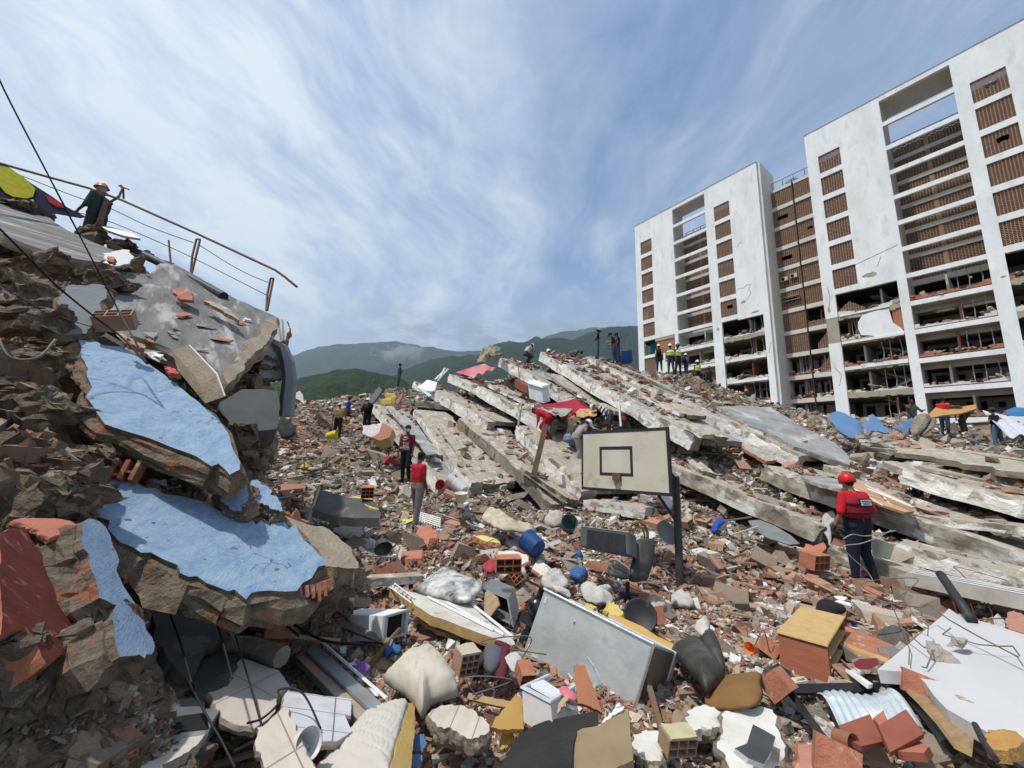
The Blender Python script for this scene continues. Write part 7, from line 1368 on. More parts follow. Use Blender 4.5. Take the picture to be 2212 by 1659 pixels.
thing_mesh('black_tube', lambda bm: tube(bm, [onw(1660, 185, .28), onw(1835, 352, .03)], .042, 12), BLACK, 'short thick black tube leaning on the far edge of the white panel', 'tube', True)
thing_mesh('black_rod', lambda bm: tube(bm, [onw(1860, 1130, .02), onw(1930, 1290, .04), onw(2050, 1500, .08)], .016, 6), BLACK, 'black rod at the lower right corner over the white panel', 'rod')
rock(*vG(1810, 1075), 20, 20, 2.7, .07, 'round sandy stone at the lower edge of the white panel', mat('sand_stone', (.40, .33, .23), (.30, .24, .16), 6, .95, .8, 30), 3)
plate('foam_piece', [vG(*p) for p in ((1920, 1190), (1960, 1140), (2060, 1130), (2160, 1150), (2205, 1200), (2190, 1250), (2100, 1290), (1990, 1290), (1925, 1250))], (pw_[0] + pw_[1] * .06, pw_[1]), .06, [mat('orange_foam', (.50, .28, .09), (.42, .22, .07), 12, .95, .8, 60)] * 2, 'oval orange foam piece on the white panel near the corner', 'foam', jag=.006)
def bar2(bm, a, b, w_): tube(bm, [at(*a), at(*b)], w_, 4)
BF = mat('glossy_black_frame', (.012, .012, .013), (.03, .03, .032), 4, .3, .15, 20, c3=(.35, .34, .32), thr=.70, s3=6)
ff = thing_mesh('black_window_frame', lambda bm: (bar2(bm, (*vG(445, 845), 3.4), (*vG(1330, 822), 3.45), .042), bar2(bm, (*vG(1330, 815), 3.45), (*vG(1680, 1260), 2.75), .055), bar2(bm, (*vG(440, 800), 3.4), (*vG(735, 1215), 2.85), .032)), BF, 'black wooden frame lying with a pale corrugated sheet inside', 'window frame')
psn = plane_of(((*vG(670, 875), 3.3), (*vG(1215, 842), 3.36), (*vG(840, 1115), 2.9)))
def corr(bm):
    P_ = [vG(*p) for p in ((672, 875), (1220, 842), (1470, 1120), (845, 1125))]; Q = [on_plane(*p, psn) for p in P_]; nx, ny = 60, 14; g_ = []
    for j in range(ny + 1):
        row = []
        for i in range(nx + 1):
            u, v = i / nx, j / ny; p = (Q[0] * (1 - u) + Q[1] * u) * (1 - v) + (Q[3] * (1 - u) + Q[2] * u) * v; row.append(bm.verts.new(p + psn[1] * (.006 * math.sin(u * 60 + v * 2) + .05 * math.sin(v * 3) + .02 * math.sin(u * 7 + v * 3))))
        g_.append(row)
    for j in range(ny):
        for i in range(nx): bm.faces.new((g_[j][i], g_[j][i + 1], g_[j + 1][i + 1], g_[j + 1][i]))
cs = thing_mesh('corrugated_sheet', corr, mat('frosted_sheet', (.52, .58, .60), (.38, .44, .46), 3, .3, .1, 10, c3=(.66, .70, .71), thr=.6, s3=3, stretch=(1, 4, 1)), 'pale blue corrugated plastic sheet inside the black frame', 'plastic sheet', True)
cs.modifiers.new('t', 'SOLIDIFY').thickness = .004
plate('long_board', [vG(*p) for p in ((1235, 712), (1260, 705), (1420, 820), (1640, 1010), (1840, 1200), (1830, 1300), (1700, 1235), (1560, 1050), (1420, 900), (1290, 780))], ((*vG(1235, 712), 3.5), (*vG(1835, 1250), 2.55), (*vG(1640, 1010), 2.95)), .03, [WOOD, CHIP], 'long brown board lying along the right side of the black frame', 'board')
RT = mat('red_clay_tile', (.27, .085, .055), (.21, .065, .04), 5, .7, .2, 30)
plate('clay_tile', [vG(*p) for p in ((838, 1108), (1070, 1022), (1170, 1225), (1010, 1260), (880, 1200))], ((*vG(838, 1108), 2.8), (*vG(1070, 1022), 2.95), (*vG(1170, 1225), 2.7)), .03, [RT, RT], 'left of the two large square red clay tiles', 'clay tile')
plate('clay_tile', [vG(*p) for p in ((1132, 1108), (1338, 985), (1472, 1168), (1222, 1305))], ((*vG(1132, 1108), 2.72), (*vG(1338, 985), 2.85), (*vG(1222, 1305), 2.55)), .03, [RT, RT], 'right of the two large square red clay tiles', 'clay tile')
plate('clay_tile', [vG(*p) for p in ((1098, 1052), (1180, 985), (1248, 1035), (1138, 1108))], ((*vG(1098, 1052), 2.9), (*vG(1180, 985), 3.0), (*vG(1138, 1108), 2.85)), .03, [MATS['orange_clay'], RT], 'small orange clay tile behind the two red ones', 'clay tile')
plate('clay_tile', [vG(*p) for p in ((1240, 1290), (1400, 1200), (1508, 1262), (1470, 1310), (1300, 1300))], ((*vG(1240, 1290), 2.6), (*vG(1508, 1262), 2.6), (*vG(1470, 1310), 2.5)), .04, [MATS['orange_clay'], RT], 'pale orange block below the right red tile', 'clay tile')
PW = mat('white_plaster_lump', (.62, .61, .57), (.50, .48, .43), 5, .9, .6, 25, c3=(.36, .31, .24), thr=.60, s3=4)
def slabby(pts, th, label, m, lift=.12, seed=0, name='plaster_chunk', cat='plaster chunk', tilt=.8, side=None, jag=.012, bulge=.03):
    return plate(name, pts, lay(pts, lift, tilt), th, [m, side or CONC_D], label, cat, jag=jag, layers=4, bulge=bulge, seed=seed, rough_=.006)
slabby([vG(*p) for p in ((0, 1000), (120, 975), (270, 965), (350, 990), (385, 1040), (385, 1110), (415, 1200), (440, 1260), (400, 1400), (300, 1480), (60, 1480), (-60, 1250))], .08, 'large white plaster chunk at the bottom with a dark tile leaning on it', PW, .2)
plate('dark_tile', [vG(*p) for p in ((205, 1098), (295, 1145), (372, 1190), (345, 1290), (285, 1395), (170, 1350), (70, 1275), (160, 1240))], ((*vG(205, 1098), 2.75), (*vG(372, 1190), 2.7), (*vG(170, 1350), 2.5)), .03, [mat('slate', (.06, .07, .07), (.04, .045, .045), 4, .6, .2, 20), WHITE_W], 'dark slate tile leaning on the white plaster chunk', 'tile')
slabby([vF(*p) for p in ((1410, 1370), (1520, 1325), (1640, 1350), (1720, 1365), (1700, 1480), (1660, 1600), (1520, 1590), (1410, 1480))], .07, 'white speckled plaster chunk at the bottom centre right of the tan cloth', PW, .15, 3)
slabby([vF(*p) for p in ((1880, 1180), (1960, 1120), (2060, 1130), (2200, 1160), (2230, 1300), (2100, 1330), (1900, 1330))], .08, 'pale plaster board above the broken beam end at the bottom', PW, .22, 4)
slabby([vE(*p) for p in ((215, 760), (260, 710), (380, 700), (500, 740), (515, 790), (440, 830), (270, 830), (240, 790))], .07, 'white plaster chunk on hollow brick in the middle of the foreground', PW, .18, 5, side=BRICK)
slabby([vE(*p) for p in ((540, 850), (580, 800), (610, 770), (650, 810), (720, 870), (700, 915), (620, 915))], .08, 'white plaster chunk with brick under it right of the first', PW, .12, 6, side=BRICK)
slabby([vD(*p) for p in ((1490, 1210), (1520, 1150), (1600, 1115), (1700, 1110), (1870, 1160), (1960, 1220), (2020, 1290), (1990, 1375), (1870, 1410), (1700, 1340), (1560, 1290))], .10, 'thick concrete lump with striped cream floor tile on top, below the pillow', TB, .28, 7, name='tiled_chunk', cat='tiled chunk', bulge=.02, side=CONC_D)
slabby([vC(*p) for p in ((650, 515), (740, 495), (910, 492), (930, 560), (860, 600), (790, 590), (700, 545))], .05, 'triangular white plaster sheet left of the standing red shirted person', PW, .15, 8)
slabby([vC(*p) for p in ((1370, 560), (1410, 505), (1500, 475), (1540, 520), (1580, 600), (1520, 650), (1400, 650))], .16, 'orange hollow brick cluster right of the red shirted person', MATS['orange_clay'], .12, 9, name='brick_cluster', cat='brick cluster', side=BRICK)
slabby([vC(*p) for p in ((1220, 715), (1440, 695), (1430, 770), (1240, 775))], .12, 'long orange hollow brick lying in the rubble below the red shirted person', MATS['orange_clay'], .1, 10, name='clay_block', cat='clay block', side=BRICK, jag=.004)
slabby([vC(*p) for p in ((1130, 830), (1220, 745), (1310, 895), (1240, 900))], .12, 'brown wooden box side lying on edge in the rubble', mat('brown_laminate', (.13, .075, .06), (.10, .06, .045)), .15, 11, name='box_side', cat='board', jag=0, bulge=0)
slabby([vC(*p) for p in ((1870, 570), (1960, 570), (2100, 600), (2110, 640), (1980, 620))], .14, 'brick lump with bright yellow painted face', mat('yellow_paint', (.62, .56, .22), (.52, .46, .16)), .15, 12, name='painted_brick', cat='painted brick', side=BRICK, jag=.004)
slabby([vC(*p) for p in ((1250, 420), (1380, 385), (1390, 430), (1280, 475))], .02, 'yellow sheet lying at the feet of the red shirted person', flat('lemon', (.60, .58, .16)), .08, 13, name='yellow_sheet', cat='sheet', jag=0, bulge=0)
slabby([vG(*p) for p in ((870, 380), (900, 375), (1090, 450), (1290, 530), (1200, 615), (1050, 560), (850, 480))], .10, 'long ribbed red clay block lying right of the cabinet', BRICK, .15, 14, name='clay_block', cat='clay block', side=CHIP, jag=.004)
slabby([vG(*p) for p in ((940, 640), (990, 612), (1120, 612), (1140, 650), (1060, 690), (960, 690))], .03, 'dark red folded plate between the cabinet and white panel', flat('wine_red', (.16, .02, .025)), .12, 15, name='red_plate', cat='plate', jag=0)
plate('white_strip', [vG(*p) for p in ((845, 645), (880, 660), (1095, 800), (1060, 805))], ((*vG(845, 645), 3.8), (*vG(1095, 800), 3.4), (*vG(880, 660), 3.8)), .03, [WHITE_W, WHITE_W], 'thin white strip sloping down right of the cabinet', 'strip')
slabby([vG(*p) for p in ((540, 1240), (740, 1235), (765, 1290), (750, 1480), (560, 1480))], .10, 'pink streaked clay block at the bottom edge', mat('pink_clay', (.46, .24, .18), (.36, .17, .12), 4, .85, .5, 25, stretch=(1, 6, 1)), .2, 16, name='clay_block', cat='clay block', side=BRICK, jag=.004)
slabby([vG(*p) for p in ((2090, 270), (2140, 255), (2300, 330), (2300, 450), (2212, 430), (2070, 370))], .15, 'pink clay block at the right edge above the white panel', MATS['pink_clay'], .25, 17, name='clay_block', cat='clay block', side=BRICK)
BD = lambda pts, refs, m, lab, th=.02, jag=.003, name='board', cat='board', **k: plate(name, [vF(*p) for p in pts], [(*vF(*a), b) for a, b in refs], th, [m, m], lab, cat, jag=jag, **k)
BD(((903, 785), (930, 758), (965, 775), (1000, 770), (1080, 980), (1115, 1080), (1140, 1180), (1050, 1130), (930, 1095)), (((903, 785), 3.1), ((1000, 770), 3.1), ((1100, 1150), 2.85)), mat('orange_brown_board', (.30, .11, .04), (.24, .085, .03), 3, .45, .12, 20), 'upright orange brown board in front of the refrigerator', .025)
BD(((240, 1700), (330, 1520), (450, 1360), (560, 1290), (700, 1240), (900, 1200), (1110, 1165), (1120, 1290), (1010, 1300), (930, 1330), (900, 1450), (860, 1800), (200, 1800)), (((450, 1360), 2.55), ((1110, 1165), 2.8), ((400, 1700), 2.2)), mat('black_sheet', (.014, .014, .013), (.03, .028, .025), 3, .6, .2, 20), 'large curved black sheet at the bottom centre', .03)
tc = BD(((905, 1320), (1010, 1310), (1130, 1290), (1230, 1225), (1300, 1160), (1375, 1145), (1400, 1400), (1412, 1590), (1300, 1640), (1200, 1700), (1180, 1800), (860, 1800), (890, 1500)), (((905, 1320), 2.6), ((1375, 1145), 2.75), ((1000, 1700), 2.25)), mat('tan_cloth_board', (.27, .205, .115), (.21, .155, .085), 3, .8, .3, 15), 'tan cloth covered panel with a torn white top corner at the bottom centre', .035)
BD(((1110, 1290), (1190, 1215), (1260, 1140), (1335, 1130), (1320, 1160), (1250, 1200), (1160, 1270)), (((1110, 1290), 2.62), ((1335, 1130), 2.73), ((1260, 1140), 2.72)), WHITE_W, 'torn white lining along the top of the tan panel', .02)
BD(((180, 1310), (220, 1240), (400, 1020), (460, 1060), (470, 1320), (330, 1330)), (((180, 1310), 2.75), ((460, 1060), 3.0), ((470, 1320), 2.8)), mat('ochre_door', (.42, .26, .08), (.36, .21, .06), 3, .6, .15, 15), 'ochre wooden cupboard door left of the plastic drawer', .03)
BD(((690, 1200), (830, 1020), (855, 1060), (745, 1215)), (((690, 1200), 2.75), ((855, 1040), 2.9), ((745, 1215), 2.75)), flat('pale_wood', (.46, .34, .20)), 'short pale splintered lath in front of the drawer', .02)
thing_mesh('timber_lath', lambda bm: tube(bm, [at(*vF(0, 1045), 3.3), at(*vF(240, 1100), 3.15), at(*vF(475, 1145), 3.0)], .028, 4), flat('lath', (.40, .26, .13)), 'long brown lath running to the plastic drawer', 'lath')
Fd = frame3((*vF(455, 960), 3.0), (*vF(700, 1085), 2.75), (*vF(470, 1260), 2.85), (*vF(680, 855), 3.45))
pdw = thing_mesh('storage_bin', lambda bm: (fbox(bm, Fd, (0, 0, 0), (1, 1, .04)), fbox(bm, Fd, (0, 0, .041), (.04, 1, 1)), fbox(bm, Fd, (.96, 0, .041), (1, 1, 1)), fbox(bm, Fd, (.041, .5, .041), (.959, .55, 1))), mat('cloudy_plastic', (.46, .45, .44), (.38, .37, .36), 4, .35, .1, 20), 'cloudy white plastic drawer below the refrigerator', 'drawer')
sub('drawer_rim', lambda bm: (fbox(bm, Fd, (-.03, -.03, -.03), (1.03, .03, .06)), fbox(bm, Fd, (-.03, -.03, .061), (.06, .03, 1.02)), fbox(bm, Fd, (.94, -.03, .061), (1.03, .03, 1.02))), flat('drawer_rim', (.58, .62, .66), .3), pdw)
plate('white_papers', [vF(*p) for p in ((530, 930), (640, 895), (940, 1090), (930, 1130), (860, 1110))], ((*vF(530, 930), 3.1), (*vF(940, 1110), 2.95), (*vF(640, 895), 3.3)), .02, [flat('paper', (.70, .73, .76)), WHITE_W], 'white sheets lying in the plastic drawer', 'papers')
lump('pink_tray', [vF(*p) for p in ((778, 985), (800, 965), (860, 1000), (930, 1060), (925, 1085), (870, 1070), (800, 1030))], ((*vF(778, 985), 3.02), (*vF(930, 1060), 2.95), (*vF(860, 1000), 3.05)), .03, flat('pink_plastic', (.62, .16, .20), .35), 'small pink plastic tray on the white sheets', 'tray', wr=.003)
cloth([vF(*p) for p in ((305, 735), (380, 650), (440, 700), (455, 760), (390, 845), (330, 790))], 'white paper with a dark shadowy fold left of the refrigerator', WCL, .02, .25)
cloth([vF(*p) for p in ((215, 600), (290, 580), (350, 620), (350, 700), (320, 900), (220, 880), (280, 720))], 'wine red cloth beside the refrigerator corner', cmat((.13, .02, .035)), .06, .2, seed=4)
lump('grey_cushion', [vF(*p) for p in ((130, 630), (230, 640), (285, 700), (270, 800), (200, 850), (120, 780))], ((*vF(130, 630), 3.7), (*vF(285, 700), 3.65), (*vF(200, 850), 3.4)), .09, cmat((.10, .11, .12)), 'dark grey cushion beside the yellowish hollow brick', 'cushion', wr=.02)
hbrick(*vD(1800, 820), 3.5, (6, 6, 34), '33', 'hollow brick with nine open cells and cream painted top right of the pillow', True, .85, mat('cream_paint', (.47, .44, .33), (.36, .32, .23)))
hbrick(*vF(470, 880), 3.35, (20, 5, 20), '22', 'small orange hollow brick left of the plastic drawer', False, .6)
hbrick(*vG(1415, 800), 3.3, (70, 10, -40), '33', 'red hollow brick grid beside the white panel', False, .9)
hbrick(*vG(800, 1340), 2.62, (65, 10, -35), '33', 'red hollow brick with large open cells at the bottom edge', False, 1.0)
hbrick(*vF(1790, 1500), 2.75, (10, 4, 12), '23', 'hollow brick with yellow painted top at the bottom edge', True, .7, mat('butter_paint', (.48, .44, .26), (.36, .32, .20)))
hbrick(*vG(330, 850), 3.35, (40, 10, 40), '33', 'red hollow brick grid between cushion and cabinet', False, .9)
hbrick(*vE(330, 880), 5.0, (4, 0, 10), '23', 'hollow brick under the white plaster chunk in the middle', False, 1.1)
hbrick(*vD(150, 600), 3.6, (30, 10, 30), '33', 'dark hollow brick under the pale stick, lower left', False, 1.0)
hbrick(*vC(960, 240), 7.6, (10, 0, 20), '33', 'orange hollow brick cell grid behind the standing red shirted person', False, 1.1)
hbrick(*vE(1590, 1280), 4.9, (60, 0, 20), '22', 'small clay cell block beside the black lid', False, .8)
hbrick(*vH(850, 1190), 7.1, (8, 4, 25), '23', 'hollow brick row lying left of the rescuer feet', False, 1.6)
for i, (q, c, lab) in enumerate((([(860, 730), (915, 725), (985, 775), (905, 865), (855, 830)], (.20, .07, .30), 'purple painted plaster piece in the rubble left of the pillow'), ([(785, 760), (850, 740), (870, 770), (790, 785)], (.42, .60, .62), 'pale turquoise plaster piece beside the purple one'), ([(865, 880), (910, 885), (915, 920), (880, 910)], (.42, .60, .62), 'small turquoise plaster piece below the purple one'),
    ([(725, 610), (780, 595), (775, 660), (730, 665)], (.36, .52, .52), 'turquoise cup shaped piece near the metal tray top'), ([(430, 380), (500, 345), (590, 355), (590, 430), (480, 460)], (.55, .57, .53), 'upper pale broken plate left of the white box'), ([(490, 470), (580, 440), (655, 460), (655, 510), (560, 535)], (.55, .57, .53), 'lower pale broken plate left of the white box'),
    ([(925, 965), (1058, 975), (1050, 1040), (985, 1025)], (.66, .67, .68), 'small white card beside the pillow'), ([(1350, 1370), (1450, 1370), (1470, 1440), (1440, 1510), (1350, 1500)], (.07, .15, .30), 'blue cloth scrap right of the foam edge'), ([(1340, 1540), (1440, 1550), (1420, 1640), (1340, 1650)], (.10, .20, .36), 'second blue cloth scrap at the bottom edge'),
    ([(2130, 1350), (2212, 1320), (2240, 1430), (2110, 1500)], (.55, .28, .05), 'orange painted plaster piece at the edge of the black sheet'), ([(450, 1330), (540, 1310), (630, 1600), (520, 1650), (470, 1480)], (.20, .055, .03), 'dark red clay piece lying on the white tiles'))):
    slabby([vD(*p) for p in q], .03, lab, flat('piece_paint%d' % i, c), .16, 60 + i, name='painted_piece', cat='plaster piece', jag=.004, bulge=.006)
lump('pillow', [vD(*p) for p in ((1105, 915), (1160, 850), (1220, 790), (1290, 725), (1420, 680), (1510, 668), (1600, 740), (1670, 825), (1715, 905), (1752, 1015), (1715, 1050), (1620, 1085), (1520, 1110), (1490, 1150), (1440, 1228), (1405, 1200), (1370, 1130), (1300, 1050), (1230, 1010), (1150, 960))], ((*vD(1105, 915), 3.35), (*vD(1752, 1015), 3.2), (*vD(1510, 668), 3.75)), .17, mat('cream_pillow', (.52, .475, .40), (.43, .375, .30), 3, .9, .35, 9, bdist=.02), 'plump cream pillow with pulled creases lying in the rubble', 'pillow', wr=.011, wf=9, rings=20, fold=1.4, sub=4)
QUILT = mat('quilted_white', (.52, .49, .44), (.44, .41, .36), 2, .85, .4, 14)
mq = lump('mattress', [vD(*p) for p in ((480, 1740), (560, 1659), (620, 1590), (690, 1510), (750, 1440), (820, 1340), (900, 1245), (950, 1190), (1010, 1150), (1150, 1110), (1305, 1083), (1285, 1200), (1240, 1350), (1200, 1500), (1165, 1659), (1140, 1760), (900, 1820), (650, 1820))], ((*vD(600, 1640), 2.45), (*vD(1305, 1083), 3.05), (*vD(1165, 1659), 2.3)), .07, QUILT, 'folded white quilted mattress with a yellow foam side at the bottom', 'mattress', wr=.006, rings=26, sub=6, wf=9, flatb=.1)
me = mq.data; nv = len(me.vertices); q = np.empty(nv * 3, np.float32); me.vertices.foreach_get('co', q); q = q.reshape(-1, 3)
pq_ = plane_of(((*vD(600, 1640), 2.45), (*vD(1305, 1083), 3.05), (*vD(1165, 1659), 2.3))); X_ = np.array((on_plane(*vD(1305, 1083), pq_) - on_plane(*vD(1165, 1659), pq_)).normalized()); Y_ = np.cross(np.array(pq_[1]), X_)
u_, v_ = q @ X_, q @ Y_; q += (np.array(pq_[1])[None] * (-.010 * np.exp(-(np.minimum(np.abs(((u_ + v_) / .11) % 1 - .5), np.abs(((u_ - v_) / .11) % 1 - .5)) / .10) ** 2) + .0022 * np.sin(v_ * 230 + 3 * np.sin(u_ * 20)))[:, None]).astype(np.float32); me.vertices.foreach_set('co', q.ravel()); me.update()
fp = plate('foam_side', [vD(*p) for p in ((1305, 1092), (1375, 1096), (1372, 1350), (1350, 1560), (1340, 1659), (1320, 1800), (1130, 1800), (1165, 1659), (1215, 1450), (1275, 1250))], ((*vD(1305, 1092), 3.03), (*vD(1340, 1659), 2.42), (*vD(1165, 1659), 2.28)), .03, [mat('mustard_foam', (.52, .36, .12), (.42, .28, .09), 4, .9, .4, 40)] * 2, None, None, jag=.004, parent=mq)
LC = lambda pts, refs, th, m, lab, cat='cushion', name='cushion', **k: lump(name, pts, refs, th, m, lab, cat, **k)
LC([vF(2035, 1125), vF(2060, 980), vF(2075, 925), vF(2110, 892), vG(60, 750), vG(180, 738), (vG(268, 733)), vG(265, 800), vG(280, 870), vG(255, 935), vG(190, 975), vG(90, 988), vG(0, 995)], ((*vF(2035, 1125), 3.15), (*vG(268, 740), 3.35), (*vG(90, 988), 2.95)), .06, mat('brown_suede', (.21, .115, .04), (.15, .08, .028), 3, .95, .3, 20), 'square brown suede cushion with a thin cord across, left of the cabinet', wr=.012)
sofa = LC([vF(*p) for p in ((1760, 625), (1840, 590), (1930, 560), (2000, 600), (2080, 700), (2160, 800), (2212, 890), (2140, 950), (2050, 1010), (1960, 900), (1860, 790), (1790, 700))], ((*vF(1760, 625), 3.9), (*vF(2212, 890), 3.4), (*vF(2080, 700), 3.8)), .13, BLT, 'black leather sofa part squeezed between refrigerator and cushion', 'sofa', 'sofa_part', wr=.02, wf=4)
lump('sofa_arm', [vF(*p) for p in ((1990, 560), (2010, 500), (2060, 490), (2110, 560), (2170, 700), (2212, 850), (2150, 830), (2060, 720))], ((*vF(1990, 560), 3.9), (*vF(2212, 850), 3.5), (*vF(2110, 560), 3.95)), .12, BLT, wr=.02, wf=4, parent=sofa)
cloth([vE(*p) for p in ((1940, 1370), (1990, 1350), (2040, 1290), (2080, 1330), (2080, 1420), (2040, 1440), (1980, 1420))], 'twisted white rag on top of the black sofa part', WCL, .07, .3, seed=8)
cloth([vG(*p) for p in ((665, 240), (720, 195), (800, 205), (890, 240), (880, 270), (760, 310), (690, 300))], 'crumpled black bag lying behind the cabinet', cmat((.012, .012, .013)), .09, .15, seed=9)
Fw = frame3((*vH(1440, 1225), 6.4), (2300, 1305, 4.9), (*vH(1440, 1300), 6.35), (*vH(1500, 1195), 6.8))
wf_ = thing_mesh('sliding_door_frame', lambda bm: (fbox(bm, Fw, (0, 0, 0), (1, 1, .12)), fbox(bm, Fw, (0, .55, .121), (1, .7, 1))), mat('dirty_aluminium', (.33, .31, .27), (.22, .20, .17), 3, .6, .3, 15, metal=.2), 'long grey sliding door frame lying at the right edge with bright parallel tracks', 'door frame')
for w_ in (.2, .45, .7, .95): sub('track', lambda bm: fbox(bm, Fw, (0, .05, w_ - .03), (1, .12, w_ + .03)), flat('track_white', (.70, .70, .68), .3, .3), wf_)
sub('track_gap', lambda bm: fbox(bm, Fw, (0.01, .2, .125), (.99, .3, .99)), DARK, wf_)
for k in range(7): sub('hanging_bar', lambda bm: tube(bm, [Fw(.10 + .12 * k, 1, .05), Fw(.115 + .12 * k, 1.0, .05) + Vector((.02, 0, -.26))], .010, 5), RUST, wf_)
plate('roof_panel', [vH(*p) for p in ((1010, 655), (1060, 640), (1180, 650), (1300, 690), (1480, 780), (1500, 825), (1440, 830), (1250, 770), (1100, 700))], ((*vH(1010, 655), 9.6), (*vH(1500, 820), 8.4), (*vH(1180, 650), 9.9)), .05, [mat('orange_woven', (.42, .20, .10), (.50, .33, .20), 14, .8, .5, 30, stretch=(4, 1, 1)), WOOD], 'orange brown lattice panel with pale cross lines behind the red helmet', 'lattice panel')
for i, (a, b) in enumerate((((1180, 655), (1500, 800)), ((1260, 680), (1380, 820)), ((1060, 650), (1300, 790)))):
    thing_mesh('pale_batten', lambda bm: tube(bm, [at(*vH(*a), 9.3), at(*vH(*b), 8.4)], .02, 4), flat('batten', (.60, .52, .42)), ('longest', 'steepest', 'left')[i] + ' pale batten on the orange lattice panel', 'batten')
thing_mesh('white_pipe', lambda bm: tube(bm, [at(*vH(1195, 680), 9.0), at(*vH(1350, 740), 8.7), at(*vH(1490, 800), 8.3)], .028, 8), ENAM, 'white pipe lying right of the red helmet', 'pipe', True)
thing_mesh('plastic_tub', lambda bm: lathe(bm, [(0, 0), (.10, 0), (.12, .02), (.15, .26), (.17, .28), (.17, .30), (.14, .29), (.11, .04), (0, .03)], 20, Matrix.Translation(at(*vH(1285, 1125), 7.35)) @ Matrix.Rotation(R(15), 4, 'Y')), flat('ivory', (.62, .60, .50)), 'ivory plastic tub standing on the ribbed beam right of the rescuer', 'tub', True)
clay('pair of orange clay blocks left of the rescuer legs', [vH(*p) for p in ((762, 1100), (800, 1035), (850, 1050), (915, 1022), (930, 1060), (880, 1130), (830, 1130))], ((*vH(762, 1100), 7.6), (*vH(930, 1060), 7.6), (*vH(850, 1040), 7.7)), .15, 4, MATS['orange_clay'])
cloth([vH(*p) for p in ((905, 860), (960, 820), (990, 850), (985, 900), (945, 930), (965, 1000), (950, 1060), (935, 1000), (905, 950))], 'grey white rag hanging from the dark ribbed beam end', cmat((.42, .41, .38)), .06, .3, seed=5)
plate('metal_sheet', [vH(*p) for p in ((425, 885), (500, 880), (600, 920), (700, 980), (760, 1035), (690, 1040), (560, 1000), (460, 940))], ((*vH(425, 885), 8.7), (*vH(760, 1035), 8.0), (*vH(600, 920), 8.6)), .02, [mat('dull_zinc', (.30, .31, .30), (.20, .20, .19), 3, .5, .3, 8, metal=.4)] * 2, 'dull bent zinc sheet under the dark ribbed beam', 'metal sheet')
wire([(*vH(1380, 950), 6.9), (*vH(1200, 985), 6.85), (*vH(1100, 975), 6.8), (*vH(1040, 1005), 6.75)], .008, 'upper grey cable looping in front of the rescuer', flat('grey_cable2', (.30, .29, .27)))
wire([(*vH(1350, 950), 6.9), (*vH(1250, 1000), 6.85), (*vH(1150, 1035), 6.8), (*vH(1045, 1052), 6.75), (*vH(1090, 1120), 6.75), (*vH(1200, 1220), 6.7), (*vH(1260, 1330), 6.6)], .008, 'lower grey cable curling past the rescuer legs', MATS['grey_cable2'])
def sheet(name, corners, m, label, cat, sag=.2, fold=.05, n=24, parent=None):
    """hanging cloth between four points (pixel, pixel, distance)"""
    Q = [at(*c) for c in corners]
    def f(bm):
        g_ = [[None] * (n + 1) for _ in range(n + 1)]
        for j in range(n + 1):
            for i in range(n + 1):
                u, v = i / n, j / n; p = (Q[0] * (1 - u) + Q[1] * u) * (1 - v) + (Q[3] * (1 - u) + Q[2] * u) * v
                p = p + Vector((0, 0, -sag * 4 * v * (1 - v) * (.5 + .5 * math.sin(math.pi * u)) + fold * math.sin(u * 17 + v * 3) * v)); g_[j][i] = bm.verts.new(p)
        for j in range(n):
            for i in range(n): bm.faces.new((g_[j][i], g_[j][i + 1], g_[j + 1][i + 1], g_[j + 1][i]))
    o = thing_mesh(name, f, m, label, cat, True); o.modifiers.new('t', 'SOLIDIFY').thickness = .006; return o
RC = cmat((.30, .012, .03)); 
aw = mat('awning_print', (.33, .015, .035), (.26, .01, .03), 3, .85, .2, 20)
L_, P_, Rr, Bb = (*vQ(100, 190), 15.0), (*vQ(890, 25), 16.0), (*vQ(1320, 330), 14.2), (*vQ(600, 430), 13.4)
sheet('red_awning', (P_, Rr, Bb, L_), aw, 'dark red printed cloth strung up as an awning over the crouching people', 'awning', .12, .06)
def strip_on(pts, m, lab, nm): return sheet(nm, pts, m, lab, 'cloth', .04, .03, 12)
strip_on(((*vQ(150, 215), 14.7), (*vQ(820, 250), 14.9), (*vQ(640, 420), 13.3), (*vQ(250, 330), 13.7)), mat('green_print', (.03, .10, .07), (.42, .44, .36), 5, .9, .2, 30, stretch=(1, 1, 5)), 'green and white patterned lower part of the red awning', 'printed_cloth')
strip_on(((*vQ(960, 250), 14.7), (*vQ(1310, 250), 14.5), (*vQ(1320, 400), 13.9), (*vQ(760, 440), 13.3)), mat('yellow_print', (.50, .40, .16), (.36, .05, .07), 5, .9, .2, 30), 'yellow and pink patterned right part of the red awning', 'printed_cloth')
sheet('red_white_cloth', ((*vA(215, 545), 18.9), (*vA(430, 480), 19.4), (*vA(510, 518), 19.2), (*vA(330, 582), 18.4)), mat('red_pink_cloth', (.50, .03, .07), (.55, .42, .38), 1.0, .9, .2, 20), 'red and cream cloth lying over the slab top left of the tan tarpaulin', 'cloth', .05, .08)
lump('tan_tarpaulin', [vA(*p) for p in ((375, 480), (400, 400), (450, 352), (520, 348), (562, 385), (555, 425), (500, 455), (470, 440), (440, 480))], ((*vA(375, 480), 19.6), (*vA(562, 400), 19.8), (*vA(450, 352), 20.3)), .12, mat('tan_tarp', (.33, .28, .19), (.20, .16, .10), 1.5, .9, .3, 10, c3=(.03, .18, .11), thr=.52, s3=1.2), 'tan and green tarpaulin draped over the highest slab end', 'tarpaulin', wr=.22, wf=3, fold=1)
pole = lambda a, b, r, m, lab, nm='pole', seg=6: thing_mesh(nm, lambda bm: tube(bm, [at(*a), at(*b)], r, seg), m, lab, nm.replace('_', ' '))
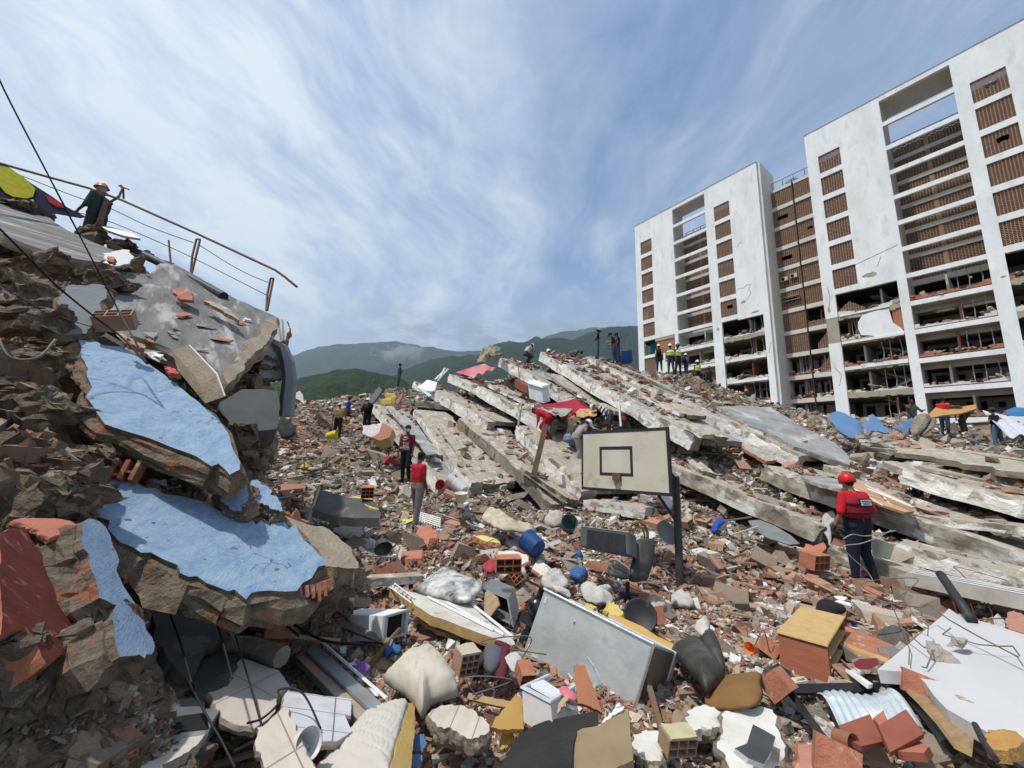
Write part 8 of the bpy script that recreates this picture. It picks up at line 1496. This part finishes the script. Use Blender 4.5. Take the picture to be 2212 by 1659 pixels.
pole((*vA(882, 935), 11.0), (*vA(788, 1325), 10.6), .10, mat('weathered_timber', (.16, .11, .07), (.10, .07, .045), 4, .9, .5, 20), 'thick brown timber prop leaning left of the seated person', 'timber_prop', 4)
pole((*vA(703, 770), 13.6), (*vA(678, 945), 13.4), .045, CONC, 'grey upright pole left of the red awning', 'pole'); pole((*vA(1422, 760), 13.6), (*vA(1438, 945), 13.4), .035, WHITE_W, 'white thin pole above the backboard', 'pole')
pole((*vA(675, 465), 17.5), (*vA(690, 620), 17.3), .025, WOOD, 'thin stick standing behind the brown drawer chest', 'stick')
for a, b, lab in (((60, 600), (125, 540), 'leftmost'), ((80, 610), (160, 520), 'middle'), ((100, 590), (135, 515), 'rightmost')): pole((*vA(*a), 19.0), (*vA(*b), 19.2), .05, WHITE_W, lab + ' of three white splintered laths on the crest', 'lath')
wire([(*vQ(20, 180), 15), (*vQ(180, 360), 14), (*vQ(320, 480), 13.2)], .02, 'dark cord holding the left corner of the awning'); wire([(*vQ(890, 25), 16), (*vQ(1050, 160), 15), (*vQ(1320, 330), 14.2)], .015, 'cord along the right edge of the awning')
def vessel(name, px, py, d, r, h, rot, m, label, cat, prof=None):
    M_ = Matrix.Translation(at(px, py, d)) @ Matrix.Rotation(R(rot[2]), 4, 'Z') @ Matrix.Rotation(R(rot[0]), 4, 'X') @ Matrix.Rotation(R(rot[1]), 4, 'Y')
    return thing_mesh(name, lambda bm: lathe(bm, prof or [(0, 0), (r * .8, 0), (r * .83, .01), (r, h * .95), (r * 1.05, h), (r * .97, h * .99), (r * .78, .02), (0, .018)], 20, M_), m, label, cat, True)
PLB = flat('blue_plastic', (.015, .06, .21), .5); PLR = flat('bright_red_plastic', (.40, .03, .03), .5)
vessel('water_drum', *vA(1483, 475), 20.4, .29, .62, (0, 0, 0), PLB, 'blue drum with white lid on the slab beside the people in black', 'drum', [(0, 0), (.27, 0), (.29, .03), (.29, .58), (.30, .60), (.29, .66), (0, .67)])
vessel('bucket', *vE(600, 690), 6.5, .17, .30, (-70, 0, 40), PLB, 'blue bucket lying on its side in front of the television', 'bucket'); vessel('bucket', *vC(1580, 150), 9.3, .11, .2, (70, 0, 20), PLR, 'red plastic bucket lying right of the red shirted person', 'bucket')
vessel('bucket', *vC(1770, 280), 8.3, .13, .18, (8, 0, 0), MATS['ivory'], 'ivory pot standing below the white buckets', 'pot'); vessel('bucket', *vC(1800, 190), 9.0, .14, .30, (-60, 0, 60), flat('white_plastic', (.66, .65, .62), .4), 'white bucket lying in front of the leftmost slab fan', 'bucket')
vessel('bucket', *vC(1745, 140), 9.4, .14, .28, (-60, 0, 70), MATS['white_plastic'], 'second white bucket nested behind the first', 'bucket'); vessel('bucket', *vB(615, 1190), 14.5, .16, .34, (0, 75, 10), flat('yellow_plastic', (.60, .50, .02), .35), 'yellow bucket lying on the rubble behind the tan top person', 'bucket')
vessel('plant_pot', *vE(855, 500), 7.6, .15, .22, (55, 0, 0), flat('dark_green', (.035, .07, .055), .5), 'dark green pot opening towards us above the television', 'pot'); vessel('fan_cover', *vE(1690, 555), 6.9, .19, .06, (62, 0, 20), flat('grey_plastic', (.20, .20, .18), .5), 'round grey ribbed lid left of the backboard post', 'lid')
vessel('pan_lid', *vE(1480, 1270), 4.7, .17, .05, (60, 0, -20), BLACK, 'round black lid behind the black sofa part', 'lid'); vessel('helmet_shell', *vC(1090, 640), 6.4, .13, .12, (120, 0, 30), flat('black_gloss', (.05, .055, .06), .2), 'dark glossy round pot in the brick rubble left of the foreground', 'pot')
vessel('orange_cap', *vG(215, 545), 4.0, .05, .09, (70, 0, -60), flat('orange_plastic', (.65, .16, .02), .35), 'orange plastic tube end near the cabinet', 'tube'); vessel('wooden_ring', *vG(820, 1190), 2.75, .055, .10, (80, 0, 20), flat('round_wood', (.28, .13, .07), .5), 'small round wooden can left of the red tiles', 'can')
vessel('white_jug', *vN(2160, 1290), 2.35, .07, .16, (60, 0, 60), flat('white_plastic', (.66, .65, .62), .4), 'white jug lying on the white floor tiles', 'jug')
BX = lambda nm, O, A, B, C, m, lab, cat: thing_mesh(nm, lambda bm: fbox(bm, frame3(O, A, B, C), (0, 0, 0), (1, 1, 1)), m, lab, cat, bevel=.01)
co_ = BX('cool_box', (*vA(748, 625), 16.2), (*vA(852, 660), 15.9), (*vA(760, 738), 16.1), (*vA(800, 615), 16.8), flat('white_box', (.60, .61, .62), .4), 'white cooling box standing between two leaning slabs', 'cool box'); sub('lid', lambda bm: fbox(bm, frame3((*vA(744, 612), 16.15), (*vA(856, 648), 15.85), (*vA(745, 627), 16.1), (*vA(800, 600), 16.8)), (0, 0, 0), (1, .9, 1)), ENAM, co_)
BX('drawer_chest', (*vA(650, 600), 16.9), (*vA(745, 648), 16.5), (*vA(655, 660), 16.8), (*vA(680, 590), 17.4), MATS['mahogany'], 'small reddish wooden chest left of the white cooling box', 'chest')
ac_ = BX('armchair', (*vB(1075, 875), 18.6), (*vB(1170, 870), 18.4), (*vB(1080, 915), 18.5), (*vB(1090, 855), 19.3), flat('yellow_velvet', (.42, .33, .07), .9), 'yellow velvet armchair on the crest behind the leftmost slabs', 'armchair')
sub('backrest', lambda bm: fbox(bm, frame3((*vB(1115, 825), 19.2), (*vB(1205, 830), 19.0), (*vB(1115, 875), 19.1), (*vB(1120, 815), 19.6)), (0, 0, 0), (1, 1, 1)), MATS['yellow_velvet'], ac_, bevel=.05); sub('armrest', lambda bm: fbox(bm, frame3((*vB(1165, 850), 18.5), (*vB(1205, 850), 18.4), (*vB(1170, 918), 18.4), (*vB(1180, 835), 19.1)), (0, 0, 0), (1, 1, 1)), MATS['yellow_velvet'], ac_, bevel=.05)
PL = lambda nm, cv, pts, refs, th, m, lab, cat, **k: plate(nm, [cv(*p) for p in pts], [(*cv(*a), b) for a, b in refs], th, m if isinstance(m, list) else [m, m], lab, cat, **k)
PL('dark_door', vB, ((968, 892), (1062, 758), (1092, 790), (1010, 905)), (((968, 892), 18.8), ((1062, 758), 19.3), ((1092, 790), 18.8)), .08, flat('slate_door', (.10, .10, .105)), 'dark grey door leaning left of the yellow armchair', 'door')
PL('white_board', vB, ((1395, 770), (1480, 700), (1565, 722), (1545, 790), (1500, 800)), (((1395, 770), 18.3), ((1565, 722), 18.6), ((1500, 800), 17.8)), .08, WHITE_W, 'white bent board on the crest right of the lone standing person', 'board')
PL('white_board', vB, ((1405, 775), (1425, 765), (1520, 835), (1490, 845)), (((1405, 775), 18.0), ((1520, 835), 17.6), ((1490, 845), 17.5)), .05, flat('pale_blue_board', (.50, .56, .60)), 'narrow pale blue board below the white bent one', 'board')
BLP = mat('blue_panel', (.12, .24, .44), (.16, .29, .48), 2, .7, .2, 10, c3=(.30, .36, .45), thr=.7)
for pts, lab, d in ((((940, 188), (960, 184), (1022, 177), (1100, 215), (1150, 240), (1168, 290), (1150, 345), (1110, 350), (1075, 345), (1010, 300), (960, 240)), 'large sky blue painted wall shard at the left of the blue group', 14.8), (((1160, 236), (1180, 230), (1212, 255), (1208, 215), (1230, 193), (1270, 225), (1300, 270), (1362, 305), (1330, 318), (1225, 300), (1200, 335)), 'jagged blue wall shard in the middle of the blue group', 14.6), (((1350, 282), (1400, 262), (1430, 285), (1410, 245), (1490, 220), (1480, 280), (1440, 330), (1420, 300)), 'light blue shard with torn notch at the right of the blue group', 15.0), (((1510, 320), (1530, 280), (1560, 262), (1540, 300)), 'narrow light blue sliver right of the blue group', 15.2)):
    plate('blue_shard', [vH(*p) for p in pts], ((*vH(*pts[0]), d), (*vH(pts[0][0] + 300, pts[0][1]), d + .3), (*vH(pts[0][0], pts[0][1] - 150), d + .55)), .08, [BLP, CONC], lab, 'wall shard', jag=.02)
for i, pts in enumerate((((1480, 325), (1490, 240), (1520, 200), (1560, 195), (1590, 225), (1560, 290), (1520, 340)), ((1530, 340), (1560, 280), (1600, 225), (1635, 235), (1600, 300), (1560, 335)))):
    lump('bent_column', [vH(*p) for p in pts], ((*vH(*pts[0]), 14.4), (*vH(pts[0][0] + 200, pts[0][1]), 14.5), (*vH(pts[0][0], pts[0][1] - 120), 14.8)), .25, CONC_D, ('upright crumbling concrete stump beside the light blue shard', 'second leaning concrete stump with bent rods')[i], 'concrete stump', wr=.10, wf=3.5, smooth=False)
PL('plywood_sheet', vH, ((1590, 200), (1640, 150), (1690, 165), (1900, 132), (1902, 160), (1800, 190), (1700, 200), (1600, 220)), (((1590, 200), 17.6), ((1900, 140), 17.4), ((1640, 150), 18.4)), .05, mat('varnished_ply', (.42, .24, .09), (.34, .18, .06), 3, .6, .2, 12), 'long brown plywood sheet held by the person in red t-shirt', 'plywood')
sheet('white_sheet', ((*vH(1940, 170), 17.2), (*vH(2100, 205), 16.6), (2300, 958, 14.5), (*vH(2095, 330), 15.6)), flat('white_tarp', (.50, .51, .56)), 'white plastic sheet sloping behind the person in black vest', 'plastic sheet', .1, .12)
sheet('blue_parasol', ((*vH(2060, 185), 17.6), (*vH(2150, 150), 18.4), (2330, 905, 17.5), (*vH(2120, 205), 16.8)), flat('blue_canvas', (.03, .15, .34)), 'blue and green canvas at the right edge behind the person in black vest', 'canvas', -.2, .02)
sheet('pink_parasol', ((*vB(528, 955), 30), (*vB(585, 918), 32), (*vB(655, 955), 30), (*vB(590, 975), 28)), cmat((.42, .12, .18)), 'faded pink parasol far behind at the foot of the green hill', 'parasol', -.3, .02)
PL('dark_box', vC, ((500, 192), (545, 172), (790, 240), (1010, 262), (1062, 330), (1060, 420), (880, 420), (700, 412), (480, 340)), (((500, 192), 8.0), ((1062, 330), 7.3), ((700, 412), 7.1)), .18, [mat('dark_appliance', (.075, .078, .075), (.05, .052, .05), 3, .6, .3, 15, c3=(.14, .12, .09), thr=.62), MATS['dusty_grey']], 'large dark grey appliance panel half buried left of the red shirted person', 'appliance panel', jag=.006)
PL('yellow_foam', vC, ((790, 238), (860, 232), (1000, 250), (1045, 285), (1060, 350), (980, 330), (900, 270)), (((790, 238), 7.75), ((1060, 350), 7.2), ((980, 330), 7.25)), .05, MATS['yellow_foam'], 'yellowish foam on the edge of the dark appliance panel', 'foam', jag=.01)
pole((*vC(545, 152), 7.9), (*vC(447, 450), 7.2), .032, MATS['armrest_grey'], 'light grey strip leaning on the dark appliance panel', 'strip', 4)
lump('torn_mattress', [vE(*p) for p in ((105, 430), (150, 360), (220, 350), (300, 385), (420, 460), (560, 505), (550, 555), (420, 545), (280, 530), (180, 480))], ((*vE(105, 430), 7.6), (*vE(560, 505), 6.9), (*vE(220, 350), 8.0)), .08, mat('torn_fabric', (.50, .45, .35), (.30, .25, .17), 5, .9, .5, 12, c3=(.36, .30, .14), thr=.66, s3=3), 'torn cream mattress roll with a yellow underside in the middle of the rubble', 'mattress', wr=.06, wf=5, fold=.8)
crate = thing_mesh('plastic_crate', lambda bm: [tube(bm, [at(*vC(1425 + i * 21, 375 + i * 6), 7.6), at(*vC(1415 + i * 21, 450 + i * 10), 7.3)], .012, 4) for i in range(9)] + [tube(bm, [at(*vC(1425, 375 + j * 16), 7.6 - j * .05), at(*vC(1595, 425 + j * 18), 7.4 - j * .05)], .012, 4) for j in range(5)], MATS['white_plastic'], 'white plastic lattice crate beside the red shirted person', 'crate')
PL('red_board', vB, ((1205, 890), (1255, 820), (1275, 818), (1250, 870), (1225, 915)), (((1205, 890), 16.9), ((1265, 818), 17.2), ((1225, 915), 16.6)), .05, flat('faded_red', (.28, .09, .07)), 'faded red board leaning at the crest right of the armchair', 'board')
PL('overturned_chest', vB, ((1000, 1200), (1060, 1160), (1090, 1068), (1185, 1125), (1150, 1200), (1070, 1225)), (((1000, 1200), 13.2), ((1090, 1068), 14.2), ((1185, 1125), 13.4)), .3, [MATS['orange_brown_board'], CHIP], 'overturned brown chest behind the person in maroon shirt', 'chest', jag=.01)
cloth([vB(*p) for p in ((200, 1060), (230, 1030), (280, 1050), (330, 1110), (340, 1170), (280, 1205), (220, 1190), (190, 1120))], 'black and green clothes pile at the foot of the left ruin', mat('black_green', (.012, .014, .013), (.02, .02, .02), 2, .9, .3, 20, c3=(.03, .30, .06), thr=.60, s3=2.0), .2, .2)
cloth([vB(*p) for p in ((1110, 1375), (1150, 1365), (1190, 1400), (1240, 1440), (1180, 1440), (1120, 1420))], 'red cloth lying left of the person in maroon shirt', cmat((.40, .02, .04)), .1, .15)
cloth([vA(*p) for p in ((450, 1020), (520, 1010), (600, 1040), (640, 1080), (600, 1110), (520, 1090))], 'pinkish white cloth heap on the slab fan', cmat((.58, .48, .50)), .12, .5)
cloth([vE(*p) for p in ((1630, 240), (1700, 225), (1750, 280), (1745, 340), (1680, 330))], 'pale pink and blue rag under the backboard corner', mat('pink_blue_rag', (.60, .46, .50), (.30, .36, .50), 6), .06, .2)
cloth([vE(*p) for p in ((2085, 520), (2130, 440), (2160, 425), (2212, 460), (2160, 500), (2130, 545))], 'bright blue crumpled rag right of the post', cmat((.02, .07, .35)), .06, .15)
PL('lattice_gate', vB, ((920, 1100), (1050, 1080), (1100, 1070), (1080, 1180), (990, 1195), (920, 1170)), (((920, 1100), 15), ((1100, 1070), 15.3), ((990, 1195), 14.2)), .03, mat('white_grid', (.62, .58, .58), (.30, .22, .22), 9, .8, .3, 20), 'white wire shelf with broken fragments behind the maroon shirted person', 'wire shelf', jag=.02)
for a, b, lab in (((1350, 1030), (1640, 1375), 'grey metal sheet strip between the two leftmost slabs'), ): PL('roof_sheet', vB, ((1180, 1000), (1290, 1020), (1400, 1130), (1560, 1300), (1570, 1340), (1480, 1350), (1370, 1210)), (((1180, 1000), 16.6), ((1560, 1300), 12.6), ((1370, 1210), 13.4)), .04, CONC_G, lab, 'metal sheet', jag=.03)
KEEP = [(1290, 1390, 130), (1400, 1480, 90), (1750, 1420, 90), (1850, 1180, 90), (1310, 1170, 60), (1390, 1200, 60), (1471, 1260, 40), (900, 1110, 70), (870, 1020, 50), (2060, 1480, 150), (1800, 1560, 100), (1550, 1400, 80), (1600, 1490, 60), (910, 1480, 90), (800, 1570, 110), (1200, 1560, 120), (1620, 1600, 90),
        (560, 1540, 110), (360, 1550, 110), (640, 1510, 90), (720, 1400, 90), (790, 1350, 70), (960, 1310, 110), (740, 1100, 80), (1020, 1520, 60), (1960, 1540, 90), (330, 860, 130), (470, 1150, 170), (240, 1280, 60), (80, 1260, 110), (350, 1000, 140), (300, 700, 90)]
def kept(x, y, z):
    u, v = topx(Vector((x, y, z))); return any((u - a) ** 2 + (v - b) ** 2 < c * c for a, b, c in KEEP)
def scat_things(name, n, protos, dimf, colf, label, cat, group, reg=(-60, 2270, 900, 1700), tilt=.5, lift=.3, m=None, seed=1, left=False):
    n = int(n * 1.3); x, y, z, r_ = sample(n * 4, *reg); k = (L(x, y) < G(x, y)) if not left else (L(x, y) > G(x, y)); x, y, z, r_ = x[k][:n], y[k][:n], z[k][:n], r_[k][:n]; n = len(x); RMs = rotmats(n, tilt); mes = []
    for i, (V, F_) in enumerate(protos):
        for c in range(3):
            me = me_from(name, V.tolist(), F_.tolist()); col = colf(i * 3 + c)
            at_ = me.color_attributes.new('Col', 'FLOAT_COLOR', 'POINT'); at_.data.foreach_set('color', np.tile(np.array([*col, 1.0], np.float32), len(V))); me.materials.append(m or DEB); mes.append(me)
    for i in range(n):
        if kept(x[i], y[i], z[i]): continue
        o = bpy.data.objects.new(name, mes[rng.integers(0, len(mes))]); COL.objects.link(o); d3 = dimf(r_[i]); M_ = Matrix(RMs[i].tolist()).to_4x4() @ Matrix.Diagonal((*d3, 1)); M_.translation = (x[i], y[i], z[i] + d3[2] * lift); o.matrix_world = M_; tag(o, label, cat, group)
U_ = lambda a, b: float(rng.uniform(a, b))
def dimc(lo, hi, fz, mx=.6):
    return lambda r_: (lambda s: (s * U_(.9, 1.5), s * U_(.6, 1.0), s * fz * U_(.7, 1.3)))(min(mx, U_(lo, hi) / FPX * r_ * (1 if r_ > 3.5 else .8)))
scat_things('brick_fragment', 225, CH[:5], dimc(15, 40, .55, .34), lambda i: pick('brick', 1)[0], 'broken piece of red clay brick lying in the rubble field', 'brick fragment', 'broken brick pieces in the rubble')
scat_things('concrete_chunk', 225, CH[5:], dimc(15, 44, .6, .5), lambda i: pick('dust', 1)[0], 'dusty grey beige concrete chunk lying in the rubble field', 'concrete chunk', 'concrete chunks in the rubble')
scat_things('plaster_fragment', 130, SH[:4], dimc(24, 60, .14, .4), lambda i: pick('white', 1)[0], 'flat white plaster or tile fragment lying in the rubble field', 'plaster fragment', 'flat white fragments in the rubble')
scat_things('board_scrap', 90, SH[4:], dimc(40, 95, .05, .6), lambda i: [(.30, .17, .08), (.22, .12, .06), (.42, .30, .17), (.10, .10, .10), (.30, .31, .31)][i % 5], 'torn scrap of board or sheet lying in the rubble field', 'board scrap', 'board scraps in the rubble', tilt=.7)
PKP = [(np.array([(a, b, c) for a in (-.5, .5) for b in (-.5, .5) for c in (-.5, .5)], float) * 1.0, np.array([(0, 1, 3), (0, 3, 2), (4, 6, 7), (4, 7, 5), (0, 4, 5), (0, 5, 1), (2, 3, 7), (2, 7, 6), (0, 2, 6), (0, 6, 4), (1, 5, 7), (1, 7, 3)]))]
scat_things('wooden_lath', 110, PKP, lambda r_: (min(1.6, U_(60, 170) / FPX * r_), min(.05, U_(5, 10) / FPX * r_), .025), lambda i: [(.42, .30, .18), (.24, .16, .09), (.58, .56, .52)][i], 'loose wooden lath or strip lying across the rubble field', 'lath', 'loose laths in the rubble', tilt=.35, lift=2.5)
def rough_proto(k):
    V, F_ = CH[k]; bm = bmesh.new(); vs = [bm.verts.new(v) for v in V.tolist()]
    for f in F_: bm.faces.new([vs[i] for i in f])
    for c in (2, 1): bmesh.ops.subdivide_edges(bm, edges=bm.edges[:], cuts=c, use_grid_fill=True); bmesh.ops.triangulate(bm, faces=bm.faces[:])
    P = np.array([v.co[:] for v in bm.verts]); F2_ = np.array([[v.index for v in f.verts] for f in bm.faces]) if not bm.verts.index_update() else 0; bm.free()
    return P + np.stack([fbm(P[:, 0] * 2.3 + 9 * j + k, P[:, 1] * 2.3, P[:, 2] * 2.3 + j, 5, j, .65) - .5 for j in range(3)], 1) * .75, F2_
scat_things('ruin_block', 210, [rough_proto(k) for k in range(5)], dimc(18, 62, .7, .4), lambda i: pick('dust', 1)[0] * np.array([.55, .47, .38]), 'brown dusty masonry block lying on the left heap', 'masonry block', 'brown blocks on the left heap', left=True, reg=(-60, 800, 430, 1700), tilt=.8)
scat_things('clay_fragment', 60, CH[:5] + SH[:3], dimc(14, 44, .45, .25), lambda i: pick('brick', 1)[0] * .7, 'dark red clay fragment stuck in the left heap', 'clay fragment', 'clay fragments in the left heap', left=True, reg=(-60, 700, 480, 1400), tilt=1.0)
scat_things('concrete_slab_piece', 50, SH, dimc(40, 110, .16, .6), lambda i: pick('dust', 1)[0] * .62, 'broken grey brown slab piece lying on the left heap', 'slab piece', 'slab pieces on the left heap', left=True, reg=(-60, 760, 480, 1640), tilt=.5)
rc_ = random.Random(3)
for i in range(46):
    x, y = rc_.uniform(640, 2190), rc_.uniform(1010, 1640); s = rc_.uniform(9, 26) * (1 + (y - 1000) / 900); c = rc_.choice([(.48, .46, .43)] * 4 + [(.03, .03, .035), (.05, .12, .30), (.40, .05, .06), (.45, .40, .34), (.52, .56, .60), (.30, .22, .15)])
    pts = [(x + math.cos(a) * s * rc_.uniform(.6, 1.3), y + math.sin(a) * s * .55 * rc_.uniform(.6, 1.2)) for a in [2 * math.pi * k / 8 for k in range(8)]]
    dd = gd(x, y, .08)
    if not kept(*at(x, y, dd)): lump('rag', pts, ((x, y, dd), (x + 20, y, dd), (x, y - 20, dd * 1.06)), s / FPX * dd * .5, cmat(c), 'crumpled rag or plastic bag lying in the rubble field', 'rag', wr=s / FPX * dd * .35, wf=16, rings=7, sub=1, fold=.9, seed=i, group='rags and bags in the rubble')
for i in range(30):
    x, y = rc_.uniform(640, 2150), rc_.uniform(1040, 1600)
    if not kept(*at(x, y, gd(x, y, .08))): hbrick(x, y, gd(x, y, .08), (rc_.uniform(-80, 80), rc_.uniform(-30, 30), rc_.uniform(0, 180)), rc_.choice(['33', '23', '22']), 'red hollow brick lying loose in the rubble field', rc_.random() < .3, rc_.uniform(.6, 1.0), group='loose hollow bricks in the rubble')
for i in range(16):
    x, y = rc_.uniform(700, 2150), rc_.uniform(1150, 1600); d_ = gd(x, y, .12); wire([(x, y, d_), (x + rc_.uniform(-60, 60), y - rc_.uniform(5, 70), d_), (x + rc_.uniform(-90, 90), y - rc_.uniform(-20, 60), d_), (x + rc_.uniform(-130, 130), y + rc_.uniform(-50, 30), d_)], .004 + .001 * d_ * .3, 'thin bent wire or bar sticking out of the rubble field', MATS['old_bar'], 'bent_wire', 'wire')['group'] = 'bent wires in the rubble'
bm = bmesh.new(); box(bm, (-14000, -60, -41), (14000, 13500, 3300)); hz = bm_done('haze', bm)
hm_ = bpy.data.materials.new('haze'); hm_.use_nodes = True; t = NT(hm_.node_tree)
vol = t.n('ShaderNodeVolumePrincipled', {'Color': (.62, .76, .95, 1), 'Density': HAZE_D, 'Anisotropy': .2})
t.n('ShaderNodeOutputMaterial', {1: vol.outputs[0]}); hz.data.materials.append(hm_); tag(hz, kind='stuff')
cc_ = at(862, 764, 5200); bm = bmesh.new(); bmesh.ops.create_icosphere(bm, subdivisions=3, radius=1)
bmesh.ops.transform(bm, matrix=Matrix.Diagonal((430, 260, 150, 1)), verts=bm.verts); cw = bm_done('cloud', bm); cw.location = cc_
cm_ = bpy.data.materials.new('cloud'); cm_.use_nodes = True; t = NT(cm_.node_tree)
oc = t.n('ShaderNodeTexCoord').outputs['Object']; ln = t.n('ShaderNodeVectorMath', {0: t.mapping(oc, scale=(1 / 430, 1 / 260, 1 / 150))}, operation='LENGTH').outputs['Value']
de = t.math('MULTIPLY', t.ramp(t.math('SUBTRACT', t.noise(oc, .006, 7, .6), t.math('MULTIPLY', ln, .30)), [(.30, 0.), (.42, 1.)]), .006)
t.n('ShaderNodeOutputMaterial', {1: t.n('ShaderNodeVolumePrincipled', {'Color': (.9, .93, .96, 1), 'Density': de}).outputs[0]}); cw.data.materials.append(cm_); tag(cw, kind='stuff')
